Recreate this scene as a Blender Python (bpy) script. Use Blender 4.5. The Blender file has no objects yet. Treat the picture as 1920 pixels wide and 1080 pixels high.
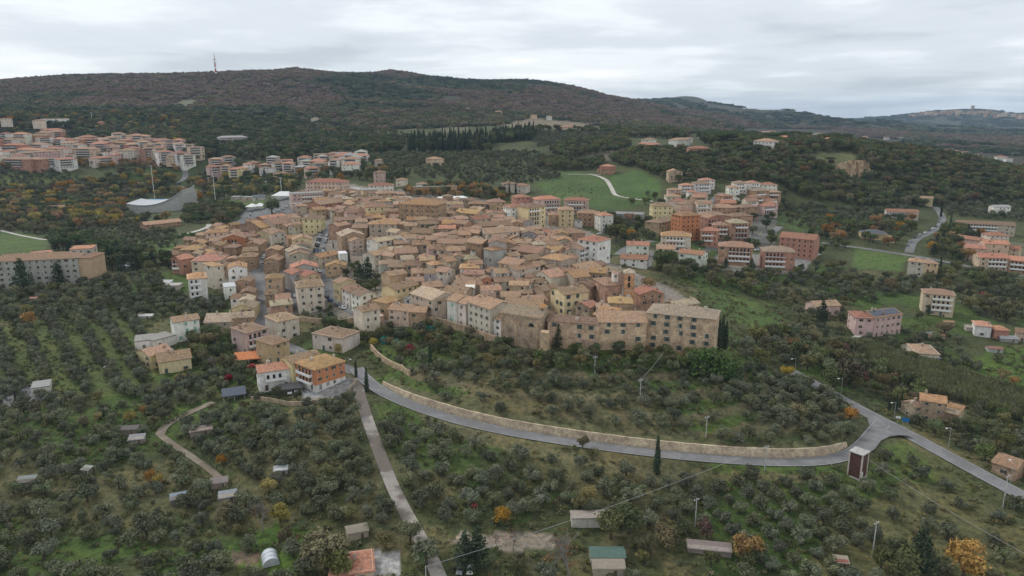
import bpy, math, random
import numpy as np
from mathutils import Matrix, Vector

SC = bpy.context.scene
COL = SC.collection
# ------------------------------------------------------------------ camera
FPX, PITCH, CAMZ = 1371.0, math.radians(13.7), 110.0      # focal length in px of a 1920-wide picture
cam = bpy.data.cameras.new('camera')
cam.sensor_width = 36.0
cam.lens = FPX * 36.0 / 1920.0
cam.clip_start, cam.clip_end = 1.0, 60000.0
camo = bpy.data.objects.new('camera', cam)
camo.location = (0, 0, CAMZ)
camo.rotation_euler = (math.pi / 2 - PITCH, 0, 0)
COL.objects.link(camo)
SC.camera = camo
# ------------------------------------------------------------------ sky: a sheet of layered stratus over a Nishita sky
SUN_EL, SUN_ROT = math.radians(42), math.radians(-55)
W = bpy.data.worlds.new('World')
SC.world = W
W.use_nodes = True
nt = W.node_tree
nt.nodes.clear()
def N(t, typ, **kw):
    n = t.nodes.new(typ)
    for k, v in kw.items():
        if k == 'inp':
            for i, val in v.items():
                n.inputs[i].default_value = val
        else:
            setattr(n, k, v)
    return n
def math_n(t, op, a, b=None, clamp=False):
    n = t.nodes.new('ShaderNodeMath'); n.operation = op; n.use_clamp = clamp
    for i, s in enumerate((a, b)):
        if s is None: continue
        if isinstance(s, (int, float)): n.inputs[i].default_value = s
        else: t.links.new(s, n.inputs[i])
    return n.outputs[0]
def ramp(t, fac, stops, interp='LINEAR'):
    n = t.nodes.new('ShaderNodeValToRGB'); cr = n.color_ramp; cr.interpolation = interp
    while len(cr.elements) > 1: cr.elements.remove(cr.elements[-1])
    for i, (p, c) in enumerate(stops):
        e = cr.elements[0] if i == 0 else cr.elements.new(p)
        e.position = p; e.color = (*c, 1) if len(c) == 3 else c
    t.links.new(fac, n.inputs[0])
    return n.outputs[0]
def mixc(t, fac, a, b, blend='MIX'):
    n = t.nodes.new('ShaderNodeMix'); n.data_type = 'RGBA'; n.blend_type = blend
    for i, s in ((0, fac), (6, a), (7, b)):
        if isinstance(s, (int, float)): n.inputs[i].default_value = s
        elif isinstance(s, tuple): n.inputs[i].default_value = (*s, 1) if len(s) == 3 else s
        else: t.links.new(s, n.inputs[i])
    return n.outputs[2]
def noise(t, vec, scale, detail=4, rough=.55, dist=0.0):
    n = t.nodes.new('ShaderNodeTexNoise'); n.inputs['Scale'].default_value = scale
    n.inputs['Detail'].default_value = detail; n.inputs['Roughness'].default_value = rough
    n.inputs['Distortion'].default_value = dist
    if vec is not None: t.links.new(vec, n.inputs['Vector'])
    return n.outputs['Fac']
sky = N(nt, 'ShaderNodeTexSky', sky_type='NISHITA', sun_disc=False, sun_elevation=SUN_EL, sun_rotation=SUN_ROT, altitude=500.0)
skyc = nt.nodes.new('ShaderNodeVectorMath'); skyc.operation = 'SCALE'; skyc.inputs[3].default_value = 0.10
nt.links.new(sky.outputs[0], skyc.inputs[0])
tc = nt.nodes.new('ShaderNodeTexCoord')
sep = nt.nodes.new('ShaderNodeSeparateXYZ'); nt.links.new(tc.outputs['Generated'], sep.inputs[0])
zz = math_n(nt, 'ADD', math_n(nt, 'MAXIMUM', sep.outputs[2], 0.0), 0.075)
comb = nt.nodes.new('ShaderNodeCombineXYZ')                        # the direction carried up to a flat cloud deck
nt.links.new(math_n(nt, 'DIVIDE', sep.outputs[0], zz), comb.inputs[0])
nt.links.new(math_n(nt, 'DIVIDE', sep.outputs[1], zz), comb.inputs[1])
mp = nt.nodes.new('ShaderNodeMapping'); nt.links.new(comb.outputs[0], mp.inputs[0])
mp.inputs['Rotation'].default_value = (0, 0, math.radians(8)); mp.inputs['Scale'].default_value = (0.50, 0.44, 1)
mp.inputs['Location'].default_value = (3.1, 7.4, 0)
n1 = noise(nt, mp.outputs[0], 0.55, 7, .52, .15)
n2 = noise(nt, mp.outputs[0], 2.0, 6, .55, .1)
nn = math_n(nt, 'ADD', math_n(nt, 'MULTIPLY', n1, .72), math_n(nt, 'MULTIPLY', n2, .28))
cl = ramp(nt, nn, [(.36, (.98, .99, .99)), (.45, (.80, .835, .865)), (.53, (.64, .68, .72)), (.63, (.49, .53, .58))], 'EASE')
cover = ramp(nt, sep.outputs[2], [(0.0, (.80,) * 3), (.07, (.93,) * 3), (.35, (.97,) * 3)])
worldc = mixc(nt, cover, skyc.outputs[0], cl)
bg = nt.nodes.new('ShaderNodeBackground'); bg.inputs[1].default_value = 0.98
nt.links.new(worldc, bg.inputs[0])
wo = nt.nodes.new('ShaderNodeOutputWorld'); nt.links.new(bg.outputs[0], wo.inputs[0])
# ------------------------------------------------------------------ the veiled sun behind the clouds
sun = bpy.data.lights.new('sun', 'SUN'); sun.energy = 1.4; sun.angle = math.radians(16); sun.color = (1, .972, .93)
suno = bpy.data.objects.new('sun', sun); COL.objects.link(suno)
_sd = Vector((math.sin(SUN_ROT) * math.cos(SUN_EL), math.cos(SUN_ROT) * math.cos(SUN_EL), math.sin(SUN_EL)))
suno.rotation_euler = (-_sd).to_track_quat('-Z', 'Y').to_euler()
SC.view_settings.view_transform = 'Standard'; SC.view_settings.look = 'None'
SC.view_settings.exposure = 0.36; SC.view_settings.gamma = 1.0; SC.view_settings.use_curve_mapping = False
SC.render.engine = 'CYCLES'
SC.cycles.use_denoising = True
SC.cycles.max_bounces = 5; SC.cycles.diffuse_bounces = 3; SC.cycles.glossy_bounces = 2
SC.cycles.transmission_bounces = 2; SC.cycles.transparent_max_bounces = 6; SC.cycles.volume_bounces = 0
SC.cycles.use_adaptive_sampling = True; SC.cycles.adaptive_threshold = 0.02

# ------------------------------------------------------------------ surveying helpers
CP, SP = math.cos(PITCH), math.sin(PITCH)
def ray(px, py):
    a = (np.asarray(px, float) - 960) / FPX; b = (540 - np.asarray(py, float)) / FPX
    return np.stack([a, CP + b * SP, -SP + b * CP], -1)
def at_z(px, py, z):
    r = ray(px, py); t = (z - CAMZ) / r[..., 2]
    return r[..., 0] * t, r[..., 1] * t
def at_dist(px, py, dist):                                       # a point at a known ground distance
    r = ray(px, py); t = dist / np.hypot(r[..., 0], r[..., 1])
    return r[..., 0] * t, r[..., 1] * t, CAMZ + r[..., 2] * t
def project(x, y, z):
    x = np.asarray(x, float); y = np.asarray(y, float); dz = np.asarray(z, float) - CAMZ
    dep = y * CP - dz * SP; up = y * SP + dz * CP
    dep = np.where(dep < 1, 1, dep)
    return 960 + FPX * x / dep, 540 - FPX * up / dep, dep
rng = np.random.default_rng(7)
random.seed(7)
# ------------------------------------------------------------------ the lie of the land: surveyed heights (sight line + height)
CTRL = [  # px, py, z
 (-500,1080,-6),(-200,1080,-5),(0,1080,-5),(300,1080,-5),(600,1080,-5),(960,1080,-5),(1300,1080,-5),(1600,1080,-6),(1920,1080,-6),(2300,1080,-8),
 (0,1300,-8),(600,1300,-8),(1200,1300,-8),(1920,1300,-10),
 (-300,850,0),(0,850,0),(200,850,-1),(400,850,0),(560,850,2),(600,960,-3),(300,960,-4),(850,960,-2),(850,880,1),(900,830,4.2),(1000,900,-.5),(1150,900,-.5),(1150,1000,-4),(1350,900,-1),(1350,980,-4),(1500,960,-3),
 (1700,900,-2.5),(1700,1000,-5),(1850,980,-5),
 (-300,620,10),(0,620,10),(0,720,5),(150,700,5),(150,620,10),(250,720,3),(330,690,3),(330,640,7),(420,700,4),(440,660,6),(470,740,4.5),(560,745,6.5),(620,730,7.5),(550,640,9),(500,690,6),
 (-300,530,16),(100,530,16),(250,540,14),(200,500,14),(360,560,12),(440,570,12),
 (490,540,15),(489,610,9.5),(585,560,14),(620,600,12),(680,640,10),(600,690,8.5),(660,690,9),
 (480,470,20),(350,500,17),(600,460,24),(600,420,29),(520,400,25),(450,430,20),(430,380,14),
 (30,455,6),(-300,455,4),(200,440,8),(280,400,5),(100,400,4),(0,370,10),(150,350,18),(280,345,20),(400,350,18),
 (-300,310,40),(100,310,40),(0,290,50),(100,250,75),(250,300,45),(330,285,55),(450,325,33),(550,320,36),
 (620,350,38),(700,400,35),(800,430,33),(850,350,40),(950,390,31),(1050,420,26),(1120,470,21),(900,500,28),(1000,550,23),(1190,570,20),(1275,655,18),(1340,650,17),(1213,657,17.5),(1125,660,17),(1020,668,15.5),(950,640,16.5),(880,615,16),(800,603,15.5),(760,600,15),(650,520,19),(800,520,25),(720,470,27),(1040,480,25),(950,450,29),
 (700,330,45),(800,350,42),(700,300,55),(850,275,62),(900,290,60),(1000,270,66),(1000,237,85),(1100,285,60),(1100,312,49),(1150,350,40),(1050,385,33),(1200,390,30),(1200,330,46),(1250,280,66),(1350,252,70),(1300,270,66),
 (1300,420,25),(1250,440,22),(1490,490,11),(1400,500,12),(1350,480,14),(1330,380,33),(1400,380,32),(1400,340,45),(1220,490,19),(1300,520,15),(1160,480,20),
 (1500,268,72),(1600,275,68),(1700,287,61),(1790,300,54),(1880,328,40),(1960,350,28),(1540,300,60),(1640,303,57),(1600,345,36),(1700,360,28),(1800,375,20),(1600,400,18),(1480,400,20),(1560,440,15),(1750,440,13),(1650,450,13),(1850,400,14),(1900,500,6),(1800,490,8),(2200,480,0),(2200,400,4),(1600,500,9),
 (1400,580,8),(1350,560,11),(1300,570,15),(1500,560,6),(1500,650,3),(1450,620,6),(1650,610,1),(1760,570,3),(1850,570,0),(1850,680,-5),(1740,700,-4),(1740,780,-3),(1900,800,-7),(2100,700,-8),(1950,600,-2),
 (1450,700,9),(1380,690,13),(1550,700,4),(1500,760,6.5),(1600,830,3.4),
 (1000,720,12.5),(1100,730,12.5),(1250,720,13),(1350,740,11),(880,690,13),(780,670,11.5),(720,690,9.5),(1000,780,8.5),(1200,800,7.5),(1400,800,6.5),(860,740,10.5),
]
_ROADS = {   # px, py, z along the centre line; width in metres
 'walled_road': (5.6, [(668,690,9.2),(676,703,8.9),(690,716,8.4),(722,738,7.8),(780,763,7.0),(860,789,6.0),(950,809,5.2),(1050,826,4.3),(1150,840,3.4),(1250,852,2.6),(1350,861,1.8),(1430,866,1.2),(1500,867,.8),(1550,864,.5),(1590,855,.3),(1614,840,.2),(1630,822,.2),(1642,806,.3),(1655,793,.4)]),
 'main_road': (6.3, [(1470,690,5.5),(1520,716,3.8),(1570,744,2.0),(1613,768,.9),(1650,787,.3),(1700,812,-.3),(1747,838,-.9),(1800,867,-1.5),(1880,910,-2.4),(1920,931,-2.9),(2010,980,-4),(2120,1040,-5)]),
 'gravel_road': (4.0, [(668,708,8.6),(672,730,7.7),(690,790,5.2),(712,850,2.8),(735,910,.6),(765,970,-1.4),(795,1020,-2.9),(815,1060,-3.9),(828,1090,-4.6),(845,1150,-5.8)]),
}
def front_wall_line():                                            # top edge of the slope just behind the road's stone wall
    out = []
    for px, py, z in _ROADS['walled_road'][1][3:15]:
        x, y = at_z(px, py, z)
        out.append((float(x), float(y), z))
    return out
cx, cy, cz = [], [], []
for px, py, z in CTRL:
    x, y = at_z(px, py, z); cx.append(float(x)); cy.append(float(y)); cz.append(z)
for k, (w, pts) in _ROADS.items():
    for px, py, z in pts:
        x, y = at_z(px, py, z); cx.append(float(x)); cy.append(float(y)); cz.append(z)
_fw = front_wall_line()
for i, (x, y, z) in enumerate(_fw):
    a = _fw[max(i - 1, 0)]; b = _fw[min(i + 1, len(_fw) - 1)]
    tx, ty = b[0] - a[0], b[1] - a[1]; L = math.hypot(tx, ty); nx, ny = -ty / L, tx / L
    hw = 3.4 if i > 1 else 2.2
    cx.append(x + nx * 5.2); cy.append(y + ny * 5.2); cz.append(z + hw)
    cx.append(x - nx * 6.5); cy.append(y - ny * 6.5); cz.append(z - 1.3)
# far hills: sight line + ground distance
FAR = [(600,232,1400),(250,237,1350),(-300,250,1200),(1150,256,1150),(550,266,1150),(700,266,1080),(400,262,1200),(500,290,1000),(620,295,960),(-600,190,2600),(-400,175,2600),(-200,165,2550),(0,152,2550),(100,142,2550),(200,139,2600),(300,138,2600),(400,138,2600),(480,137,2600),(520,133,2600),(550,125,2600),(580,130,2600),(620,135,2600),(690,136,2600),(735,129,2600),(765,134,2600),(800,140,2600),(900,150,2650),(985,146,2650),(1080,160,2700),(1130,175,2700),(1200,186,2750),(1280,205,2750),(1380,240,2700),(1480,258,2600),
 (0,200,1800),(200,195,1800),(400,190,1800),(600,185,1850),(800,190,1850),(950,200,1900),(1100,215,1900),(1250,235,1900),(0,222,1350),(300,218,1400),(500,212,1450),(800,225,1450),(950,228,1500),(1100,236,1500),
 (1120,190,3300),(1240,184,4600),(1275,181,4700),(1310,183,4700),(1360,205,4700),(1400,212,4600),(1460,212,4300),(1520,215,4200),(1560,223,4200),(1600,228,4300),(1660,224,4300),(1700,235,4200),(1500,240,3200),(1600,248,3200),
 (1680,222,7000),(1720,212,7200),(1800,206,7300),(1860,208,7300),(1905,214,7300),(1960,216,7300),(2050,224,7300),(2200,235,7300),(1760,240,6000),(1900,240,6000),(1700,250,4800),(1850,262,3200),(1700,270,2600),(1920,275,2500),(1920,300,1750),(1700,300,1500),(1850,310,1500),(1550,262,2000),(1450,262,1700),(2300,290,2000),(2400,262,4000),
 (1600,231,12000),(1450,230,8500),(1530,231,8500),(1590,232,8500),(1640,231,8500),(1360,228,8500),(1690,226,9500),(1760,222,9500),(0,200,12000),(960,205,12000),(1900,216,12000),(-700,205,12000),(2400,214,12000),(500,190,4500),(0,195,4500),(900,195,4500)]
FAR = [(a, b + (4.5 if 2500 < c < 2800 and a < 1300 else 0), c) for a, b, c in FAR]
FAR += [(a, b + 24, c + 420) for a, b, c in FAR if 2500 < c < 2800 and a < 1100]
FAR += [(a, b + 14, c - 420) for a, b, c in FAR if 2500 < c < 2800 and a < 1250]
for px, py, d in FAR:
    x, y, z = at_dist(px, py, d); cx.append(float(x)); cy.append(float(y)); cz.append(float(z))
cx, cy, cz = map(np.array, (cx, cy, cz))
def _uv(x, y):
    return np.stack([np.arctan2(x, y), np.log(np.hypot(x, y))], -1)
P = _uv(cx, cy)
_c2 = 0.012 ** 2
def _phi(d2): return np.sqrt(d2 + _c2)
_A = _phi(((P[:, None] - P[None]) ** 2).sum(-1))
n = len(P)
_M = np.zeros((n + 3, n + 3)); _M[:n, :n] = _A - np.eye(n) * 2e-4; _M[:n, n] = 1; _M[:n, n + 1:] = P; _M[n, :n] = 1; _M[n + 1:, :n] = P.T
_w = np.linalg.solve(_M, np.concatenate([cz, [0, 0, 0]]))
TH0, TH1, NT = math.radians(-60), math.radians(60), 600
V0, V1, NV = math.log(45), math.log(13000), 590
_th = np.linspace(TH0, TH1, NT); _v = np.linspace(V0, V1, NV)
GU, GV = np.meshgrid(_th, _v)                                     # [NV, NT]
H = np.full(GU.shape, _w[n]) + _w[n + 1] * GU + _w[n + 2] * GV
for i in range(n):
    H += _w[i] * np.sqrt((GU - P[i, 0]) ** 2 + (GV - P[i, 1]) ** 2 + _c2)
GR = np.exp(GV); GX, GY = GR * np.sin(GU), GR * np.cos(GU)
def vnoise(x, y, s, seed):                                        # cheap smooth value noise
    x = x / s; y = y / s
    r = np.random.default_rng(seed).random((257, 257)); r[256] = r[0]; r[:, 256] = r[:, 0]
    xi = np.floor(x).astype(int); yi = np.floor(y).astype(int); fx = x - xi; fy = y - yi
    fx = fx * fx * (3 - 2 * fx); fy = fy * fy * (3 - 2 * fy); xi %= 256; yi %= 256
    return (r[yi, xi] * (1 - fx) + r[yi, xi + 1] * fx) * (1 - fy) + (r[yi + 1, xi] * (1 - fx) + r[yi + 1, xi + 1] * fx) * fy
H += np.clip((GR - 1500) / 900, 0, 1) * (34 * (vnoise(GX * 1.5, GY * .8, 420, 1) - .5) + 15 * (vnoise(GX, GY, 170, 2) - .5)) * np.clip(abs(GR - 2600) / 350, .12, 1) * np.clip((11000 - GR) / 5000, 0, 1)
H += .9 * (vnoise(GX, GY, 23, 3) - .5) * np.clip((GR - 150) / 100, 0, 1)
H += .35 * (vnoise(GX, GY, 5, 4) - .5)
def _grid(x, y, A):
    u = (np.arctan2(x, y) - TH0) / (TH1 - TH0) * (NT - 1); v = (np.log(np.maximum(np.hypot(x, y), 46)) - V0) / (V1 - V0) * (NV - 1)
    u = np.clip(u, 0, NT - 1.001); v = np.clip(v, 0, NV - 1.001)
    ui = u.astype(int); vi = v.astype(int); fu = u - ui; fv = v - vi
    return (A[vi, ui] * (1 - fu) + A[vi, ui + 1] * fu) * (1 - fv) + (A[vi + 1, ui] * (1 - fu) + A[vi + 1, ui + 1] * fu) * fv
def ground(x, y): return _grid(np.asarray(x, float), np.asarray(y, float), H)
_TS = np.exp(np.linspace(math.log(60), math.log(12500), 2600))
def at(px, py, lift=0.0, far=12500, first=True):
    """the point where the sight line through a pixel meets the ground raised by lift"""
    r = ray(px, py); q = r / math.hypot(r[0], r[1])
    X, Y, Z = q[0] * _TS, q[1] * _TS, CAMZ + q[2] * _TS
    hit = np.nonzero(Z <= ground(X, Y) + lift)[0]
    hit = hit[_TS[hit] < far] if len(hit) else hit
    if not len(hit): return None
    i = hit[0]
    return float(X[i]), float(Y[i]), float(ground(X[i], Y[i]))
# ------------------------------------------------------------------ streets that follow the ground
STREETS = {
 'street': (6.0, [(496,452),(492,470),(486,492),(480,508),(486,524),(488,545),(487,570),(488,596),(492,615),(520,640),(545,652),(575,666),(620,682),(650,690),(668,698)]),
 'sloping_street': (6.0, [(613,418),(608,436),(603,455),(598,475),(600,495),(606,515),(611,540),(620,558),(634,571),(655,581),(672,588)]),
 'lane': (4.0, [(531,505),(536,525),(543,545),(551,565),(560,584),(580,590)]),
 'stair_lane': (3.0, [(690,452),(692,475),(703,500),(716,520),(726,540),(733,562)]),
 'valley_road': (7.0, [(1160,478),(1180,463),(1205,455),(1225,452)]),
 'apartment_road': (6.5, [(1316,402),(1330,385),(1342,372),(1353,362)]),
 'garden_road': (6.0, [(1405,452),(1430,446),(1450,435),(1462,425)]),
 'lower_road': (6.5, [(1540,455),(1580,461),(1620,466),(1660,472),(1700,478),(1760,488),(1800,497),(1850,507),(1920,518),(2000,530)]),
 'climbing_road': (6.0, [(1704,474),(1710,456),(1722,446),(1745,436),(1762,425),(1768,410),(1762,398),(1752,388)]),
 'field_track': (4.0, [(1105,326),(1125,331),(1138,338),(1146,352),(1153,367),(1180,372),(1225,378)]),
 'white_path': (3.5, [(1065,327),(1085,327),(1105,327),(1126,328)]),
 'quiet_lane': (4.0, [(335,442),(355,437),(378,431),(392,425),(392,420)]),
 'olive_track': (3.2, [(300,815),(292,806),(310,796),(345,778),(375,765),(400,754)]),
 'grove_path': (2.4, [(300,815),(330,838),(365,860),(395,880),(412,897)]),
 'avenue': (7.0, [(330,345),(345,338),(350,325),(338,312)]),
 'park_lane': (6.0, [(325,345),(345,352),(370,358),(395,366)]),
 'west_lane': (3.0, [(0,432),(40,442),(85,450),(120,448)]),
 'villa_drive': (3.0, [(1590,640),(1612,628),(1640,622)]),
}
ROADS = {}
for k, (w, pts) in _ROADS.items():
    q = []
    for px, py, z in pts:
        x, y = at_z(px, py, z); q.append((float(x), float(y), z))
    ROADS[k] = (w, q)
for k, (w, pts) in STREETS.items():
    q = [p for p in (at(px, py) for px, py in pts) if p]
    ROADS[k] = (w, q)
def smooth_line(q, step=2.0):
    q = np.array(q, float)
    seg = np.hypot(*np.diff(q[:, :2], axis=0).T); s = np.concatenate([[0], np.cumsum(seg)])
    m = max(int(s[-1] / step), 4); t = np.linspace(0, s[-1], m)
    out = np.stack([np.interp(t, s, q[:, i]) for i in range(3)], -1)
    kw = max(3, int(9 / step)) | 1
    for _ in range(3):
        pad = np.concatenate([2 * out[:1] - out[1:kw // 2 + 1][::-1], out, 2 * out[-1:] - out[-kw // 2:-1][::-1]])
        out = np.stack([np.convolve(pad[:, i], np.ones(kw) / kw, 'valid') for i in range(3)], -1)[:m]
    return out
LINES = {k: (w, smooth_line(q)) for k, (w, q) in ROADS.items() if len(q) >= 2}
def near_line(x, y, L):
    """distance, signed side and height of the nearest point on a line"""
    best = np.full(x.shape, 1e9); zz = np.zeros(x.shape); sd = np.zeros(x.shape)
    for i in range(len(L) - 1):
        a, b = L[i], L[i + 1]; dx, dy = b[0] - a[0], b[1] - a[1]; l2 = dx * dx + dy * dy + 1e-9
        t = np.clip(((x - a[0]) * dx + (y - a[1]) * dy) / l2, 0, 1)
        d = np.hypot(x - a[0] - t * dx, y - a[1] - t * dy); m = d < best
        best = np.where(m, d, best); zz = np.where(m, a[2] + t * (b[2] - a[2]), zz); sd = np.where(m, dx * (y - a[1]) - dy * (x - a[0]), sd)
    return best, sd, zz
WALL_OFF = 3.3                                                    # the stone wall stands on the uphill side of the walled road
ROAD_MASK = np.full(GU.shape, 1e9)
for k, (w, L) in LINES.items():
    m = (GX > L[:, 0].min() - 14) & (GX < L[:, 0].max() + 14) & (GY > L[:, 1].min() - 14) & (GY < L[:, 1].max() + 14)
    if not m.any(): continue
    d, sd, z = near_line(GX[m], GY[m], L)
    hw = w / 2 + .3
    f = np.clip(1 - (d - hw) / 4.0, 0, 1); f = f * f * (3 - 2 * f)
    if k == 'walled_road':
        f = np.where((sd > 0) & (GX[m] > at_z(730, 742, 7.8)[0]) & (GX[m] < at_z(1600, 850, .3)[0]), np.where(d < WALL_OFF + 2.6, 1.0, 0.0), f)
    H[m] = H[m] * (1 - f) + (z - .22) * f
    ROAD_MASK[m] = np.minimum(ROAD_MASK[m], d - w / 2)
# ------------------------------------------------------------------ terraces on the slope under the convent
def in_poly(px, py, poly):
    px = np.asarray(px); py = np.asarray(py); c = np.zeros(px.shape, bool); j = len(poly) - 1
    for i in range(len(poly)):
        xi, yi = poly[i]; xj, yj = poly[j]
        if yi != yj:
            c ^= ((yi > py) != (yj > py)) & (px < (xj - xi) * (py - yi) / (yj - yi) + xi)
        j = i
    return c
PX, PY, _ = project(GX, GY, H)
SLOPE = [(760,690),(900,680),(1020,700),(1340,690),(1420,700),(1560,790),(1605,828),(1500,845),(1250,828),(1000,795),(830,755),(740,715)]
ms = in_poly(PX, PY, SLOPE) & (GR < 420)
st = 2.4
q = H / st + .25 * (vnoise(GX, GY, 30, 11) - .5); fr = q - np.floor(q)
ris = np.clip((fr - .62) / .38, 0, 1); ris = ris * ris * (3 - 2 * ris)
TER = np.zeros(H.shape)
H = np.where(ms & (ROAD_MASK > 3.2), .25 * H + .75 * (np.floor(q) + ris - .25 * (vnoise(GX, GY, 30, 11) - .5)) * st, H)
_L = LINES['walled_road'][1]; _m = (GX > _L[:, 0].min() - 5) & (GX < _L[:, 0].max() + 5) & (GY > _L[:, 1].min() - 5) & (GY < _L[:, 1].max() + 25)
_d, _sd, _z = near_line(GX[_m], GY[_m], _L)
_hw = np.interp(GX[_m], [float(at_z(a, b, c)[0]) for a, b, c in ((690,716,8.4),(722,738,7.8),(860,789,6),(1500,867,.8),(1600,850,.3))], [.3, 1.2, 2.3, 2.5, 1.2])
H[_m] = np.where((_sd > 0) & (_d > 5.9), np.minimum(H[_m], _z + _hw + np.maximum(_d - 4.4, 0) * .42), H[_m])
TER[ms] = np.clip((fr[ms] - .55) / .2, 0, 1)
# ------------------------------------------------------------------ what grows or lies on the ground
C_GRASS, C_LAWN, C_DRY, C_SOIL, C_PAVE, C_TAN, C_WOOD = (.062, .072, .028), (.072, .108, .028), (.125, .115, .055), (.15, .115, .08), (.21, .185, .16), (.17, .14, .095), (.034, .036, .018)
COVER = np.zeros(H.shape + (3,)); COVER[:] = C_GRASS
COVER[GR > 1250] = (.045, .042, .024)
far_t = np.clip((GR - 3000) / 2000, 0, 1)[..., None]
COVER[:] = COVER * (1 - far_t) + np.array((.06, .062, .04)) * far_t
_b = vnoise(GX, GY, 34, 21) * .6 + vnoise(GX, GY, 11, 22) * .4
_nf = (GR < 520)
COVER[_nf & (_b > .60)] = (.105, .098, .046)
COVER[_nf & (_b < .40)] = (.06, .092, .022)
ZONES = [   # polygon, colour, nearest, farthest
 ([(500,345),(640,345),(700,350),(900,372),(1010,395),(1120,440),(1140,490),(1260,540),(1345,600),(1345,652),(1015,662),(940,640),(860,608),(790,600),(720,615),(670,600),(560,590),(500,600),(440,560),(330,505),(330,470),(480,400)], C_PAVE, 300, 760),
 ([(470,380),(560,360),(560,430),(470,440),(425,445),(420,425),(450,412)], (.16,.16,.165), 400, 900),
 ([(0,432),(60,440),(95,455),(80,475),(-300,480),(-300,430)], C_LAWN, 400, 900),
 ([(190,455),(330,435),(330,470),(250,480)], C_LAWN, 400, 900),
 ([(390,378),(500,370),(500,388),(400,392)], C_LAWN, 500, 1000),
 ([(0,330),(120,320),(180,345),(120,360),(0,345)], (.09,.11,.035), 600, 1300),
 ([(235,325),(320,322),(320,335),(240,336)], C_LAWN, 600, 1300),
 ([(1000,345),(1065,320),(1110,325),(1145,335),(1200,320),(1240,345),(1235,372),(1180,390),(1130,395),(1040,372)], (.068,.105,.03), 500, 1000),
 ([(1145,330),(1200,318),(1240,342),(1235,370),(1160,366)], (.066,.112,.03), 500, 1000),
 ([(1040,290),(1130,270),(1190,285),(1150,305)], (.115,.105,.07), 600, 1100),
 ([(930,235),(1000,222),(1110,232),(1100,242),(1000,240)], C_TAN, 900, 1900),
 ([(1040,240),(1130,238),(1120,248),(1050,248)], (.19,.155,.115), 900, 1900),
 ([(1510,290),(1600,285),(1605,305),(1540,308)], (.12,.13,.06), 600, 1100),
 ([(1430,400),(1540,402),(1560,425),(1500,435),(1440,415)], (.07,.10,.03), 400, 900),
 ([(1600,465),(1700,478),(1690,508),(1600,505)], (.075,.115,.03), 400, 800),
 ([(1290,545),(1400,560),(1480,600),(1440,625),(1350,590)], C_LAWN, 300, 600),
 ([(1280,510),(1400,520),(1430,545),(1350,555),(1290,530)], (.06,.10,.025), 300, 700),
 ([(1440,600),(1600,622),(1500,615)], C_SOIL, 300, 600),
 ([(1790,700),(1860,650),(1990,650),(1990,780),(1900,760),(1800,725)], (.07,.112,.022), 250, 600),
 ([(1640,850),(1680,820),(1720,840),(1760,900),(1700,930),(1620,900)], (.07,.098,.026), 180, 400),
 ([(1700,900),(1900,960),(1990,1080),(1500,1080),(1560,980)], (.10,.098,.042), 130, 400),
 ([(-200,640),(70,602),(270,594),(318,690),(230,742),(60,736),(-200,720)], (.085,.108,.034), 220, 500),
 ([(420,1030),(520,980),(600,1000),(560,1080),(430,1060)], (.075,.125,.024), 120, 400),
 ([(430,1030),(490,1035),(480,1060),(430,1055)], C_SOIL, 120, 400),
 ([(860,1000),(1040,1000),(1040,1030),(940,1032),(840,1015)], (.26,.215,.17), 130, 400),
 ([(780,770),(1200,880),(1560,890),(1560,905),(1180,895),(800,810)], (.13,.12,.062), 180, 420),
 ([(700,755),(790,800),(900,840),(880,900),(760,870)], (.075,.105,.03), 180, 400),
 ([(545,735),(655,708),(668,725),(640,745),(600,752)], (.23,.23,.235), 200, 400),
 ([(690,1040),(750,1030),(755,1080),(680,1080)], (.30,.30,.30), 130, 300),
 ([(690,715),(740,690),(810,690),(900,740),(800,740)], (.07,.11,.026), 200, 400),
 ([(1250,215),(1380,235),(1380,250),(1250,240)], C_WOOD, 1300, 3500),
 ([(1420,700),(1700,830),(1600,840),(1400,760)], (.07,.075,.035), 200, 420),
 ([(-100,712),(60,720),(95,718),(92,745),(0,762),(-100,765)], (.22,.22,.225), 200, 500),
 ([(300,228),(420,224),(480,232),(470,252),(330,258)], (.095,.105,.05), 900, 2200),
 ([(318,195),(366,182),(374,198),(345,206)], (.13,.135,.085), 1300, 2600),
 ([(560,232),(700,232),(760,255),(700,265),(580,258)], (.085,.09,.05), 900, 2000),
 ([(435,238),(482,235),(482,250),(435,252)], (.12,.13,.06), 900, 2000),
 ([(820,232),(880,230),(880,245),(820,248)], (.12,.11,.07), 900, 2200),
 ([(690,292),(765,290),(1000,285),(1045,300),(1010,318),(1060,330),(1000,345),(920,345),(790,333),(690,325)], (.085,.10,.045), 500, 1200),
 ([(1690,648),(1730,640),(1745,665),(1700,665)], (.34,.31,.26), 250, 500),
 ([(1800,455),(1990,450),(1990,500),(1810,495)], (.12,.115,.07), 400, 700),
 ([(1340,480),(1530,470),(1510,508),(1420,520),(1345,505)], (.20,.195,.19), 400, 700),
 ([(1170,470),(1230,470),(1220,500),(1160,497)], (.18,.18,.175), 300, 700),
 ([(1310,380),(1460,370),(1450,470),(1320,470)], (.15,.145,.13), 400, 900),
]
PX, PY, _ = project(GX, GY, H)
TOWN_POLY = ZONES[0][0]
_jx = 6 * (vnoise(GX, GY, 9, 31) - .5); _jy = 4 * (vnoise(GX, GY, 9, 32) - .5)
for poly, c, r0, r1 in ZONES:
    m = in_poly(PX + _jx, PY + _jy, poly) & (GR > r0) & (GR < r1)
    COVER[m] = c
COVER = np.where((TER > .5)[..., None], np.array((.12, .108, .06)), COVER)
COVER *= (.82 + .36 * vnoise(GX, GY, 15, 41))[..., None]
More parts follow.
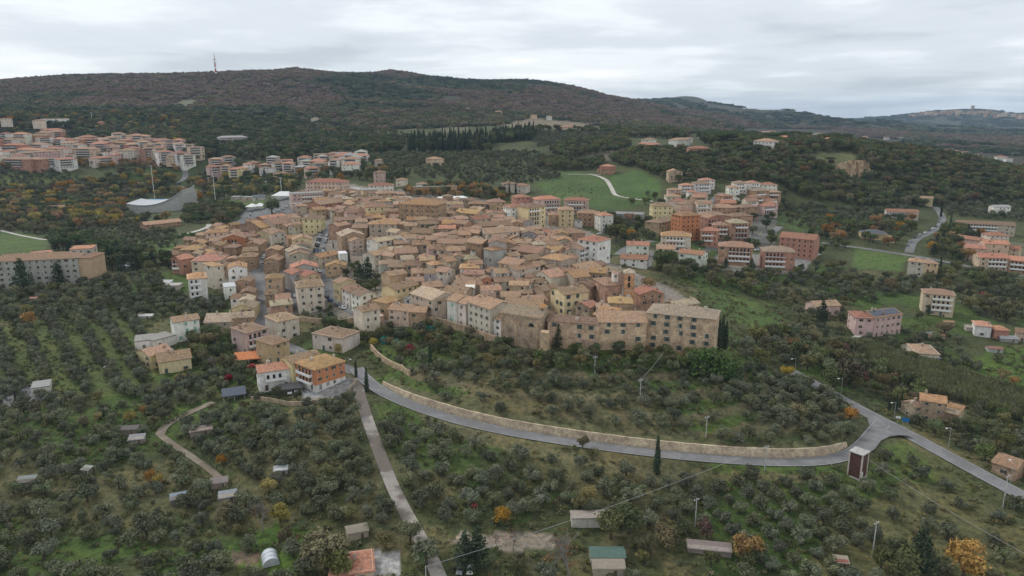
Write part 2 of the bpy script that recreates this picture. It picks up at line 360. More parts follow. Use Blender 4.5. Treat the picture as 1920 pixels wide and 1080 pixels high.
def mesh_from(name, verts, faces, mats=(), mi=None, smooth=False):
    me = bpy.data.meshes.new(name)
    me.from_pydata([tuple(v) for v in verts], [], faces)
    for m in mats: me.materials.append(m)
    if mi is not None: me.polygons.foreach_set('material_index', mi)
    if smooth: me.polygons.foreach_set('use_smooth', [True] * len(me.polygons))
    me.update(); return me
def grid_mesh(name, X, Y, Z, col):
    nv, nu = X.shape; me = bpy.data.meshes.new(name)
    me.vertices.add(nv * nu); me.vertices.foreach_set('co', np.stack([X, Y, Z], -1).astype(np.float32).ravel())
    i = np.arange((nv - 1) * (nu - 1)); r, c = i // (nu - 1), i % (nu - 1)
    f = np.stack([r * nu + c, r * nu + c + 1, (r + 1) * nu + c + 1, (r + 1) * nu + c], -1).astype(np.int32)
    me.loops.add(f.size); me.loops.foreach_set('vertex_index', f.ravel())
    me.polygons.add(len(f)); me.polygons.foreach_set('loop_start', np.arange(0, f.size, 4, dtype=np.int32))
    me.polygons.foreach_set('use_smooth', np.ones(len(f), bool))
    at_ = me.attributes.new('cover', 'FLOAT_COLOR', 'POINT')
    at_.data.foreach_set('color', np.concatenate([col, np.ones(col.shape[:2] + (1,))], -1).astype(np.float32).ravel())
    me.update(); me.validate(); return me
# ------------------------------------------------------------------ materials
MATS = {}
def new_mat(name, rough=.9):
    m = bpy.data.materials.new(name); m.use_nodes = True; t = m.node_tree
    b = t.nodes['Principled BSDF']; b.inputs['Roughness'].default_value = rough
    b.inputs['Specular IOR Level'].default_value = .25
    MATS[name] = m
    return m, t, b
def coord(t, which='Object'):
    return t.nodes.new('ShaderNodeTexCoord').outputs[which]
def bump(t, b, h, strength=.4, dist=.1):
    n = t.nodes.new('ShaderNodeBump'); n.inputs['Strength'].default_value = strength; n.inputs['Distance'].default_value = dist
    t.links.new(h, n.inputs['Height']); t.links.new(n.outputs[0], b.inputs['Normal'])
def simple(name, c, rough=.8, var=.25, scale=1.2, metal=0.0):
    m, t, b = new_mat(name, rough)
    f = noise(t, coord(t), scale, 5, .6)
    lo = tuple(x * (1 - var) for x in c); hi = tuple(min(1, x * (1 + var)) for x in c)
    t.links.new(ramp(t, f, [(.3, lo), (.7, hi)]), b.inputs['Base Color']); b.inputs['Metallic'].default_value = metal
    return m
def objcol(name, rough=.88, var=.22, scale=.5, kind='plaster'):
    """colour comes from the object's own colour, broken up by procedural weathering"""
    m, t, b = new_mat(name, rough)
    oi = t.nodes.new('ShaderNodeObjectInfo'); co = coord(t)
    loc = t.nodes.new('ShaderNodeVectorMath'); loc.operation = 'ADD'
    t.links.new(co, loc.inputs[0]); t.links.new(oi.outputs['Location'], loc.inputs[1])
    v = loc.outputs[0]
    if kind == 'plaster':
        mpn = t.nodes.new('ShaderNodeMapping'); mpn.inputs['Scale'].default_value = (1, 1, .28); t.links.new(v, mpn.inputs[0])
        s = noise(t, mpn.outputs[0], 1.1, 6, .62); g = noise(t, v, .22, 3)
        f = math_n(t, 'ADD', math_n(t, 'MULTIPLY', s, .65), math_n(t, 'MULTIPLY', g, .35))
        k = ramp(t, f, [(.32, (.58, .54, .50)), (.47, (.92, .90, .88)), (.62, (1.10, 1.09, 1.07))])
        c = mixc(t, 1.0, oi.outputs['Color'], k, 'MULTIPLY')
    elif kind == 'stone':
        vo = t.nodes.new('ShaderNodeTexVoronoi'); vo.inputs['Scale'].default_value = 2.2; t.links.new(v, vo.inputs['Vector'])
        g = noise(t, v, .35, 6, .65); s = noise(t, v, 2.6, 4, .7)
        k = ramp(t, g, [(.30, (.55, .50, .47)), (.45, (.86, .82, .78)), (.6, (1.1, 1.08, 1.0)), (.72, (1.3, 1.22, 1.08))])
        c = mixc(t, 1.0, oi.outputs['Color'], k, 'MULTIPLY')
        c = mixc(t, .55, c, mixc(t, 1.0, c, ramp(t, vo.outputs['Color'], [(0, (.6, .56, .5)), (1, (1.35, 1.3, 1.25))]), 'MULTIPLY'))
        c = mixc(t, ramp(t, s, [(.58, (0,) * 3), (.75, (.55,) * 3)]), c, (.42, .37, .30))
        vb = t.nodes.new('ShaderNodeTexVoronoi'); vb.inputs['Scale'].default_value = 1.1; t.links.new(v, vb.inputs['Vector'])
        c = mixc(t, .3, c, mixc(t, 1.0, c, ramp(t, vb.outputs['Color'], [(.1, (.55, .52, .48)), (.5, (1, 1, 1)), (.9, (1.5, 1.45, 1.38))]), 'MULTIPLY'))
        bump(t, b, vo.outputs['Distance'], .35, .06)
    elif kind == 'roof':
        g = noise(t, v, .45, 5, .6); s = noise(t, v, 1.25, 6, .8); l = noise(t, v, .55, 5, .75)
        k = ramp(t, s, [(.30, (.40, .38, .36)), (.47, (.92, .90, .88)), (.66, (1.55, 1.48, 1.38))])
        c = mixc(t, 1.0, oi.outputs['Color'], k, 'MULTIPLY')
        c = mixc(t, ramp(t, g, [(.42, (0,) * 3), (.66, (.65,) * 3)]), c, mixc(t, 1.0, c, (1.18, 1.06, .86), 'MULTIPLY'))
        c = mixc(t, ramp(t, l, [(.55, (0,) * 3), (.72, (.6,) * 3)]), c, mixc(t, 1.0, c, (.62, .62, .64), 'MULTIPLY'))
        wv = t.nodes.new('ShaderNodeTexWave'); wv.inputs['Scale'].default_value = 1.6; wv.inputs['Distortion'].default_value = .6
        t.links.new(co, wv.inputs['Vector']); bump(t, b, wv.outputs['Fac'], .35, .08)
    else:
        s = noise(t, v, scale, 4)
        c = mixc(t, 1.0, oi.outputs['Color'], ramp(t, s, [(.3, (1 - var,) * 3), (.7, (1 + var,) * 3)]), 'MULTIPLY')
    t.links.new(c, b.inputs['Base Color'])
    return m
m, t, b = new_mat('ground_cover', .97)
a = t.nodes.new('ShaderNodeAttribute'); a.attribute_name = 'cover'
g = t.nodes.new('ShaderNodeNewGeometry').outputs['Position']
f1 = noise(t, g, .55, 6, .72); f2 = noise(t, g, .07, 5, .6); f3 = noise(t, g, .018, 4, .6)
c = mixc(t, 1.0, a.outputs['Color'], ramp(t, f1, [(.30, (.36, .40, .34)), (.5, (1, 1, 1)), (.70, (1.7, 1.58, 1.48))]), 'MULTIPLY')
c = mixc(t, ramp(t, f2, [(.45, (0,) * 3), (.68, (.5,) * 3)]), c, mixc(t, 1.0, c, (1.5, 1.22, 1.0), 'MULTIPLY'))
c = mixc(t, ramp(t, f3, [(.40, (0,) * 3), (.66, (.5,) * 3)]), c, mixc(t, 1.0, c, (.72, .85, .8), 'MULTIPLY'))
t.links.new(c, b.inputs['Base Color']); bump(t, b, f1, .9, .5)
M_GROUND = m
def road_mat(name, c, patch, rough=.9):
    m, t, b = new_mat(name, rough)
    g = t.nodes.new('ShaderNodeNewGeometry').outputs['Position']
    f = noise(t, g, .5, 6, .7); f2 = noise(t, g, .09, 4, .55); f3 = noise(t, g, 3.5, 3, .6)
    k = ramp(t, f, [(.3, tuple(x * .8 for x in c)), (.7, tuple(x * 1.15 for x in c))])
    k = mixc(t, ramp(t, f2, [(.46, (0,) * 3), (.54, (.8,) * 3)]), k, patch)
    k = mixc(t, 1.0, k, ramp(t, f3, [(.3, (.85,) * 3), (.7, (1.12,) * 3)]), 'MULTIPLY')
    t.links.new(k, b.inputs['Base Color']); bump(t, b, f3, .2, .02)
    return m
M_ASPH = road_mat('asphalt', (.205, .20, .20), (.155, .152, .15))
M_ASPHD = road_mat('old_asphalt', (.15, .148, .145), (.21, .205, .20))
M_GRAVEL = road_mat('gravel', (.33, .295, .26), (.12, .095, .078))
M_TRACK = road_mat('pale_track', (.50, .47, .42), (.42, .38, .33))
M_DIRT = road_mat('dirt_track', (.26, .215, .165), (.17, .135, .10))
M_PAINT = simple('road_paint', (.42, .42, .41), .7, .2, 2)
M_PLASTER = objcol('plaster', kind='plaster'); M_STONE = objcol('rough_stone', kind='stone'); M_ROOF = objcol('roof_tiles', .92, kind='roof')
M_TINT = objcol('painted', .6, .12, 1.0, 'flat')
M_GLASS = simple('window_glass', (.028, .030, .034), .25, .5, .8)
M_STONEW = simple('pale_stone_trim', (.46, .41, .34), .85)
M_WHITE = simple('white_paint', (.72, .71, .68), .6, .08)
M_METAL = simple('galvanised_metal', (.42, .43, .44), .45, .15, 2, .6)
M_DARK = simple('dark_metal', (.035, .035, .038), .5)
M_CONC = simple('weathered_concrete', (.40, .39, .365), .9, .25, .5)
M_WOOD = simple('weathered_wood', (.16, .105, .065), .9, .3, 1.5)
M_BARK = simple('bark', (.085, .068, .052), .95, .35, 3)
M_BARKP = simple('pale_bark', (.22, .195, .17), .95, .3, 3)
M_TYRE = simple('rubber', (.02, .02, .02), .85)
# ------------------------------------------------------------------ object bookkeeping
def tag(o, label=None, cat=None, group=None, kind=None):
    if label: o['label'] = label
    if cat: o['category'] = cat
    if group: o['group'] = group
    if kind: o['kind'] = kind
    return o
def link(name, me, parent=None, loc=None, rz=None, color=None, mat=None):
    o = bpy.data.objects.new(name, me); COL.objects.link(o)
    if parent is not None: o.parent = parent
    if loc is not None: o.location = loc
    if rz is not None: o.rotation_euler = (0, 0, rz)
    if color is not None: o.color = (*color, 1)
    return o
def empty(name, loc, rz=0.0):
    o = bpy.data.objects.new(name, None); o.empty_display_size = .5
    o.location = loc; o.rotation_euler = (0, 0, rz); COL.objects.link(o); return o
gm = grid_mesh('ground', GX, GY, H, COVER); gm.materials.append(M_GROUND)
tag(link('ground', gm), 'grassy hill country of groves, gardens and wooded slopes', None, None, 'structure')
# ------------------------------------------------------------------ roads
def ribbon(L, off0, off1, dz, crown=0.0):
    T = np.gradient(L[:, :2], axis=0); T /= np.hypot(T[:, 0], T[:, 1])[:, None] + 1e-9
    Nn = np.stack([-T[:, 1], T[:, 0]], -1)
    a = np.concatenate([L[:, :2] + Nn * off0, L[:, 2:] + dz], 1); c = np.concatenate([L[:, :2] + Nn * off1, L[:, 2:] + dz], 1)
    return a, c
def strip_mesh(name, L, off0, off1, dz, mat):
    a, c = ribbon(L, off0, off1, dz); n = len(L)
    return mesh_from(name, np.concatenate([a, c]), [(i, i + 1, n + i + 1, n + i) for i in range(n - 1)], [mat])
ROAD_STYLE = {'gravel_road': M_GRAVEL, 'field_track': M_TRACK, 'white_path': M_TRACK, 'quiet_lane': M_TRACK, 'olive_track': M_DIRT, 'grove_path': M_DIRT,
              'west_lane': M_TRACK, 'villa_drive': M_TRACK, 'farm_drive': M_DIRT, 'walled_road': M_ASPH, 'main_road': M_ASPH, 'stair_lane': M_DIRT}
for k, (w, L) in LINES.items():
    mt = ROAD_STYLE.get(k, M_ASPHD); dz = {'walled_road': .0, 'main_road': .03, 'gravel_road': -.03}.get(k, .0)
    L2 = L.copy()
    if k not in _ROADS: L2[:, 2] = np.maximum(L[:, 2], ground(L[:, 0], L[:, 1]) + .10)
    o = link(k, strip_mesh(k, L2, -w / 2, w / 2, dz, mt)); tag(o, None, None, None, 'structure')
    if k in ('walled_road', 'main_road'):
        for s in (-1, 1):
            link('edge_line', strip_mesh('edge_line', L2, s * (w / 2 - .28) - .07, s * (w / 2 - .28) + .07, dz + .02, M_PAINT), o)

_j = [(1616,838),(1626,820),(1632,803),(1626,783),(1620,772),(1668,797),(1712,818),(1690,816),(1668,818),(1652,826),(1640,842),(1628,850)]
_v = [(*map(float, at_z(px, py, .36)), .36) for px, py in _j]
_c = (sum(q[0] for q in _v) / len(_v), sum(q[1] for q in _v) / len(_v), .36)
tag(link('road_junction', mesh_from('road_junction', _v + [_c], [(i, (i + 1) % len(_v), len(_v)) for i in range(len(_v))], [M_ASPH])), None, None, None, 'structure')
# ------------------------------------------------------------------ the long stone wall on the uphill side of the road
def wall_mesh(name, L, off, thick, h, mat, below=1.2, batter=.35, jag=.12):
    T = np.gradient(L[:, :2], axis=0); T /= np.hypot(T[:, 0], T[:, 1])[:, None] + 1e-9
    Nn = np.stack([-T[:, 1], T[:, 0]], -1); n = len(L)
    h = np.broadcast_to(h, (n,)) + jag * (np.random.default_rng(3).random(n) - .5)
    rows = [(off - batter * .3, -below * np.ones(n)), (off, np.zeros(n)), (off + batter, h), (off + batter + thick, h), (off + batter + thick, -below * np.ones(n))]
    V = np.concatenate([np.concatenate([L[:, :2] + Nn * o, (L[:, 2] + z)[:, None]], 1) for o, z in rows])
    F = [(r * n + i, r * n + i + 1, (r + 1) * n + i + 1, (r + 1) * n + i) for r in range(4) for i in range(n - 1)]
    F += [tuple(r * n for r in range(5)), tuple(r * n + n - 1 for r in range(4, -1, -1))]
    return mesh_from(name, V, F, [mat])
L = LINES['walled_road'][1]
i0 = int(np.argmin(abs(L[:, 0] - at_z(700, 722, 8.3)[0]))); i1 = int(np.argmin(abs(L[:, 0] - at_z(1612, 842, .3)[0])))
Lw = L[i0:i1]; s = np.linspace(0, 1, len(Lw))
hh = np.interp(s, [0, .06, .2, .9, .97, 1], [1.1, 1.8, 2.6, 2.8, 2.3, 1.4])
o = tag(link('stone_wall', wall_mesh('stone_wall', Lw, WALL_OFF - .1, .6, hh, M_STONE), color=(.50, .425, .33)), 'long honey-coloured stone retaining wall curving along the uphill side of the road', 'wall')

def bank(L, hh):
    T = np.gradient(L[:, :2], axis=0); T /= np.hypot(T[:, 0], T[:, 1])[:, None] + 1e-9
    Nn = np.stack([-T[:, 1], T[:, 0]], -1); n = len(L); rows = []
    for o, k in ((WALL_OFF + .5, 0), (WALL_OFF + 2.2, .5), (WALL_OFF + 4.2, 1), (WALL_OFF + 6.5, 1)):
        P2 = L[:, :2] + Nn * o; zg = ground(P2[:, 0], P2[:, 1]) - (.0 if o < WALL_OFF + 5 else .6)
        zt = L[:, 2] + hh - .25 + k * .4
        rows.append(np.concatenate([P2, (np.maximum(zt, zg + .05) if k < 1 else np.maximum(zg + .02, zt - (.0 if o < WALL_OFF + 5 else 3)))[:, None]], 1))
    V = np.concatenate(rows); F = [(r * n + i, r * n + i + 1, (r + 1) * n + i + 1, (r + 1) * n + i) for r in range(3) for i in range(n - 1)]
    return mesh_from('grass_bank', V, F, [simple('bank_grass', (.10, .098, .045), .95, .5, .35)], smooth=True)
tag(link('grass_bank', bank(Lw, hh)), None, None, None, 'structure')
# ------------------------------------------------------------------ building kit
WALLS = {  # code: colour, material, words
 'cr': ((.61, .55, .46), 'p', 'cream'), 'ye': ((.64, .53, .32), 'p', 'yellow'), 'wh': ((.72, .70, .65), 'p', 'white'), 'oc': ((.50, .37, .235), 'p', 'ochre'),
 'or': ((.48, .205, .105), 'p', 'orange'), 'pk': ((.56, .41, .36), 'p', 'pink'), 'bk': ((.40, .275, .20), 's', 'brick'), 'st': ((.42, .345, .265), 's', 'stone'),
 'gr': ((.43, .41, .385), 'p', 'grey'), 'br': ((.38, .28, .20), 's', 'brown stone'), 're': ((.44, .235, .17), 'p', 'red brick'), 'pe': ((.58, .45, .34), 'p', 'peach'),
 'ta': ((.46, .39, .305), 'p', 'tan'), 'gn': ((.44, .46, .39), 'p', 'greenish'), 'sa': ((.50, .395, .285), 's', 'honey stone'), 'co': ((.62, .25, .16), 'p', 'coral'), 'cg': ((.38, .37, .345), 'p', 'concrete')}
ROOFS = {'b': ((.285, .197, .138), 'brown tiled'), 'o': ((.345, .22, .12), 'orange lichened'), 'r': ((.36, .185, .13), 'red tiled'), 'g': ((.33, .275, .205), 'grey tan tiled'),
         'p': ((.32, .213, .152), 'faded pink tiled'), 'w': ((.70, .70, .70), 'white flat'), 'd': ((.10, .105, .115), 'dark grey'), 'c': ((.30, .29, .27), 'grey flat')}
SHUT = [(.055, .085, .06), (.10, .065, .04), (.12, .10, .085), (.07, .10, .085), (.16, .12, .09), (.05, .06, .05), (.20, .17, .14)]
def boxes(bx):
    """vertices and faces of axis-aligned boxes (x0,y0,z0,x1,y1,z1,slot)"""
    V, F, M = [], [], []
    for b_ in bx:
        x0, y0, z0, x1, y1, z1 = b_[:6]; k = len(V); mi = b_[6] if len(b_) > 6 else 0
        V += [(x0, y0, z0), (x1, y0, z0), (x1, y1, z0), (x0, y1, z0), (x0, y0, z1), (x1, y0, z1), (x1, y1, z1), (x0, y1, z1)]
        F += [(k, k + 3, k + 2, k + 1), (k + 4, k + 5, k + 6, k + 7), (k, k + 1, k + 5, k + 4), (k + 1, k + 2, k + 6, k + 5), (k + 2, k + 3, k + 7, k + 6), (k + 3, k, k + 4, k + 7)]
        M += [mi] * 6
    return V, F, M
def box_mesh(name, bx, mats):
    V, F, M = boxes(bx); return mesh_from(name, V, F, mats, M)
def tube(pts, radii, seg=6, cap=True):
    V, F = [], []
    pts = [Vector(p) for p in pts]
    for i, p in enumerate(pts):
        d = (pts[min(i + 1, len(pts) - 1)] - pts[max(i - 1, 0)]).normalized()
        a = d.orthogonal().normalized() if i == 0 else (a - d * a.dot(d)).normalized()
        b_ = d.cross(a)
        for j in range(seg):
            an = 2 * math.pi * j / seg; V.append(tuple(p + (a * math.cos(an) + b_ * math.sin(an)) * radii[i]))
    for i in range(len(pts) - 1):
        for j in range(seg):
            F.append((i * seg + j, i * seg + (j + 1) % seg, (i + 1) * seg + (j + 1) % seg, (i + 1) * seg + j))
    if cap: F += [tuple(range(seg))[::-1], tuple((len(pts) - 1) * seg + j for j in range(seg))]
    return V, F
def merge(parts):
    V, F, M = [], [], []
    for v, f, mi in parts:
        k = len(V); V += v; F += [tuple(i + k for i in q) for q in f]; M += [mi] * len(f)
    return V, F, M
_WIN = {}
M_BAND = simple('pale_parapet', (.50, .47, .43), .8, .15)
def window_mesh(style, w=.95, h=1.5):
    key = (style, w, h)
    if key in _WIN: return _WIN[key]
    a = w / 2; fr = .13
    bx = [(-a, -.05, 0, a, .05, h, 0), (-a - fr, -.10, -fr, a + fr, .04, 0, 1), (-a - fr, -.10, h, a + fr, .04, h + fr, 1), (-a - fr, -.10, 0, -a, .04, h, 1), (a, -.10, 0, a + fr, .04, h, 1), (-.035, -.075, 0, .035, 0, h, 1)]
    if style == 'open': bx += [(-a - w * .52, -.16, 0, -a - .02, -.11, h, 2), (a + .02, -.16, 0, a + w * .52, -.11, h, 2)]
    if style == 'closed': bx += [(-a, -.12, 0, -.02, -.08, h, 2), (.02, -.12, 0, a, -.08, h, 2)]
    if style == 'half': bx += [(-a, -.12, 0, -.02, -.08, h, 2), (a + .02, -.16, 0, a + w * .52, -.11, h, 2)]
    if style == 'door': bx = [(-a, -.06, 0, a, .05, h, 2), (-a - .12, -.12, 0, -a, .04, h + .12, 1), (a, -.12, 0, a + .12, .04, h + .12, 1), (-a, -.12, h, a, .04, h + .12, 1)]
    if style == 'attic': bx = [(-a, -.05, 0, a, .05, h, 0), (-a - .1, -.08, -.1, a + .1, .03, 0, 1), (-a - .1, -.08, h, a + .1, .03, h + .1, 1)]
    _WIN[key] = box_mesh('window', bx, [M_GLASS, M_STONEW, M_TINT]); return _WIN[key]
_BAL = {}
def balcony_mesh(L, style):
    key = (round(L * 2) / 2, style)
    if key in _BAL: return _BAL[key]
    a = key[0] / 2; dk = 1.25
    bx = [(-a, -dk, -.2, a, .05, 0, 0)]
    if style == 'w': bx += [(-a, -dk - .06, -.2, a, -dk + .04, .95, 0), (-a - .05, -dk, 0, -a + .05, 0, .95, 0), (a - .05, -dk, 0, a + .05, 0, .95, 0)]
    else:
        bx += [(-a, -dk, .95, a, -dk + .06, 1.02, 1)] + [(x - .03, -dk, 0, x + .03, -dk + .05, .95, 1) for x in np.arange(-a, a + .01, .45)]
    bx += [(x - .5, -.04, 0, x + .5, .05, 2.15, 2) for x in np.arange(-a + .9, a - .4, 2.2)]
    _BAL[key] = box_mesh('balcony', bx, [M_WHITE, M_DARK, M_GLASS]); return _BAL[key]
_CH = box_mesh('chimney', [(-.35, -.3, -1.2, .35, .3, 1.0, 0), (-.45, -.4, 1.0, .45, .4, 1.12, 0), (-.25, -.2, 1.12, .25, .2, 1.4, 0)], [M_PLASTER])
_CH2 = box_mesh('chimney', [(-.55, -.3, -1.2, .55, .3, .8, 0), (-.62, -.37, .8, .62, .37, .92, 0)], [M_PLASTER])
def shell(top, faces, th):
    """a roof sheet: top faces, an underside th lower and the edges between"""
    n_ = len(top); V = list(top) + [(x, y, z - th) for x, y, z in top]; F = [tuple(f) for f in faces]
    ed = {}
    for f in faces:
        for i in range(len(f)):
            a, b_ = f[i], f[(i + 1) % len(f)]; ed[(a, b_)] = 1
    F += [tuple(i + n_ for i in f[::-1]) for f in faces]
    for a, b_ in ed:
        if (b_, a) not in ed: F.append((b_, a, a + n_, b_ + n_))
    return V, F
def roof_geo(T, w, d, h, ov=.5, sl=.34):
    """roof sheet and the wall outline it sits on, front facade at y=0"""
    a = w / 2; o = ov
    if T == 'x':
        r = a * sl; e = o * sl
        top = [(-a - o, -o, h - e), (0, -o, h + r), (a + o, -o, h - e), (-a - o, d + o, h - e), (0, d + o, h + r), (a + o, d + o, h - e)]
        return shell(top, [(0, 1, 4, 3), (1, 2, 5, 4)], .2), r
    if T == 'g':
        r = d / 2 * sl; e = o * sl
        top = [(-a - o, -o, h - e), (a + o, -o, h - e), (-a - o, d / 2, h + r), (a + o, d / 2, h + r), (-a - o, d + o, h - e), (a + o, d + o, h - e)]
        return shell(top, [(0, 1, 3, 2), (2, 3, 5, 4)], .2), r
    if T == 's':
        r = d * sl * .7; e = o * sl * .7
        top = [(-a - o, -o, h - e), (a + o, -o, h - e), (a + o, d + o, h + r + e), (-a - o, d + o, h + r + e)]
        return shell(top, [(0, 1, 2, 3)], .2), r
    if T == 'h':
        e = o * sl
        if w >= d:
            r = d / 2 * sl; q_ = max(a - d / 2, .05)
            top = [(-a - o, -o, h - e), (a + o, -o, h - e), (a + o, d + o, h - e), (-a - o, d + o, h - e), (-q_, d / 2, h + r), (q_, d / 2, h + r)]
            return shell(top, [(0, 1, 5, 4), (1, 2, 5), (2, 3, 4, 5), (3, 0, 4)], .2), r
        r = a * sl; q0, q1 = a, d - a
        top = [(-a - o, -o, h - e), (a + o, -o, h - e), (a + o, d + o, h - e), (-a - o, d + o, h - e), (0, q0, h + r), (0, q1, h + r)]
        return shell(top, [(0, 1, 4), (1, 2, 5, 4), (2, 3, 5), (3, 0, 4, 5)], .2), r
    top = [(-a - .15, -.15, h + .25), (a + .15, -.15, h + .25), (a + .15, d + .15, h + .25), (-a - .15, d + .15, h + .25)]
    return shell(top, [(0, 1, 2, 3)], .4), .2
def wall_geo(T, w, d, h, r, base=-5.0):
    a = w / 2; hh = h + .05 if T != 'f' else h + .1
    V = [(-a, 0, base), (a, 0, base), (a, d, base), (-a, d, base), (-a, 0, hh), (a, 0, hh), (a, d, hh), (-a, d, hh)]
    if T == 'g':
        V += [(-a, d / 2, hh + r - .12), (a, d / 2, hh + r - .12)]
        return V, [(0, 1, 5, 4), (1, 2, 6, 9, 5), (2, 3, 7, 6), (3, 0, 4, 8, 7)]
    if T == 'x':
        V += [(0, 0, hh + r - .12), (0, d, hh + r - .12)]
        return V, [(0, 1, 5, 8, 4), (1, 2, 6, 5), (2, 3, 7, 9, 6), (3, 0, 4, 7)]
    if T == 's':
        V[6] = (a, d, hh + r - .1); V[7] = (-a, d, hh + r - .1)
    return V, [(0, 1, 5, 4), (1, 2, 6, 5), (2, 3, 7, 6), (3, 0, 4, 7), (4, 5, 6, 7)]
FOOT = []          # footprints, to keep trees out
HOUSES = []
def frame_of(x1, y1, x2, y2, h, far=12500):
    p = at((x1 + x2) / 2, (y1 + y2) / 2, h, far)
    if p is None: return None
    ze = p[2] + h
    A = at_z(x1, y1, ze); B = at_z(x2, y2, ze)
    dx, dy = float(B[0] - A[0]), float(B[1] - A[1]); w = math.hypot(dx, dy)
    return (float(A[0] + B[0]) / 2, float(A[1] + B[1]) / 2), math.atan2(dy, dx), w, p[2]
def house(name, x1, y1, x2, y2, d, h, T='g', wall='cr', roof='b', flags='', label=None, cat='house', group=None, rnd=None, lim=.6):
    fr = frame_of(x1, y1, x2, y2, h)
    if fr is None: return None
    (mx, my), rz, w, zg = fr
    if abs(rz) > lim * 1.6: rz = math.copysign(lim * 1.6, rz)
    wpx = abs(x2 - x1); dep = math.hypot(mx, my)
    w = min(w, 1.9 * wpx * dep / FPX)
    rd = random.Random(int(x1 * 7 + y1 * 131 + x2 * 17))
    c, mk, wd = WALLS[wall]; j = rd.uniform(.88, 1.1); c = tuple(min(.85, v * j * rd.uniform(.96, 1.04)) for v in c)
    rc, rw = ROOFS[roof]; j = rd.uniform(.70, 1.2); rc = tuple(v * j * rd.uniform(.95, 1.05) for v in rc)
    E = empty(name, (mx, my, zg), rz)
    (rv, rf), rise = roof_geo(T, w, d, h, .5 if w > 5 else .3)
    wv, wf = wall_geo(T, w, d, h, rise)
    wm = M_STONE if mk == 's' else M_PLASTER
    link('wall', mesh_from('wall', wv, wf, [wm]), E, color=c)
    ro = link('roof', mesh_from('roof', rv, rf, [M_ROOF if roof not in 'wdc' else M_TINT]), E, color=rc)
    if 'S' in flags:       # solar panels on the front slope
        n_ = max(3, int(w / 1.7)); sl = .34
        for i in range(n_):
            x0 = -w / 2 + .4 + i * (w - .8) / n_
            v = [(x0, .6, h + .6 * sl + .12), (x0 + (w - .8) / n_ - .12, .6, h + .6 * sl + .12), (x0 + (w - .8) / n_ - .12, d / 2 - .4, h + (d / 2 - .4) * sl + .12), (x0, d / 2 - .4, h + (d / 2 - .4) * sl + .12)]
            V_, F_ = shell(v, [(0, 1, 2, 3)], .05); link('solar_panel', mesh_from('solar_panel', V_, F_, [M_SOLAR]), ro)
    ca, sa = math.cos(rz), math.sin(rz)
    cxm, cym = mx - sa * d / 2, my + ca * d / 2
    FOOT.append((cxm, cym, rz, w, d))
    # ---- windows on the sides that face the valley
    n_st = max(1, int(round(h / 3.15))); fh = h / n_st
    sides = [('f', w, 0.0, (0, 0), (0, -1))]
    sides += [('r', d, math.pi / 2, (w / 2, d / 2), (1, 0)), ('l', d, -math.pi / 2, (-w / 2, d / 2), (-1, 0))]
    shut = SHUT[rd.randrange(len(SHUT))]; wins = []
    if 'G' in flags: shut = (.10, .42, .33)
    if 'O' in flags: shut = (.10, .135, .11)
    individually = dep < 500
    if 'n' not in flags:
        for sd, Ls, an, (ox, oy), (nx, ny) in sides:
            gx, gy = nx * ca - ny * sa, nx * sa + ny * ca
            vis = -(gx * mx + gy * my) / dep
            if vis < .12: continue
            if sd != 'f' and ('b' in flags or rd.random() < .25): continue
            sp = 3.1 if dep < 420 else 3.4
            if 'W' in flags: sp = 4.6
            ncol = max(1, int((Ls - 1.0) / sp)); dens = .70 if sd == 'f' else .5
            if 'F' in flags: dens = 1.0
            if 'B' in flags and sd == 'f':
                bl = Ls * .62; off = rd.choice((-1, 0, 1)) * (Ls - bl) * .3
                for s_ in range(n_st):
                    if s_ == 0: continue
                    if individually or dep < 750:
                        link('balcony', balcony_mesh(max(2.5, round(bl * 2) / 2), 'w' if rd.random() < .7 or wall in ('wh', 'cr') else 'm'), E, (off, -.02, s_ * fh))
                    else: wins.append((off, s_ * fh, bl, 1.0, 'band', an, ox, oy))
            for s_ in range(n_st):
                for q_ in range(ncol):
                    if rd.random() > dens: continue
                    u = (q_ + .5 - ncol / 2) * (Ls - .8) / ncol + (rd.uniform(-.3, .3) if 'F' not in flags else 0)
                    if 'B' in flags and sd == 'f' and s_ > 0 and abs(u - off) < bl / 2 + .6: continue
                    ground_f = s_ == 0
                    if ground_f and rd.random() < .3 and dep < 450: st_, ww, hh_, z0 = 'door', 1.15, 2.2, 0.0
                    elif s_ == n_st - 1 and n_st > 2 and wall in ('st', 'bk', 'sa') and rd.random() < .4: st_, ww, hh_, z0 = 'attic', .8, .7, fh * .45
                    else: st_, ww, hh_, z0 = rd.choice(('open', 'open', 'bare', 'closed', 'half', 'bare')), rd.choice((.75, .9)), rd.choice((1.2, 1.4)) if fh > 2.9 else 1.1, fh * (.32 + (rd.uniform(-.06, .06) if 'F' not in flags else 0))
                    if 'G' in flags and st_ != 'door': st_ = 'closed'
                    if 'O' in flags and st_ != 'door': st_, ww, hh_, z0 = rd.choice(('open', 'open', 'half', 'open')), 1.05, 1.75, fh * .3
                    wins.append((u, s_ * fh + z0, ww, hh_, st_, an, ox, oy))
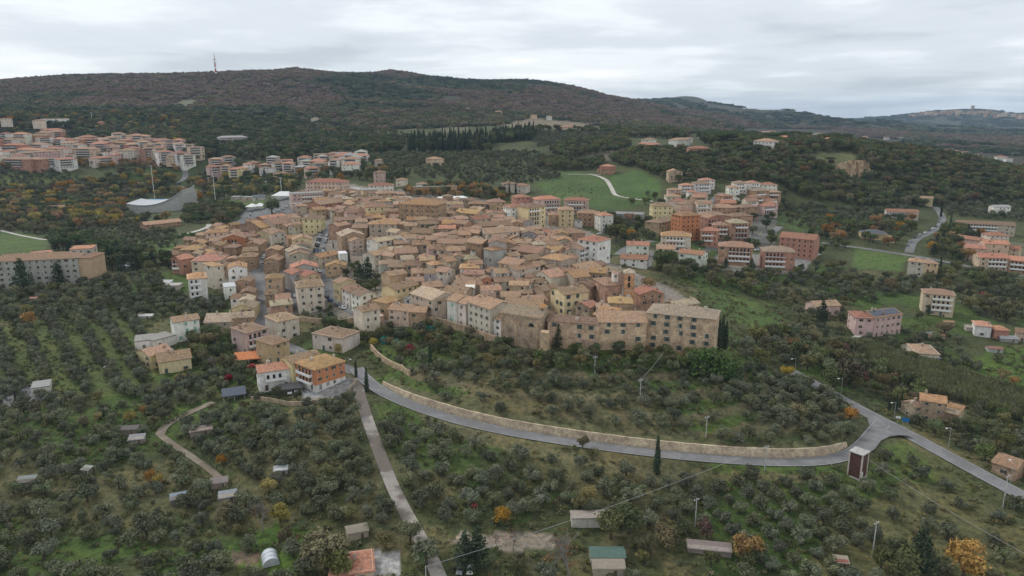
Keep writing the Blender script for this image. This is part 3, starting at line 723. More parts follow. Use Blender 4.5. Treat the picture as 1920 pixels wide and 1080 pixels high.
    if individually:
        for u, z0, ww, hh_, st_, an, ox, oy in wins:
            o = link('door' if st_ == 'door' else 'window', window_mesh(st_, ww, hh_), E, (ox + u * math.cos(an), oy + u * math.sin(an), z0), an, shut if st_ != 'door' else rd.choice(SHUT[1:5]))
    elif wins:
        bx_v, bx_f, bx_m = [], [], []
        for u, z0, ww, hh_, st_, an, ox, oy in wins:
            if st_ == 'band': bs = [(u - ww / 2, -1.2, z0 - .2, u + ww / 2, 0, z0, 1), (u - ww / 2, -1.25, z0 - .2, u + ww / 2, -1.15, z0 + .95, 1), (u - ww / 2, -.05, z0, u + ww / 2, .02, z0 + 2.1, 0)]
            else: bs = [(u - ww * .55, -.05, z0, u + ww * .55, .02, z0 + hh_, 0)]
            V_, F_, M_ = boxes(bs); k = len(bx_v); c_, s__ = math.cos(an), math.sin(an)
            bx_v += [(ox + x * c_ - y * s__, oy + x * s__ + y * c_, z) for x, y, z in V_]
            bx_f += [tuple(i + k for i in f) for f in F_]; bx_m += M_
        o = link('windows', mesh_from('windows', bx_v, bx_f, [M_GLASS, M_BAND], bx_m), E); o['kind'] = 'stuff'
    if T != 'f' and dep < 620 and 'k' not in flags:
        for i in range(rd.choice((0, 1, 1, 2)) if w < 9 else rd.choice((1, 2, 2, 3))):
            u = rd.uniform(-w * .4, w * .4); v = rd.uniform(.15, .85) * d
            zr = h + (rise * (1 - abs(2 * v / d - 1)) if T in 'gh' else rise * (1 - abs(2 * u / w)) if T == 'x' else 0)
            if T == 'h': zr -= rise * .25
            link('chimney', rd.choice((_CH, _CH, _CH2)), ro, (u, v, zr), color=rd.choice(((.42, .33, .26), (.5, .45, .38), (.36, .25, .18))))
    pxm, pym, _d = project(mx, my, zg + h)
    HOUSES.append(dict(o=E, px=float(pxm), py=float(pym), wd=wd, rw=rw, st=n_st, label=label, cat=cat, group=group, dep=dep, T=T, w=w))
    return E
m, t, b = new_mat('solar_cells', .2); b.inputs['Base Color'].default_value = (.03, .04, .065, 1); b.inputs['Specular IOR Level'].default_value = .6; M_SOLAR = m
# ------------------------------------------------------------------ the old hill town: front eave line of each house as surveyed, depth and height in metres
OLD = '''
1027 600 1123 608 9 11 g sa b WO | convent | honey stone convent wing with two rows of windows beside the ivy
1123 603 1213 604 15 11.5 g sa p WO | convent | central convent wing with patched plaster under a broad pinkish roof
1213 585 1342 598 14 15 h sa g WO | convent | tall honey stone convent block with green shutters beside the dark cypresses
1268 574 1311 567 8 11 g st g | convent | rear convent wing with hipped tan roof jutting towards the green meadow
940 585 1013 596 13 13.5 g st g nk | church | windowless brown brick church with grey roof at the edge of the town | church
1135 535 1166 533 15 11.5 h bk b W | church | large brick church nave beside the bell tower | church
1058 552 1104 546 12 10 g ye b O | | tall house with pale yellow gable above the black railed terrace
1142 567 1186 568 10 8 h sa o n | chapel | low polygonal chapel with orange pyramid roof below the bell tower | chapel
1113 589 1147 595 8 8 s st o n | | orange lean-to roofed house between the convent and the yellow gable house
1125 578 1147 577 7 8 x cr p W | chapel | small baroque fronted chapel with curved gable near the orange chapel roof | chapel
1105 576 1123 571 8 7 g st r
1200 552 1245 550 10 8 x bk r
1090 508 1128 500 14 6 g st b
1077 520 1106 517 12 9.5 g ta o b
1013 483 1053 488 12 9 h ta o
1000 511 1033 520 10 8 x cr p b
967 507 1013 498 10 8 g cr b b
935 492 970 498 13 8.5 g st p
965 530 993 533 9 6.5 g wh b
1001 530 1025 528 8 6 g cr b
928 528 963 527 9 6 g cr b
945 574 1015 577 14 7 g st b nk
975 550 998 549 6 5 g bk b n
858 537 905 533 11 7 g ta p
830 546 872 550 11 8 g st b
872 541 890 541 8 7 s wh b
903 557 928 557 9 9 x pe b
862 502 897 502 10 8 h cr o
903 523 922 522 9 7 x co b
907 465 924 469 9 11 h gr o
916 455 948 455 12 14 x gr p
873 453 902 457 10 12 g bk b
885 473 900 472 8 7 f wh c
845 482 875 482 9 6.5 x ta b
820 455 868 457 10 7 g st b
970 470 1007 475 14 7.5 g st p
1042 460 1063 458 14 7.5 x cr b
1063 464 1088 461 10 7 g bk b
1087 468 1103 464 10 8 g wh b B
962 455 995 455 9 6 g cr b
913 438 972 433 14 9 g cr b
892 412 920 408 11 7.5 g cr r
853 398 893 401 13 8 g st o
835 383 868 382 10 8 g cr b
900 424 960 421 12 7.5 g st p
850 418 872 420 10 9 g bk b
880 436 897 437 9 8 g st p
747 382 817 385 18 15 h bk o F | palace | large brick palace with orange hipped roof and three rows of windows | palace
692 420 743 420 13 9.5 h ta o F | | broad stone house with orange hipped roof just below the brick palace
685 388 723 387 9 11 g ye p | | bright yellow ochre house with faded pink roof left of the brick palace
723 396 745 396 9 9 g bk b
680 357 708 356 14 10 f sa c W | convent | flat-topped honey stone block of the old fortress above the town | fortress
707 363 742 362 13 9 h sa b W | | honey stone fortress wing with hipped roof beside the flat-topped block | fortress
650 352 680 358 9 9 f bk c n | | long brick bastion wall at the top of the old town | fortress
700 323 720 323 10 10 h pk b
692 348 738 347 11 6 h wh r | | low white house with red roof beside the climbing road above the town
742 337 762 337 9 6 h cr b
780 345 799 345 9 5 h wh b
827 373 877 371 14 5 f wh w | | long flat white modern building behind the brick palace | building
688 448 708 450 8 9 g wh b B
707 453 735 449 9 8 g wh g
640 443 684 440 15 9.5 x br g b | | wide gabled house with white parapet at the head of the stair lane
658 452 682 450 8 8 x ta b
650 399 686 397 10 8 g pk p
627 413 678 411 9 9 g ta b
633 424 657 420 9 8 g bk p
660 427 688 427 9 9 g br b
770 436 807 437 12 7 g st b b
744 447 784 447 7 6 f wh c
742 475 783 473 12 8 g br b
803 467 827 466 10 7 g pk p
820 468 851 467 10 7 g cr b
703 479 740 470 9 8 g cr b b
713 495 748 493 9 8 h gn b
820 453 853 452 10 7 g ta b
823 428 853 428 9 7.5 g st r
822 413 851 413 9 8 g bk p
785 420 822 419 9 6 g ta p
760 497 788 497 10 7 g st b
731 517 763 512 9 7 g oc b b
774 512 793 511 9 7 g br b
795 512 817 512 9 7 g gr b
817 508 837 510 9 8 g cr p
837 490 855 488 9 8 g st p
843 483 874 482 8 7 x ta b
797 539 830 536 10 7 g st b
857 524 880 523 8 6 g st b
788 488 815 487 9 7.5 g bk p
740 457 765 456 8 6 g bk b
870 513 905 514 8 7 g st p
765 528 795 526 8 7 g ta b
1020 545 1050 540 9 6.5 g st b n
1033 505 1060 500 9 6 g br b
1060 487 1085 482 9 7 g ta b
990 487 1015 484 10 6.5 g st b
1108 540 1122 530 9 8 g bk b
1105 510 1135 512 10 7 g st o
1128 505 1160 512 9 6 g br g
985 520 1003 520 7 6 g st b
905 545 940 543 9 7 g st p
940 556 975 556 9 6.5 g ta b
985 566 1025 563 10 6 g st b n
880 527 905 527 7 6 g br b
930 512 955 510 8 8 g gr b
955 480 975 478 8 8 g ta b
880 495 905 494 8 8 g ta b
838 470 862 470 8 9 g gr b
800 450 822 449 9 8 g br b
860 440 882 440 8 8 g bk p
940 412 965 411 8 8 g cr p
925 445 950 444 8 8 g ta b
1010 455 1040 452 10 6.5 g st b
1005 497 1025 494 7 7 g st b
'''
WEST = '''
573 341 643 342 16 13 h pe r F | school | long peach school with red hipped roof above the piazza | school
592 348 626 347 9 9 h ye o F | | yellow front wing of the peach school with orange roof | school
547 364 608 361 13 10 f pk c B | apartment_block | pink apartment block with balconies above the old town car park | apartments
547 383 573 382 8 6 f pk c
567 410 601 410 13 11 h ye b F | | tall pale yellow house with square windows beside the sloping street
606 384 634 378 14 8 g re b
590 394 612 392 10 8 g oc o
625 372 650 371 8 6 g wh c
490 427 520 422 22 6 g br o
520 421 555 413 20 6 g ta b
500 412 535 405 12 5 g bk r
477 436 504 437 13 7.5 x ye b
509 439 537 437 12 8 x cr p b
540 425 565 420 9 6 g br b
416 447 459 446 15 9 x or b B | | vivid orange apartment house with balconies on the west side | apartments
460 445 485 440 12 7 g br b
384 436 422 435 12 10 h pe o b
460 458 487 458 14 7.5 x br p b
447 482 479 481 11 8 h bk b
455 471 482 470 10 6 g br b
497 469 522 469 11 8 x bk b b
494 488 522 488 11 7.5 x bk p b
549 450 585 448 11 9 x ye b b
547 463 583 461 9 8.5 x gr b b
542 472 582 468 9 8.5 x gr g b
543 478 578 476 11 8.5 x ta p
336 468 369 468 13 8 h br o
369 467 383 461 8 7 g br b
321 485 342 485 11 9 x re r B
342 487 360 482 9 9 g re r
358 489 412 488 14 10 h pe r
300 478 332 478 12 5 h br b
272 422 340 415 12 5 g bk p | | long low house with faded pink roof beside the curving white lane
352 523 387 520 13 13 h wh o B | apartment_block | tall white apartment house with glassy balconies on the west edge | apartments
401 499 419 496 12 13 h cr o
427 503 461 501 12 11 x wh o b
420 539 442 537 10 7 f wh w
441 528 467 528 9 7 x bk b b
450 549 476 548 9 6.5 x bk b b
432 559 448 559 8 6 g wh b
447 564 473 563 9 6.5 x cr g b
434 578 476 577 11 6.5 x ye g b
383 604 435 602 14 5.5 g ta g W | farmhouse | long low farmhouse under a broad grey tan roof at the street bend
435 596 475 593 9 6.5 g br g
497 522 528 521 10 9.5 h oc o b F | | square ochre house with orange roof between the two streets
497 552 518 551 9 6 g bk b
518 562 544 560 11 6 g bk p
508 573 548 569 9 6 g bk g
520 603 560 595 13 9.5 h cr b
462 624 502 614 13 10 h pk b B | villa | pinkish three-floor villa with wraparound balconies above the carport | villa
511 646 542 637 12 8.5 h oc p
545 503 595 500 11 8 x gr r b
548 514 576 510 11 9 x gr r b
573 518 601 514 10 9 x oc r b
557 539 607 535 14 13.5 h cr b F | apartment_block | big cream four-floor block between the lane and the sloping street | apartments
623 524 638 533 9 10 g ye b
638 538 657 548 9 9 g wh b F
657 548 675 555 9 9.5 g wh b F
602 483 635 475 9 5.5 g ta o
610 499 647 498 9 5.5 x oc o
637 476 651 475 7 6 f wh w
668 560 690 566 8 6 g cr b
699 563 725 568 10 8.5 h oc o
680 584 712 578 9 12 g cr b | | tall narrow cream house with brown roof at the foot of the old town
695 598 720 592 7 4.5 s pe b
728 579 766 583 10 8 g pe b
767 584 797 585 9 7 g bk b
740 543 785 533 10 8.5 g ye b b | | pale yellow house with long tan roof beside the stair lane
770 549 810 562 14 10 g ta g
757 559 771 561 6 5.5 f wh c
838 561 856 565 11 11 g wh b G | | white house with green shutters in the row above the gardens
856 565 873 570 11 11 g cr b
877 565 919 579 13 12.5 g cr b F | | long cream house with five window columns at the end of the garden row
918 592 939 600 9 8 g wh p F
810 563 836 562 10 9 g ta b
563 690 563 690 0 0 -
325 604 373 597 9 9.5 g wh b G | | white house with bright green shutters among the olives
585 624 640 634 12 7 h cr b
485 698 547 689 9 7.8 g wh r B | villa | white villa with red roof and white balconies beside the orange block | villa
547 681 602 667 9 8.5 g ye b | | cream house with long brown roof behind the orange block
590 693 646 676 13 8.6 h or o F | apartment_block | orange apartment block with orange roof beside the gravel road fork | apartments
297 679 358 670 13 5.5 g ye p | villa | rambling cream villa with stepped pink brown roofs left of the cypress | villa
283 668 320 655 11 6 g ye p
252 641 288 637 10 4.5 f wh c W
288 640 328 628 9 4.5 f wh c W
-25 491 145 483 15 15 h gr b F | institute | long grey four-floor institute with brown roof behind two cedars | institute
145 483 168 483 15 15 h oc p n | | ochre end block of the long grey institute | institute
130 468 172 466 12 16 f gr r
60 478 100 474 10 16 f wh r n
160 470 176 466 14 15 h re p
90 390 122 388 11 7 g wh b | | small white farmhouse among autumn trees on the left | farmhouse
58 729 93 724 8 3 f wh c W
433 369 450 369 8 4 f ta c
452 370 475 370 8 4 f ta c
475 369 497 368 8 4 g gr d
'''
EAST = '''
878 382 911 382 11 9 h br p
918 379 949 378 12 10.5 h oc b
967 370 995 369 12 12 h re r
957 389 988 387 12 13.5 h wh r F | apartment_block | white four-floor apartment house with dark windows left of the yellow tower block | apartments
990 389 1023 386 13 16 h ye b B | apartment_block | tall yellow apartment block with side balconies behind the old town | apartments
1007 374 1051 372 12 11 h pk r B | apartment_block | left of two twin red roofed apartment houses below the meadow | apartments
1057 375 1102 376 12 11 h pk r B | apartment_block | right of two twin red roofed apartment houses below the meadow | apartments
1048 393 1076 393 12 13 h ye b F
1029 403 1048 403 11 8 h br p
1082 399 1122 400 11 10 h bk b F
1077 414 1092 414 8 5 f wh c
1126 404 1150 403 11 12 h wh r
1043 438 1097 436 15 6.5 h bk p
990 438 1018 438 10 6 h wh p
1029 439 1048 440 9 5.5 x wh r
1018 436 1032 436 10 6 g wh r
975 434 1020 428 10 5 g br b
1083 448 1121 453 14 13 h wh r | apartment_block | big white apartment block with long balconies behind the old town roofs | apartments
1143 401 1206 403 14 5 f gr c W
1224 386 1262 386 13 11 h ye b F | | broad yellow three-floor house with brown roof below the meadow
1235 418 1268 412 12 8 h br b
1278 405 1313 403 13 18 h or o F | apartment_block | tall orange apartment tower with pale floor bands | apartments
1276 393 1297 393 10 9 h pk b
1287 383 1320 379 12 10 h pe b
1250 368 1277 368 10 7 h cr b
1254 356 1278 356 9 7 h pk b
1291 360 1308 360 9 8 h wh r
1303 366 1327 366 10 7 g wh r
1302 344 1334 344 11 9 h wh b B
1367 351 1388 351 10 9 h wh b
1378 343 1402 343 11 9 h wh p B
1362 372 1387 371 9 5 x wh b
1336 389 1382 389 12 8.5 h bk b
1315 403 1362 403 12 10 h re b
1327 409 1353 408 11 11 x re p B
1314 432 1348 433 12 11 h re r B
1239 441 1296 443 13 13.5 h cr o B | apartment_block | cream apartment block with recessed balconies below the orange tower | apartments
1176 459 1217 460 10 7.5 g wh r | | white house with red roof and pink centre beside the valley road
1163 484 1213 487 11 5 g wh r W | | long low white house with red roof and a red car outside
1272 473 1317 478 10 7.5 g wh r
1232 466 1266 467 11 6 g cr b
1369 418 1405 418 13 14 h bk g B
1348 461 1412 464 14 12.5 h bk b B | apartment_block | long brick apartment block with rows of balconies at the valley edge | apartments
1373 406 1412 404 12 9 h bk b
1390 389 1423 387 11 10 h bk b
1417 358 1443 357 12 11 h bk g B
1430 346 1458 346 11 9 h wh r
1462 444 1528 450 16 13 g re r F | apartment_block | wide red brick apartment block with long red roof on the valley side | apartments
1432 471 1492 473 15 13 h re g B | apartment_block | brick and white apartment block with wraparound balconies and grey tan roof | apartments
1795 418 1905 423 12 8 g ta b B | apartment_block | long terraced house row with white balconies on the right | apartments
1857 441 1893 441 11 8 h cr r
1813 464 1848 466 11 8 g pe r
1847 456 1893 458 11 11 g pe r
1893 466 1912 468 10 8 g pe r
1838 482 1892 484 12 9 g pe r B
1892 487 1945 492 12 9 g bk r B
1790 442 1825 452 10 4 h pk r
1663 396 1723 398 11 6.5 g cr r B
1723 371 1750 372 10 7 g ye b
1865 388 1896 388 9 7 g wh c
1617 438 1665 440 16 4.5 h ye d
1665 446 1684 446 8 4 h ye b
1703 489 1734 492 11 9.5 h cr b
1734 493 1760 494 11 10 h oc b
1732 549 1792 554 11 12 h pe b B | apartment_block | peach apartment house with grey ground floor above a red shrub | apartments
1530 574 1576 572 10 5.5 g pk b | villa | small pink villa with brown roof among the trees | villa
1606 595 1640 596 12 9.5 h pk r
1641 595 1692 588 11 10.5 g pk b SF | apartment_block | big pink house with solar panels across its roof | house
1717 661 1762 664 14 4.5 h cr b | villa | low villa with hipped brown roof and a solar canopy | villa
1829 609 1860 612 9 6 h wh r
1866 618 1893 619 8 5 h re r
1905 622 1935 626 8 5 g pe b
1727 749 1774 756 8 8 g st o | farmhouse | old stone farmhouse with orange roof beside the main road | farmhouse
1716 763 1732 760 6 5 g st b
1770 772 1797 779 7 4 s st o
1863 864 1903 880 9 4 g br b
1413 264 1450 265 16 11 h wh p F | convent | long white convent with pink roof on the wooded ridge | convent
1293 278 1332 278 13 9 h re r
1269 262 1296 261 12 8 h wh b
1200 270 1226 272 12 7 g cr r
1216 262 1232 260 11 7 h wh p
1120 317 1148 318 13 5 h br r | villa | brick villa on a terrace at the head of the white track | villa
1124 311 1146 312 10 8 h re r n
1255 322 1280 322 13 9 x st b
941 345 968 345 12 8 h cr b | | cream villa behind two dark cypresses | villa
962 347 986 348 10 7 h cr p
770 351 857 349 3 6 f br c n | town_wall | long brown stone terrace wall above the brick palace | wall
798 297 820 298 11 7 h pe p
630 269 646 270 10 7 h pe r
1395 405 1396 405 0 0 -
'''
FARLEFT = '''
0 250 12 250 wh
0 262 25 262 wh
20 251 48 251 wh
22 258 47 258 cr
0 272 42 272 re
5 266 35 266 pe
50 254 85 254 re
66 249 92 249 pk
90 247 112 247 re
92 244 112 243 pk
78 258 95 257 wh
98 260 115 261 wh
48 270 82 271 wh
100 265 118 265 re
118 268 155 267 cr
115 262 135 262 pk
140 266 165 266 wh
158 262 180 261 re
160 257 178 256 pk
178 270 200 269 pk
184 268 205 267 re
212 268 238 268 re
222 263 242 263 re
240 271 268 270 re
30 280 72 281 cr
75 285 110 283 pk
82 278 118 279 cr
138 279 178 279 pe
20 292 45 292 wh
5 298 55 299 re
48 298 72 299 re
75 297 110 296 wh
112 299 142 297 wh
120 291 143 290 wh
175 297 215 295 cr
196 286 212 285 wh
215 290 255 288 pk
220 282 250 282 cr
270 279 295 278 re
268 284 285 284 pk
295 285 325 284 wh
310 292 335 292 pe
330 287 352 286 wh
340 291 366 290 wh
345 299 366 298 pe
95 223 115 222 wh
60 226 78 226 cr
182 229 190 229 re
0 222 14 222 cr
-40 262 -5 262 re
-60 275 -15 276 wh
-50 292 -8 293 cr
390 313 415 312 pk
412 311 430 311 pk
428 317 447 317 ye
446 316 466 315 ye
461 305 482 305 re
462 308 484 307 wh
484 309 505 309 re
486 314 517 314 wh
512 326 540 326 pe
512 306 532 305 wh
528 306 548 306 cr
550 313 575 313 gr
578 302 608 302 ye
576 316 600 315 pk
617 300 636 300 wh
640 298 672 298 wh
640 308 672 308 wh
702 300 714 300 pk
395 318 412 318 pk
410 258 465 257 gr
820 203 828 203 wh
833 204 846 204 wh
872 202 882 202 wh
888 201 898 201 wh
926 209 942 209 pe
865 229 876 229 cr
995 216 1007 216 pe
1054 238 1080 237 pe
1025 218 1035 218 wh
449 148 463 148 wh
548 205 563 205 wh
583 222 596 222 wh
1290 258 1300 258 wh
1410 248 1430 247 pe
1430 247 1455 246 pk
1455 250 1480 249 pe
1463 257 1485 257 cr
1497 250 1510 250 pk
1512 249 1527 249 wh
1530 250 1545 250 pe
1550 260 1566 260 pe
1618 256 1628 256 pe
1660 258 1668 258 wh
1684 257 1694 257 wh
1770 281 1783 281 wh
1788 283 1800 283 pe
1806 285 1822 285 wh
1828 291 1842 291 pe
1870 294 1890 294 wh
1888 297 1900 297 wh
1655 246 1666 246 pe
1700 242 1712 242 pe
1588 228 1596 228 wh
'''
def parse(block, group, defcat='house'):
    for ln in block.strip().splitlines():
        q_ = [s_.strip() for s_ in ln.split('|')]; p = q_[0].split()
        if p[6] == '-': continue
        x1, y1, x2, y2, d, h = map(float, p[:6]); T, wall, roof = p[6:9]; fl = p[9] if len(p) > 9 else ''
        nm = (q_[1] if len(q_) > 1 and q_[1] else 'house'); lb = q_[2] if len(q_) > 2 else None; ct = q_[3] if len(q_) > 3 else (defcat if nm == 'house' else nm.replace('_', ' '))
        if 'B' in fl and nm == 'house': nm, ct = 'apartment_house', 'house'
        if nm == 'house' and 'old hill' in group: nm = 'town_house'
        house(nm, x1, y1, x2, y2, d, h, T, wall, roof, fl, lb, ct, group)
parse(OLD, 'houses of the old hill town')
parse(WEST, 'houses on the west side of the town')
parse(EAST, 'houses east of the old town')
for ln in FARLEFT.strip().splitlines():
    p = ln.split(); x1, y1, x2, y2 = map(float, p[:4]); rd_ = random.Random(int(x1 * 3 + y1 * 7))
    big = x1 < 680 and 240 < y1; 
    h_ = rd_.choice((9, 12, 12, 15)) if big else 7
    dd = 13 if big else 10
    house('apartment_block' if big else 'house', x1, y1, x2, y2, dd, h_, rd_.choice(('h', 'h', 'h', 'f')) if p[4] in ('wh', 'cr') else 'h', p[4], rd_.choice(('r', 'p', 'b', 'r')) if p[4] != 'gr' else 'c', 'B' if big and rd_.random() < .7 else '', None, 'apartments' if big else 'house',
          'apartment blocks of the spa town on the left' if big else 'scattered far houses')

# ------------------------------------------------------------------ the smaller houses packed between them
def covered(x, y, marg):
    for cx_, cy_, rz, w, dd in FOOT:
        if abs(cx_ - x) > 40 or abs(cy_ - y) > 40: continue
        c_, s__ = math.cos(-rz), math.sin(-rz); u, v = x - cx_, y - cy_
        if abs(u * c_ - v * s__) < w / 2 + marg and abs(u * s__ + v * c_) < dd / 2 + marg: return True
    return False
def pack(poly, sp, ws, ds, hs, walls, roofs, group, r0, r1, gap, flags, seed, marg, name='house', types='gghx', nmax=400):
    rd = random.Random(seed); ed = [at(*p_) for p_ in poly]; ed = np.array([e for e in ed if e and r0 < math.hypot(e[0], e[1]) < r1 * 1.2])
    bt = at(1180, 508, 18.5)
    pts = [(x, y) for x in np.arange(ed[:, 0].min(), ed[:, 0].max(), sp) for y in np.arange(ed[:, 1].min(), ed[:, 1].max(), sp)]; rd.shuffle(pts); n_ = 0
    for x, y in pts:
        x += rd.uniform(-.3, .3) * sp; y += rd.uniform(-.3, .3) * sp; z = float(ground(x, y)); px, py, dep = project(x, y, z)
        if math.hypot(x - bt[0], y - bt[1]) < 16 and y < bt[1] + 4: continue
        if n_ >= nmax or not (r0 < math.hypot(x, y) < r1) or not in_poly(np.array([px]), np.array([py]), poly)[0] or _grid(np.array([x]), np.array([y]), np.minimum(ROAD_MASK, 99))[0] < gap or covered(x, y, marg): continue
        near = sorted(FOOT, key=lambda f: (f[0] - x) ** 2 + (f[1] - y) ** 2)[:3]; rz = rd.choice(near)[2] + rd.choice((0, 0, 0, math.pi / 2)) * (1 if rd.random() < .3 else 0) + rd.uniform(-.12, .12)
        if rz > .9: rz -= math.pi / 2
        w, d, h = rd.uniform(*ws), rd.uniform(*ds), rd.uniform(*hs); c_, s__ = math.cos(rz), math.sin(rz); fx, fy = x + s__ * d / 2, y - c_ * d / 2
        a1 = project(fx - c_ * w / 2, fy - s__ * w / 2, z + h); a2 = project(fx + c_ * w / 2, fy + s__ * w / 2, z + h)
        house(name, float(a1[0]), float(a1[1]), float(a2[0]), float(a2[1]), d, h, rd.choice(types), rd.choice(walls), rd.choice(roofs), flags, None, 'house' if name != 'apartment_block' else 'apartments', group); n_ += 1
OLDP = [(560,372),(640,365),(740,375),(850,385),(960,405),(1010,440),(1080,470),(1130,505),(1140,540),(1100,540),(1030,560),(1020,575),(945,570),(880,560),(840,550),(800,545),(740,535),(730,500),(700,480),(690,455),(640,440),(610,470),(606,440),(612,405),(560,400)]
pack(OLDP, 6.2, (6.5, 10), (7, 10.5), (5.5, 8.0), ('st', 'ta', 'br', 'cr', 'st', 'ta', 'bk', 'gr'), ('b', 'b', 'p', 'g', 'b', 'p', 'o'), 'houses of the old hill town', 300, 760, 3.4, '', 11, 1.6, 'town_house', 'gghx', 175)
pack([(400,440),(480,430),(560,420),(600,440),(590,520),(560,580),(520,590),(497,590),(497,500),(470,500),(430,540),(340,500),(340,470)], 6, (6, 9), (7, 10), (5.5, 8), ('bk', 'ta', 'cr', 'br', 'pe'), ('b', 'o', 'p', 'b'), 'houses on the west side of the town', 300, 640, 4.0, '', 12, 2.4, nmax=30)
pack([(-60,246),(115,244),(270,266),(372,284),(372,300),(200,303),(0,306),(-60,302)], 15, (12, 20), (10, 13), (8, 13), ('wh', 'pk', 'cr', 'pe', 'pk', 'wh'), ('p', 'r', 'b', 'p'), 'apartment blocks of the spa town on the left', 850, 1250, 2, 'B', 13, 4, 'apartment_block', 'hhhf', 70)
pack([(390,312),(560,302),(680,296),(690,312),(600,325),(480,326),(400,322)], 16, (12, 20), (10, 13), (8, 12), ('wh', 'pk', 'cr', 'gr'), ('p', 'r', 'b', 'c'), 'apartment blocks beyond the piazza', 750, 1150, 2, 'B', 14, 4, 'apartment_block', 'hhhf', 22)
pack([(1235,358),(1310,350),(1450,350),(1460,395),(1400,455),(1320,455),(1235,430)], 14, (9, 14), (9, 12), (7, 11), ('re', 'pk', 'wh', 'cr', 'bk'), ('b', 'r', 'p'), 'houses east of the old town', 480, 800, 2, 'B', 15, 3.5, 'apartment_block', 'hhg', 16)
# ------------------------------------------------------------------ bell tower, belfry, cabin, sports hall, masts
def arch_box(w, h, d0, d1, n_=6):
    """an arched dark opening, front at y=d0"""
    pr = [(-w / 2, 0), (w / 2, 0)] + [(w / 2 * math.cos(a), h - w / 2 + w / 2 * math.sin(a)) for a in np.linspace(0, math.pi, n_)]
    k = len(pr); V = [(x, d0, z) for x, z in pr] + [(x, d1, z) for x, z in pr]
    return V, [tuple(range(k)), tuple(range(2 * k - 1, k - 1, -1))] + [(i, k + i, k + (i + 1) % k, (i + 1) % k) for i in range(k)]
def pyramid(a, z0, z1, ov=0.0):
    b_ = a + ov; V = [(-b_, -b_, z0), (b_, -b_, z0), (b_, b_, z0), (-b_, b_, z0), (0, 0, z1)]
    return V, [(0, 1, 4), (1, 2, 4), (2, 3, 4), (3, 0, 4), (3, 2, 1, 0)]
p = at(1180, 508, 18.5); T0 = empty('bell_tower', p, math.radians(-8))
a = 2.35
bx = [(-a, -a, -5, a, a, 17.6, 0), (-a - .12, -a - .12, 9.6, a + .12, a + .12, 9.9, 1), (-a - .25, -a - .25, 17.6, a + .25, a + .25, 18.1, 1), (-a - .1, -a - .1, 3, a + .1, a + .1, 3.3, 1)]
link('shaft', box_mesh('shaft', bx, [M_STONE, M_STONEW]), T0, color=(.50, .29, .17))
V, F = pyramid(a, 18.1, 19.9, .35); link('roof', mesh_from('roof', V, F, [M_ROOF]), T0, color=(.40, .34, .27))
for an, nm in ((0, 's'), (math.pi / 2, 'e'), (-math.pi / 2, 'w')):
    for z_ in (11.2, 14.2):
        V, F = arch_box(1.1, 2.4, -.06, .06); link('bell_opening', mesh_from('bell_opening', V, F, [M_GLASS]), T0, (math.sin(an) * a, -math.cos(an) * a, z_), an)
V = [(0, -.05, 0)] + [(.95 * math.cos(t_), -.05, .95 * math.sin(t_)) for t_ in np.linspace(0, 2 * math.pi, 20)[:-1]]
cl_ = link('clock_face', mesh_from('clock_face', V, [(0, 1 + i, 1 + (i + 1) % 19) for i in range(19)], [M_WHITE]), T0, (0, -a - .08, 7.2))
link('clock_hand', box_mesh('clock_hand', [(-.06, -.12, -.05, .06, -.08, .7, 0), (-.05, -.12, -.06, .5, -.08, .06, 0)], [M_DARK]), cl_)
tag(T0, 'square brick bell tower with clock and arched openings behind the convent', 'bell tower')
p = at(1019, 575, 15.5); T0 = empty('belfry', p, math.radians(-22))
link('shaft', box_mesh('shaft', [(-1.3, -1.3, 4, 1.3, 1.3, 15.2, 0), (-1.45, -1.45, 15.2, 1.45, 1.45, 15.5, 1)], [M_STONE, M_STONEW]), T0, color=(.40, .29, .2))
V, F = pyramid(1.3, 15.5, 16.9, .2); link('roof', mesh_from('roof', V, F, [M_ROOF]), T0, color=(.44, .24, .10))
for an in (0, math.pi / 2, -math.pi / 2):
    V, F = arch_box(.9, 2.2, -.06, .06); link('bell_opening', mesh_from('bell_opening', V, F, [M_GLASS]), T0, (math.sin(an) * 1.3, -math.cos(an) * 1.3, 12.6), an)
tag(T0, 'small belfry with orange pointed cap on the corner of the brown church', 'belfry')
# the white lantern on the nave roof
p = at(1153, 517, 15); T0 = empty('lantern_turret', p, .2)
link('shaft', box_mesh('shaft', [(-1.2, -1.2, 10, 1.2, 1.2, 16.5, 0)], [M_PLASTER]), T0, color=(.68, .64, .58)); V, F = pyramid(1.2, 16.5, 17.3, .15); link('roof', mesh_from('roof', V, F, [M_ROOF]), T0, color=(.4, .24, .17))
link('window', window_mesh('bare', .7, 1.2), T0, (0, -1.2, 14.4)); tag(T0, 'little white turret on the church roof beside the bell tower', 'turret')
fr = frame_of(940, 585, 1013, 596, 13.5); (mx_, my_), rz_, w_, zg_ = fr
T0 = [h_['o'] for h_ in HOUSES if h_['o'].name.startswith('church')][0]
V, F = arch_box(2.4, 1.5, -.06, .06, 9); link('lunette_window', mesh_from('lunette_window', V, F, [M_GLASS]), T0, (w_ * .28, 0, 9.2))
for x_ in (-.40, -.22, -.04, .12):
    V, F = arch_box(1.5, 1.4, -.05, .05, 9); link('blocked_arch', mesh_from('blocked_arch', V, F, [M_STONE]), T0, (w_ * x_, 0, 9.6), color=(.50, .35, .24))
for x_ in (-.47, -.12, .42): link('pilaster', box_mesh('pilaster', [(w_ * x_ - .35, -.22, -3, w_ * x_ + .35, .05, 12.8, 0)], [M_STONE]), T0, color=(.46, .36, .26))
link('cornice', box_mesh('cornice', [(-w_ / 2 - .1, -.28, 12.6, w_ / 2 + .1, .02, 13.1, 0)], [M_STONE]), T0, color=(.42, .32, .23))
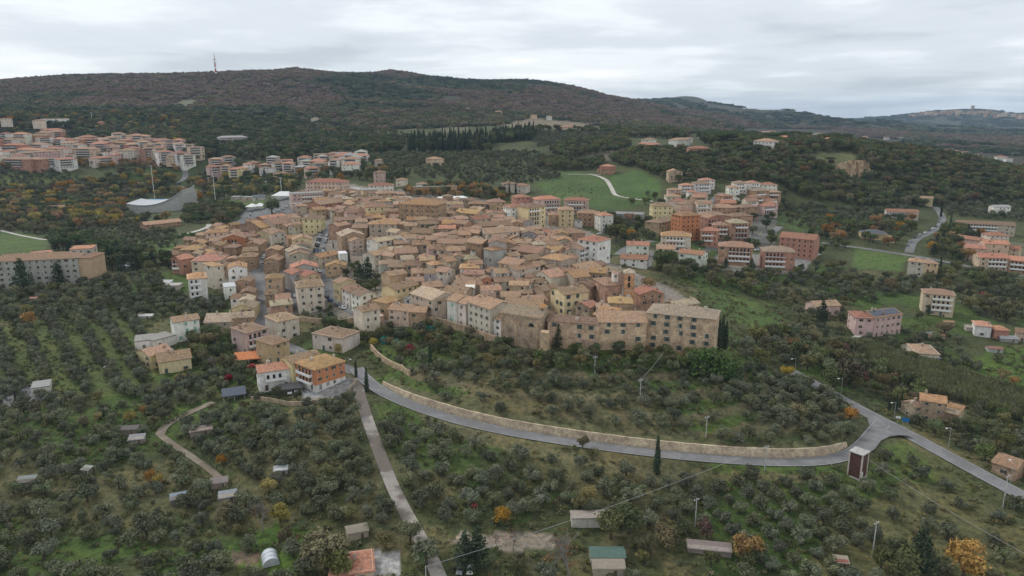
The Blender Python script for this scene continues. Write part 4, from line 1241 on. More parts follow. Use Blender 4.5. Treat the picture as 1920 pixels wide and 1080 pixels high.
T0 = [h_['o'] for h_ in HOUSES if h_['label'] and h_['label'].startswith('orange apartment block')][0]
_ob = [f for f in FOOT if abs(f[0] - T0.location.x) < 9 and abs(f[1] - T0.location.y) < 9][0]
link('plinth', box_mesh('plinth', [(-_ob[3] / 2 - .05, -.06, -4, _ob[3] / 2 + .05, _ob[4] + .05, 2.2, 0)], [M_PLASTER]), T0, color=(.66, .65, .62))
for z_ in (2.4, 5.3): link('balcony', balcony_mesh(9, 'w'), T0, (-_ob[3] / 2, _ob[4] / 2, z_), -math.pi / 2)
# transformer cabin at the end of the wall
p = at(1606, 893); T0 = empty('transformer_cabin', p, math.radians(40)); M_RUST = simple('rust_brown_panels', (.085, .042, .032), .8, .25, .6)
a = 1.95; hc = 8.2
link('wall', box_mesh('wall', [(-a, -a, -2, a, a, hc, 0)], [M_RUST]), T0)
for sx_, sy_ in ((-1, -1), (1, -1), (1, 1), (-1, 1)): link('corner_post', box_mesh('corner_post', [(sx_ * a - .2, sy_ * a - .2, -2, sx_ * a + .2, sy_ * a + .2, hc + .02, 0)], [M_STONEW]), T0)
link('roof', box_mesh('roof', [(-a - .35, -a - .35, hc + .02, a + .35, a + .35, hc + .3, 0)], [M_CONC]), T0)
link('door', box_mesh('door', [(-1.5, -a - .06, .3, -.5, -a - .01, 2.4, 0)], [M_WHITE]), T0)
link('plinth', box_mesh('plinth', [(-a - .3, -a - .3, -3, a + .3, a + .3, .25, 0)], [M_CONC]), T0)
for i in range(4): link('insulator', box_mesh('insulator', [(a + .02, -1.3 + i * .8, hc - 1.0, a + .3, -1.1 + i * .8, hc - .7, 0)], [M_WHITE]), T0)
tag(T0, 'tall rust brown transformer cabin with pale corner posts at the wall end', 'cabin'); FOOT.append((p[0], p[1], 0, 6, 6)); CABIN = Vector(p)
# sports hall with the swooping concrete roof
p = at(293, 399); T0 = empty('sports_hall', p, math.radians(3)); w_ = 29
xs = np.linspace(-w_, w_, 25); tt = (xs + w_) / (2 * w_); zr = 9.5 - 12 * tt * (1 - tt) * 1.0 + 13.5 * tt ** 2.6
n_ = len(xs); V = [(x, 0, -3) for x in xs] + [(x, 0, z) for x, z in zip(xs, zr)] + [(x, 34, z + 1) for x, z in zip(xs, zr)] + [(x, 34, -3) for x in xs]
F = [(i, i + 1, n_ + i + 1, n_ + i) for i in range(n_ - 1)] + [(2 * n_ + i, 2 * n_ + i + 1, 3 * n_ + i + 1, 3 * n_ + i) for i in range(n_ - 1)] + [(0, n_, 2 * n_, 3 * n_), (n_ - 1, 4 * n_ - 1, 3 * n_ - 1, 2 * n_ - 1)]
link('wall', mesh_from('wall', V, F, [M_CONC]), T0)
top = [(x, -1.2, z + .5) for x, z in zip(xs, zr)] + [(x, 35, z + 1.5) for x, z in zip(xs, zr)]
V, F = shell(top, [(i, i + 1, n_ + i + 1, n_ + i) for i in range(n_ - 1)], .6); link('roof', mesh_from('roof', V, F, [simple('grey_roofing', (.46, .47, .48), .8, .12, .3)]), T0)
link('fin', box_mesh('fin', [(w_ + .05, -3, -3, w_ + 1.2, 36, 20, 0)], [M_CONC]), T0)
link('pool_cover', box_mesh('pool_cover', [(-26, 36, 3, 6, 48, 8.6, 0)], [simple('blue_roofing', (.16, .33, .50), .6)]), T0)
tag(T0, 'grey concrete sports hall with a swooping upswept roof', 'sports hall'); FOOT.append((p[0], p[1] + 17, 0, 64, 44))
# television tower on the ridge
p = at(405, 141); M_RED = simple('red_paint', (.45, .09, .07), .7)
p = p or at_dist(405, 140, 2600); T0 = empty('television_tower', p)
for i in range(6): link('mast_section', mesh_from('mast_section', *tube([(0, 0, i * 8.5 - (3 if i == 0 else 0)), (0, 0, i * 8.5 + 8.5)], [3.2 - i * .42, 2.8 - i * .42], 8), [M_RED if i % 2 else M_WHITE]), T0)
for z_ in (24, 33, 41): link('platform', mesh_from('platform', *tube([(0, 0, z_), (0, 0, z_ + 1.6)], [4.2, 4.2], 10), [M_METAL]), T0)
link('antenna', mesh_from('antenna', *tube([(0, 0, 51), (0, 0, 60)], [.6, .4], 6), [M_RED]), T0); tag(T0, 'tall red and white television tower on the wooded ridge', 'tower')
def pole(name, px, py, top, label, cat, kind, group=None, yaw=0.0):
    p = at(px, py)
    if p is None: return None
    h_ = abs(py - top) * (math.hypot(p[0], p[1]) / .97) / FPX * 1.04; E = empty(name, p, yaw)
    if kind == 'lamp':
        link('pole', mesh_from('pole', *tube([(0, 0, -.5), (0, 0, h_)], [.12, .07], 6), [M_METAL]), E)
        link('arm', mesh_from('arm', *tube([(0, 0, h_ - .05), (-1.8, 0, h_ + .12)], [.07, .05], 6), [M_METAL]), E); link('lamp_head', box_mesh('lamp_head', [(-2.5, -.16, h_ + .02, -1.7, .16, h_ + .22, 0)], [M_WHITE]), E)
    elif kind == 'flood':
        link('pole', mesh_from('pole', *tube([(0, 0, -.5), (0, 0, h_)], [.34, .22], 6), [M_WHITE]), E); link('lamp_frame', box_mesh('lamp_frame', [(-1.2, -.3, h_ - .2, 1.2, .3, h_ + .9, 0)], [M_METAL]), E)
    else:
        link('pole', mesh_from('pole', *tube([(0, 0, -.5), (0, 0, h_)], [.20, .12], 6), [M_CONC]), E)
        link('crossarm', box_mesh('crossarm', [(-.9, -.07, h_ - .55, .9, .07, h_ - .4, 0)], [M_METAL]), E)
        for x_ in (-.8, 0, .8): link('insulator', box_mesh('insulator', [(x_ - .07, -.07, h_ - .4, x_ + .07, .07, h_ - .08 if x_ else h_ + .15, 0)], [M_WHITE]), E)
    tag(E, label, cat, group); return Vector((p[0], p[1], p[2] + h_))
LG = 'street lamps along the main road'
for px, py, tp, lb in ((1490, 700, 674, 'white street lamp highest on the wooded slope above the road'), (1576, 747, 712, 'white street lamp among trees beside the upper main road'), (1676, 786, 757, 'white street lamp beside the blue road sign'), (1777, 845, 806, 'white street lamp between the farmhouse and the main road'), (1895, 905, 866, 'white street lamp by the brown roofed shed at the right edge')):
    pole('street_lamp', px, py, tp, lb, 'street lamp', 'lamp', LG, .35)
for px, py, tp, lb in ((655, 708, 672, 'street lamp between the orange block and the cypress'), (530, 705, 690, 'street lamp near the carport with the orange roof')): pole('street_lamp', px, py, tp, lb, 'street lamp', 'lamp', None, 2.2)
PT = {}
for k, px, py, tp, lb in (('a', 1303, 988, 930, 'concrete utility pole in the ordered olive rows'), ('b', 1635, 1047, 978, 'leaning concrete utility pole at the lower right'), ('c', 1433, 888, 836, 'utility pole standing at the road edge below the stone wall'), ('d', 1323, 824, 782, 'utility pole on the terraces just above the stone wall'), ('e', 1200, 750, 711, 'utility pole in the middle of the terraced slope'), ('f', 1115, 704, 668, 'utility pole highest on the slope under the convent'), ('g', 1880, 952, 897, 'utility pole beside the main road at the right edge')):
    PT[k] = pole('utility_pole', px, py, tp, lb, 'utility pole', 'pole', 'utility poles on the slopes', .5)
for px, py, tp, lb in ((404, 378, 333, 'floodlight mast left of the playing field'), (366, 377, 353, 'floodlight mast nearest the sports hall'), (500, 362, 344, 'floodlight mast behind the playing field pavilion'), (528, 364, 338, 'floodlight mast beside the big round dark tree'), (290, 372, 322, 'tall floodlight mast behind the sports hall roof'), (173, 229, 216, 'white mast on the lower wooded slope')):
    pole('floodlight_mast', px, py, tp, lb, 'floodlight', 'flood', 'floodlight masts around the sports ground')
M_CABLE = simple('dull_cable', (.36, .36, .36), .8)
def wire(a_, b_, sag, label):
    pts_ = [a_.lerp(b_, t_) - Vector((0, 0, 4 * sag * t_ * (1 - t_))) for t_ in np.linspace(0, 1, 15)]
    tag(link('cable', mesh_from('cable', *tube(pts_, [.04] * 15, 4), [M_CABLE])), label, 'cable')
pe = at(800, 1128); pz = Vector((pe[0], pe[1], pe[2] + 9.5))
E = empty('utility_pole', pe); link('pole', mesh_from('pole', *tube([(0, 0, -.5), (0, 0, 9.6)], [.2, .12], 6), [M_CONC]), E); tag(E, 'concrete utility pole carrying the long cable at the bottom edge', 'utility pole')
wire(PT['c'], pz, 1.6, 'long overhead cable sagging across the central olive grove')
pe = at(2000, 1150); pz2 = Vector((pe[0], pe[1], pe[2] + 9.0)); wire(CABIN + Vector((0, 0, 7.6)), pz2, 1.2, 'overhead cable running from the transformer cabin to the lower right')
wire(PT['e'], Vector((*at_z(1243, 662, 21.0), 21.0)), .5, 'cable rising from the slope pole to the convent'); wire(PT['f'], Vector((*at_z(1082, 655, 19.5), 19.5)), .3, 'short cable from the upper pole to the convent wall')
# road signs at the junction
p = at(1697, 797); E = empty('road_sign', p, -.5)
for x_ in (-.8, .8): link('post', mesh_from('post', *tube([(x_, 0, -.3), (x_, 0, 2.6)], [.05, .05], 5), [M_METAL]), E)
link('panel', box_mesh('panel', [(-1.15, -.08, 1.3, 1.15, -.04, 2.7, 0)], [simple('sign_blue', (.02, .16, .42), .4, .05)]), E); tag(E, 'blue road sign beside the road junction', 'sign')
p = at(1683, 793); E = empty('road_sign', p, -.5); link('post', mesh_from('post', *tube([(0, 0, -.3), (0, 0, 2.4)], [.05, .05], 5), [M_METAL]), E); link('panel', box_mesh('panel', [(-.8, -.08, 1.6, .8, -.04, 2.4, 0)], [M_WHITE]), E); tag(E, 'white direction sign left of the blue road sign', 'sign')
# ------------------------------------------------------------------ sheds, awnings, carports, tents
def shed(px, py, w, d, h, T, wc, rc, rz, label, name='shed', cat='shed', mat=None):
    p = at(px, py)
    if p is None: return
    w *= .8; d *= .8; h *= .85; rc = tuple(v * .7 for v in rc)
    E = empty(name, p, math.radians(rz)); (rv, rf), rise = roof_geo(T, w, d, h, .25, .25); wv, wf = wall_geo(T, w, d, h, rise, -2)
    link('wall', mesh_from('wall', wv, wf, [M_PLASTER]), E, color=wc); link('roof', mesh_from('roof', rv, rf, [mat or M_TINT]), E, color=rc)
    link('door', window_mesh('door', .9, min(1.9, h * .9)), E, (w * .2, -.02, 0), color=(.12, .09, .07))
    tag(E, label, cat); FOOT.append((p[0], p[1] + d / 2, 0, w - 2, d - 2))
TIN, RUSTT, BLUE = (.30, .32, .33), (.2, .15, .12), (.26, .31, .36)
for a_ in ((338, 945, 6, 3.5, 2.2, 's', (.2, .17, .14), BLUE, 25, 'blue grey tin roofed hut in the left grove'), (428, 945, 6, 4, 2.4, 's', (.3, .26, .22), TIN, 20, 'grey tin roofed hut at the end of the dirt path'), (412, 918, 6, 5, 2.4, 'g', (.26, .2, .17), (.26, .22, .2), 20, 'brown felt roofed hut behind the tin hut'),
           (527, 892, 5, 3, 2.0, 's', (.45, .45, .43), (.42, .43, .44), 15, 'small white roofed shed in the dense grove'), (48, 915, 6, 4, 2.3, 's', (.14, .12, .1), (.22, .25, .24), 15, 'dark low shed at the left edge'), (160, 892, 3.2, 2.6, 2.2, 's', (.2, .19, .15), (.32, .34, .30), -10, 'tiny hut with pale square roof in the left grove'),
           (256, 835, 6, 4, 2.3, 's', (.3, .27, .24), (.28, .28, .28), 15, 'tin roofed garden shed above the left grove'), (240, 818, 8, 5, 2.6, 'g', (.24, .2, .17), (.13, .11, .1), 10, 'dark roofed garden shed above the left grove'), (378, 818, 9, 4, 2.4, 's', (.28, .22, .18), (.22, .17, .15), 25, 'patched brown shed beside the dirt track'),
           (271, 598, 9, 3, 1.6, 's', (.5, .5, .48), (.62, .6, .56), 5, 'long pale lean-to among the western olives'), (62, 568, 5, 4, 2.6, 'g', (.3, .22, .17), (.36, .14, .09), 5, 'red roofed hut under the left cedar'), (890, 960, 1.6, 1.6, 2.2, 'g', (.22, .06, .05), (.26, .07, .06), 10, 'tiny red hut in the central grove'),
           (1112, 990, 15, 5, 3.4, 'f', (.52, .49, .44), (.42, .36, .30), 2, 'long pale brick shed in the central farmyard'), (1140, 1062, 11, 6, 3, 'g', (.4, .38, .34), (.12, .20, .16), 0, 'green roofed shed at the bottom'), (1142, 1082, 10, 6, 2.8, 'g', (.42, .37, .3), (.38, .32, .25), 0, 'tan roofed shed below the green roof'),
           (1330, 1042, 14, 4, 1.8, 's', (.3, .26, .23), (.28, .22, .20), -10, 'ruined shed with striped rusty roof'), (1578, 1068, 4, 3, 2.2, 's', (.26, .1, .08), (.42, .36, .27), -10, 'small red brown hut in the lower right field'), (672, 1012, 7, 5, 2.8, 'g', (.42, .36, .29), (.33, .28, .21), 20, 'tile roofed outbuilding by the clipped hedge'),
           (1757, 637, 9, 4, 2.3, 'g', (.4, .3, .24), (.34, .16, .11), -8, 'long red roofed shed in the valley gardens'), (1740, 632, 7, 4, 2.2, 'g', (.3, .3, .28), (.2, .22, .2), -8, 'grey green shed left of the long red roofed shed'), (1866, 663, 8, 5, 2.6, 'g', (.38, .38, .36), (.33, .16, .12), -12, 'barn with rusty roof at the green field'), (1780, 612, 6, 4, 2.6, 'g', (.44, .33, .2), (.42, .25, .14), -8, 'ochre shed between the pink house and white house'), (1822, 622, 7, 4, 2.6, 's', (.45, .41, .36), (.4, .33, .28), -15, 'stone outbuilding left of the white house'), (1893, 642, 10, 4, 2.4, 's', (.3, .3, .3), (.58, .6, .62), -8, 'white roofed shed at the right edge'), (1748, 695, 5, 3, 1.6, 'g', (.5, .5, .5), (.62, .62, .6), -10, 'white covered shelter beside the reeds'),
           (247, 500, 10, 5, 2.6, 'g', (.5, .5, .5), (.58, .6, .62), -12, 'greenhouse row behind the institute conifers'), (232, 506, 8, 5, 2.6, 'g', (.4, .45, .5), (.42, .47, .52), -12, 'blue grey greenhouse beside the institute conifers'), (322, 545, 10, 8, 3, 'f', (.5, .47, .42), (.56, .53, .48), 5, 'cluttered pale builders shed left of the white apartment house'),
           (310, 538, 7, 5, 2.6, 's', (.5, .5, .5), (.6, .6, .6), 0, 'white store at the builders yard')):
    shed(*a_)
def tent(px, py, w, d, h, label):
    p = at(px, py); E = empty('marquee', p); 
    for x_ in (-w / 2, w / 2):
        for y_ in (0, d): link('post', mesh_from('post', *tube([(x_, y_, -1), (x_, y_, h)], [.1, .1], 5), [M_METAL]), E)
    (rv, rf), _ = roof_geo('h', w, d, h, .3, .55); link('canopy', mesh_from('canopy', rv, rf, [M_WHITE]), E); tag(E, label, 'marquee'); FOOT.append((p[0], p[1] + d / 2, 0, w, d))
tent(470, 396, 9, 9, 4, 'white marquee nearest the playing field'); tent(485, 395, 8, 9, 4.2, 'white marquee touching the big round dark tree'); tent(530, 376, 20, 12, 4.5, 'large white marquee behind the piazza')
def carport(px, py, w, d, h, rz, col, label, mat=None):
    p = at(px, py); E = empty('carport', p, math.radians(rz))
    for x_ in (-w / 2 + .3, 0, w / 2 - .3):
        for y_ in (.3, d - .3): link('post', mesh_from('post', *tube([(x_, y_, -1.5), (x_, y_, h)], [.12, .12], 5), [M_STONEW]), E)
    (rv, rf), _ = roof_geo('s', w, d, h, .3, .2); link('roof', mesh_from('roof', rv, rf, [mat or M_ROOF]), E, color=col); tag(E, label, 'carport'); FOOT.append((p[0], p[1] + d / 2, 0, w, d))
carport(467, 685, 12, 7, 2.8, 14, (.50, .20, .09), 'carport with bright orange roof beside the pinkish villa'); carport(547, 740, 8, 4.5, 2.2, 20, (.06, .06, .06), 'dark flat carport below the orange block', M_TINT); carport(440, 752, 8, 6, 2.4, 22, (.1, .1, .1), 'solar panel canopy beside the hedge', M_SOLAR); carport(1745, 682, 8, 5, 2.5, -12, (.1, .1, .1), 'solar canopy in front of the low villa', M_SOLAR)
# clad yards and awnings under the garden row
M_TEAL = simple('teal_sheeting', (.03, .20, .16), .6)
for px, py, w_, rz, lb in ((802, 622, 9, -12, 'teal sheeted enclosure below the garden row'), (731, 645, 8, -14, 'teal sheeted pen beside the yellow green shrub')):
    p = at(px, py); E = empty('sheeted_pen', p, math.radians(rz)); link('sheet', box_mesh('sheet', [(-w_ / 2, 0, -.5, w_ / 2, .1, 2.6, 0), (-w_ / 2, 0.1, -.5, -w_ / 2 + .1, 4, 2.6, 0)], [M_TEAL]), E)
    for x_ in np.linspace(-w_ / 2, w_ / 2, 4): link('post', box_mesh('post', [(x_ - .07, -.08, -.5, x_ + .07, -.01, 2.8, 0)], [M_METAL]), E)
    tag(E, lb, 'enclosure')
# polytunnel and straw stack
p = at(507, 1052); E = empty('polytunnel', p, math.radians(25)); M_POLY = simple('milky_sheet', (.50, .53, .56), .35, .1)
an = np.linspace(0, math.pi, 11); V = [(2.1 * math.cos(q_), y_, 2.2 * math.sin(q_)) for y_ in (-2.6, 2.6) for q_ in an]
link('cover', mesh_from('cover', V, [(i, i + 1, 12 + i, 11 + i) for i in range(10)] + [tuple(range(11)), tuple(range(21, 10, -1))], [M_POLY]), E)
for y_ in (-2.6, -.9, .9, 2.6): link('hoop', mesh_from('hoop', *tube([(2.14 * math.cos(q_), y_, 2.24 * math.sin(q_)) for q_ in an], [.05] * 11, 4), [M_METAL]), E)
tag(E, 'silver polytunnel in the garden at lower left', 'polytunnel'); FOOT.append((p[0], p[1], 0, 6, 6))
p = at(588, 1040); E = empty('straw_stack', p); rr_ = np.random.default_rng(4); V = []; 
for j, (z_, q_) in enumerate(((-.3, 3.0), (.8, 3.1), (1.8, 2.6), (2.7, 1.6), (3.2, .5))): V += [((q_ + rr_.uniform(-.2, .2)) * math.cos(t_), (q_ + rr_.uniform(-.2, .2)) * math.sin(t_), z_ + rr_.uniform(-.1, .1)) for t_ in np.linspace(0, 2 * math.pi, 15)[:-1]]
link('straw', mesh_from('straw', V, [(j * 14 + i, j * 14 + (i + 1) % 14, (j + 1) * 14 + (i + 1) % 14, (j + 1) * 14 + i) for j in range(4) for i in range(14)] + [tuple(56 + i for i in range(14))], [simple('straw', (.40, .29, .17), .95, .3, 2)]), E); link('cap', mesh_from('cap', *tube([(0, 0, 3.0), (0, 0, 3.5)], [.6, .3], 7), [simple('old_straw', (.32, .23, .14))]), E); tag(E, 'round tan straw stack beside the brownish tree', 'straw stack')
# houses at the very bottom
house('house', 655, 1074, 700, 1068, 9, 3.2, 'h', 'pe', 'r', '', 'peach cottage with red tiled roof at the bottom edge', 'cottage', None)
house('house', 618, 1083, 660, 1082, 8, 2.6, 'g', 'pe', 'r', 'n', 'low red roofed annex of the peach cottage', 'cottage', None)
# ------------------------------------------------------------------ garden walls and hedges
def low_wall(pts, h, th, label, col=(.42, .33, .24), name='garden_wall', mat=None, cat='wall'):
    q_ = [at(*p_) for p_ in pts]; L_ = smooth_line([p_ for p_ in q_ if p_], 1.5); L_[:, 2] = ground(L_[:, 0], L_[:, 1])
    o = link(name, wall_mesh(name, L_, 0, th, h, mat or M_STONE, 1.5, .05, .2), color=col); tag(o, label, cat); return o
low_wall([(694,655),(704,668),(718,681),(742,692),(768,706)], 2.4, .5, 'ruined honey stone garden wall curving down below the tall cream house')
low_wall([(797,606),(840,614),(880,626),(915,640),(945,652)], 3.2, .6, 'terrace wall under the garden row of houses')
low_wall([(560,603),(600,608),(640,612),(672,604)], 2.6, .5, 'pale terrace wall below the sloping street')
low_wall([(470,752),(505,750),(540,768),(560,763),(600,757),(632,752)], 1.6, .4, 'pale retaining wall below the lawn of the white villa', (.45, .37, .28))
low_wall([(655,735),(662,728),(672,716)], 1.4, .3, 'low parapet between the orange block yard and the gravel road', (.40, .35, .29))
low_wall([(1345,503),(1400,506),(1430,512),(1480,514)], 2.0, .4, 'pale yard wall below the brick apartment blocks', (.46, .43, .38))
low_wall([(1250,655),(1300,657),(1345,655)], 1.5, .4, 'low stone parapet along the foot of the tall convent block')
def hedge(pts, h, w_, label, lf='ivy'):
    q_ = [at(*p_) for p_ in pts]; L_ = smooth_line([p_ for p_ in q_ if p_], .9); z_ = ground(L_[:, 0], L_[:, 1])
    V, sh = leaves([(x, y, zz_ + h * .5, w_ * .6, w_ * .6, h * .55) for x, y, zz_ in zip(L_[:, 0], L_[:, 1], z_)], len(L_) * 42, .2, 31, shell_=.6)
    V[:, 2] = np.maximum(V[:, 2], z_.min() - 1); tag(link('hedge', leaf_mesh('hedge', V, sh, LEAF[lf])), label, 'hedge')
# ------------------------------------------------------------------ foliage kit
def leaf_mat(name, dark, light, hue=.02, val=.25):
    m, t, b = new_mat(name, .75); b.inputs['Specular IOR Level'].default_value = .15
    a = t.nodes.new('ShaderNodeAttribute'); a.attribute_name = 'leaf'
    oi = t.nodes.new('ShaderNodeObjectInfo')
    c = mixc(t, a.outputs['Fac'], dark, light)
    hs = t.nodes.new('ShaderNodeHueSaturation')
    t.links.new(math_n(t, 'ADD', math_n(t, 'MULTIPLY', oi.outputs['Random'], 2 * hue), .5 - hue), hs.inputs['Hue'])
    r2 = math_n(t, 'FRACT', math_n(t, 'MULTIPLY', oi.outputs['Random'], 7.13))
    t.links.new(math_n(t, 'ADD', math_n(t, 'MULTIPLY', r2, 2 * val), 1 - val), hs.inputs['Value'])
    r3 = math_n(t, 'FRACT', math_n(t, 'MULTIPLY', oi.outputs['Random'], 17.7))
    t.links.new(math_n(t, 'ADD', math_n(t, 'MULTIPLY', r3, .4), .8), hs.inputs['Saturation'])
    t.links.new(c, hs.inputs['Color']); t.links.new(hs.outputs[0], b.inputs['Base Color'])
    return m
LEAF = {
 'olive': leaf_mat('olive_leaves', (.045, .053, .027), (.188, .198, .118), .018, .34),
 'oak': leaf_mat('oak_leaves', (.042, .054, .022), (.145, .158, .064), .03, .36),
 'dark': leaf_mat('evergreen_needles', (.018, .032, .018), (.058, .082, .042), .012, .25),
 'pine': leaf_mat('pine_needles', (.030, .050, .020), (.085, .118, .042), .012, .2),
 'orange': leaf_mat('orange_leaves', (.17, .095, .034), (.42, .24, .085), .012, .22),
 'yellow': leaf_mat('yellow_leaves', (.15, .12, .034), (.40, .31, .09), .012, .22),
 'russet': leaf_mat('russet_leaves', (.078, .048, .030), (.215, .125, .075), .02, .25),
 'brown': leaf_mat('fading_leaves', (.072, .066, .032), (.20, .175, .085), .03, .28),
 'red': leaf_mat('red_leaves', (.12, .018, .02), (.30, .045, .045), .01, .2),
 'ivy': leaf_mat('ivy_leaves', (.022, .042, .013), (.07, .112, .034), .01, .2),
 'reed': leaf_mat('reeds', (.09, .10, .048), (.23, .235, .11), .015, .25),
 'grass': leaf_mat('tall_grass', (.055, .062, .025), (.16, .15, .07), .03, .35),
 'hillrusset': leaf_mat('hill_russet', (.105, .076, .060), (.27, .185, .145), .012, .22),
 'hillgreen': leaf_mat('hill_green', (.042, .056, .030), (.14, .156, .080), .02, .22),
}
def leaves(blobs, n_, size, seed, up=.35, shell_=.62, flat=1.0):
    """leaf-clump faces spread through the volume of the blobs (cx,cy,cz,rx,ry,rz)"""
    r = np.random.default_rng(seed); B = np.array(blobs, float)
    wgt = (B[:, 3] * B[:, 5]) ** 1.0; i = r.choice(len(B), n_, p=wgt / wgt.sum()); b_ = B[i]
    d = r.normal(size=(n_, 3)); d[:, 2] += up; d /= np.linalg.norm(d, axis=1)[:, None]
    rad = shell_ + (1 - shell_) * r.random(n_); rad *= np.where(r.random(n_) < .12, 1.14, 1)
    P_ = b_[:, :3] + d * b_[:, 3:6] * rad[:, None]
    nrm = d * .8 + r.normal(size=(n_, 3)) * .55; nrm[:, 2] += .25; nrm /= np.linalg.norm(nrm, axis=1)[:, None]
    t1 = np.cross(nrm, r.normal(size=(n_, 3))); t1 /= np.linalg.norm(t1, axis=1)[:, None]; t2 = np.cross(nrm, t1)
    s_ = size * (.6 + .8 * r.random(n_))[:, None]; s2 = s_ * (.5 + .5 * r.random(n_))[:, None]
    V = np.stack([P_ - t1 * s_, P_ - t2 * s2 * .8 + t1 * s_ * .2, P_ + t1 * s_, P_ + t2 * s2 + t1 * s_ * (r.random(n_)[:, None] - .5)], 1).reshape(-1, 3)
    V[:, 2] = np.maximum(V[:, 2], .08)
    bl = r.random(len(B))[i]
    return V, np.clip(.15 + .45 * r.random(n_) + .4 * bl, 0, 1)
def leaf_mesh(name, V, shade, mat, extra=None):
    n_ = len(V) // 4; F = np.arange(n_ * 4).reshape(-1, 4)
    me = bpy.data.meshes.new(name); me.from_pydata(V.tolist(), [], F.tolist()); me.materials.append(mat)
    a = me.attributes.new('leaf', 'FLOAT', 'POINT'); a.data.foreach_set('value', np.repeat(shade, 4).astype(np.float32))
    me.update(); return me
def limbs(h, r0, spread, seed, n_=4, top=None):
    rd = random.Random(seed); parts = []
    lean = (rd.uniform(-.15, .15), rd.uniform(-.15, .15))
    fork = h * rd.uniform(.38, .5)
    v, f = tube([(0, 0, -.5), (lean[0] * .3, lean[1] * .3, fork * .5), (lean[0], lean[1], fork)], [r0 * 1.25, r0, r0 * .85], 6); parts.append((v, f, 0))
    for k in range(n_):
        an = 2 * math.pi * (k + rd.random() * .6) / n_; s_ = spread * rd.uniform(.55, .95)
        v, f = tube([(lean[0], lean[1], fork * .92), (lean[0] + math.cos(an) * s_ * .4, lean[1] + math.sin(an) * s_ * .4, fork + (h - fork) * .4), (math.cos(an) * s_, math.sin(an) * s_, h * rd.uniform(.75, .95))], [r0 * .6, r0 * .38, r0 * .1], 5); parts.append((v, f, 0))
    return merge(parts)
def mk(V, F, M, name, mats): return mesh_from(name, V, F, mats, M)
KIT = {}           # kind -> list of (trunk mesh, crown mesh, reference height)
def dome_blobs(rd, R, Hc, z0, k, squash=.8):
    bl = []
    for i in range(k):
        an = rd.uniform(0, 2 * math.pi); q_ = R * math.sqrt(rd.random()) * .66; zz_ = z0 + rd.uniform(.15, .9) * Hc * (1 - .35 * (q_ / R) ** 2)
        r_ = R * rd.uniform(.30, .50); bl.append((math.cos(an) * q_, math.sin(an) * q_, zz_, r_, r_, r_ * squash))
    return bl
for s_ in range(7):
    rd = random.Random(100 + s_); bl = dome_blobs(rd, 2.75, 2.7, .9, 13, .85)
    V, sh = leaves(bl, 1300, .215, 200 + s_, shell_=.5); tv, tf, tm = limbs(3.6, .26, 1.8, 300 + s_, 4)
    KIT.setdefault('olive', []).append((mk(tv, tf, tm, 'trunk', [M_BARK]), leaf_mesh('crown', V, sh, LEAF['olive']), 4.4))
_oak = []
for s_ in range(6):
    rd = random.Random(400 + s_); bl = dome_blobs(rd, 4.3, 5.2, 2.0, 15, .85)
    V, sh = leaves(bl, 1700, .32, 500 + s_, shell_=.5); tv, tf, tm = limbs(7.0, .34, 3.0, 600 + s_, 5)
    _oak.append((mk(tv, tf, tm, 'trunk', [M_BARK]), V, sh, 8.4))
for k in ('oak', 'orange', 'yellow', 'russet', 'brown'):
    for tm_, V, sh, hr in (_oak if k in ('oak', 'russet', 'brown') else _oak[:4]):
        n_ = len(sh)
        if k in ('russet', 'orange'): sel = np.random.default_rng(5).random(n_) < .8; V2 = V.reshape(-1, 4, 3)[sel].reshape(-1, 3); sh2 = sh[sel]
        else: V2, sh2 = V, sh
        KIT.setdefault(k, []).append((tm_, leaf_mesh('crown', V2, sh2, LEAF[k]), hr))
for s_ in range(3):
    rd = random.Random(700 + s_); bl = []
    for i in range(16):
        z_ = .8 + i * .72; r_ = 1.0 * (1 - (max(0, i - 3) / 13.5) ** 1.6) + .12
        bl.append((rd.uniform(-.1, .1), rd.uniform(-.1, .1), z_, r_, r_, .75))
    V, sh = leaves(bl, 1700, .2, 710 + s_, up=.1, shell_=.6); tv, tf = tube([(0, 0, -.5), (0, 0, 5), (0, 0, 11)], [.22, .16, .04], 6)
    KIT.setdefault('cypress', []).append((mesh_from('trunk', tv, tf, [M_BARK]), leaf_mesh('crown', V, sh, LEAF['dark']), 12.2))
for s_ in range(3):
    rd = random.Random(730 + s_); bl = []
    for i in range(17):
        an = rd.uniform(0, 6.28); q_ = 4.1 * math.sqrt(rd.random()); r_ = rd.uniform(1.2, 1.9)
        bl.append((math.cos(an) * q_, math.sin(an) * q_, 7.6 + 1.3 * (1 - (q_ / 4.4) ** 2), r_, r_, .85))
    V, sh = leaves(bl, 900, .33, 740 + s_, up=.6); tv, tf, tm = limbs(8, .3, 3.2, 750 + s_, 6)
    KIT.setdefault('pine', []).append((mk(tv, tf, tm, 'trunk', [M_BARK]), leaf_mesh('crown', V, sh, LEAF['pine']), 9.8))
for s_ in range(3):
    rd = random.Random(760 + s_); bl = []
    for i in range(26):
        z_ = 1.6 + 9.6 * i / 26; R_ = 3.6 * (1 - i / 27) ** .8; an = i * 2.4 + rd.random()
        bl.append((math.cos(an) * R_ * .55, math.sin(an) * R_ * .55, z_, R_ * .55 + .4, R_ * .55 + .4, .8))
    V, sh = leaves(bl, 1000, .34, 770 + s_, up=.2); tv, tf = tube([(0, 0, -.5), (0, 0, 6), (0, 0, 11)], [.35, .22, .05], 6)
    KIT.setdefault('conifer', []).append((mesh_from('trunk', tv, tf, [M_BARK]), leaf_mesh('crown', V, sh, LEAF['dark']), 12))
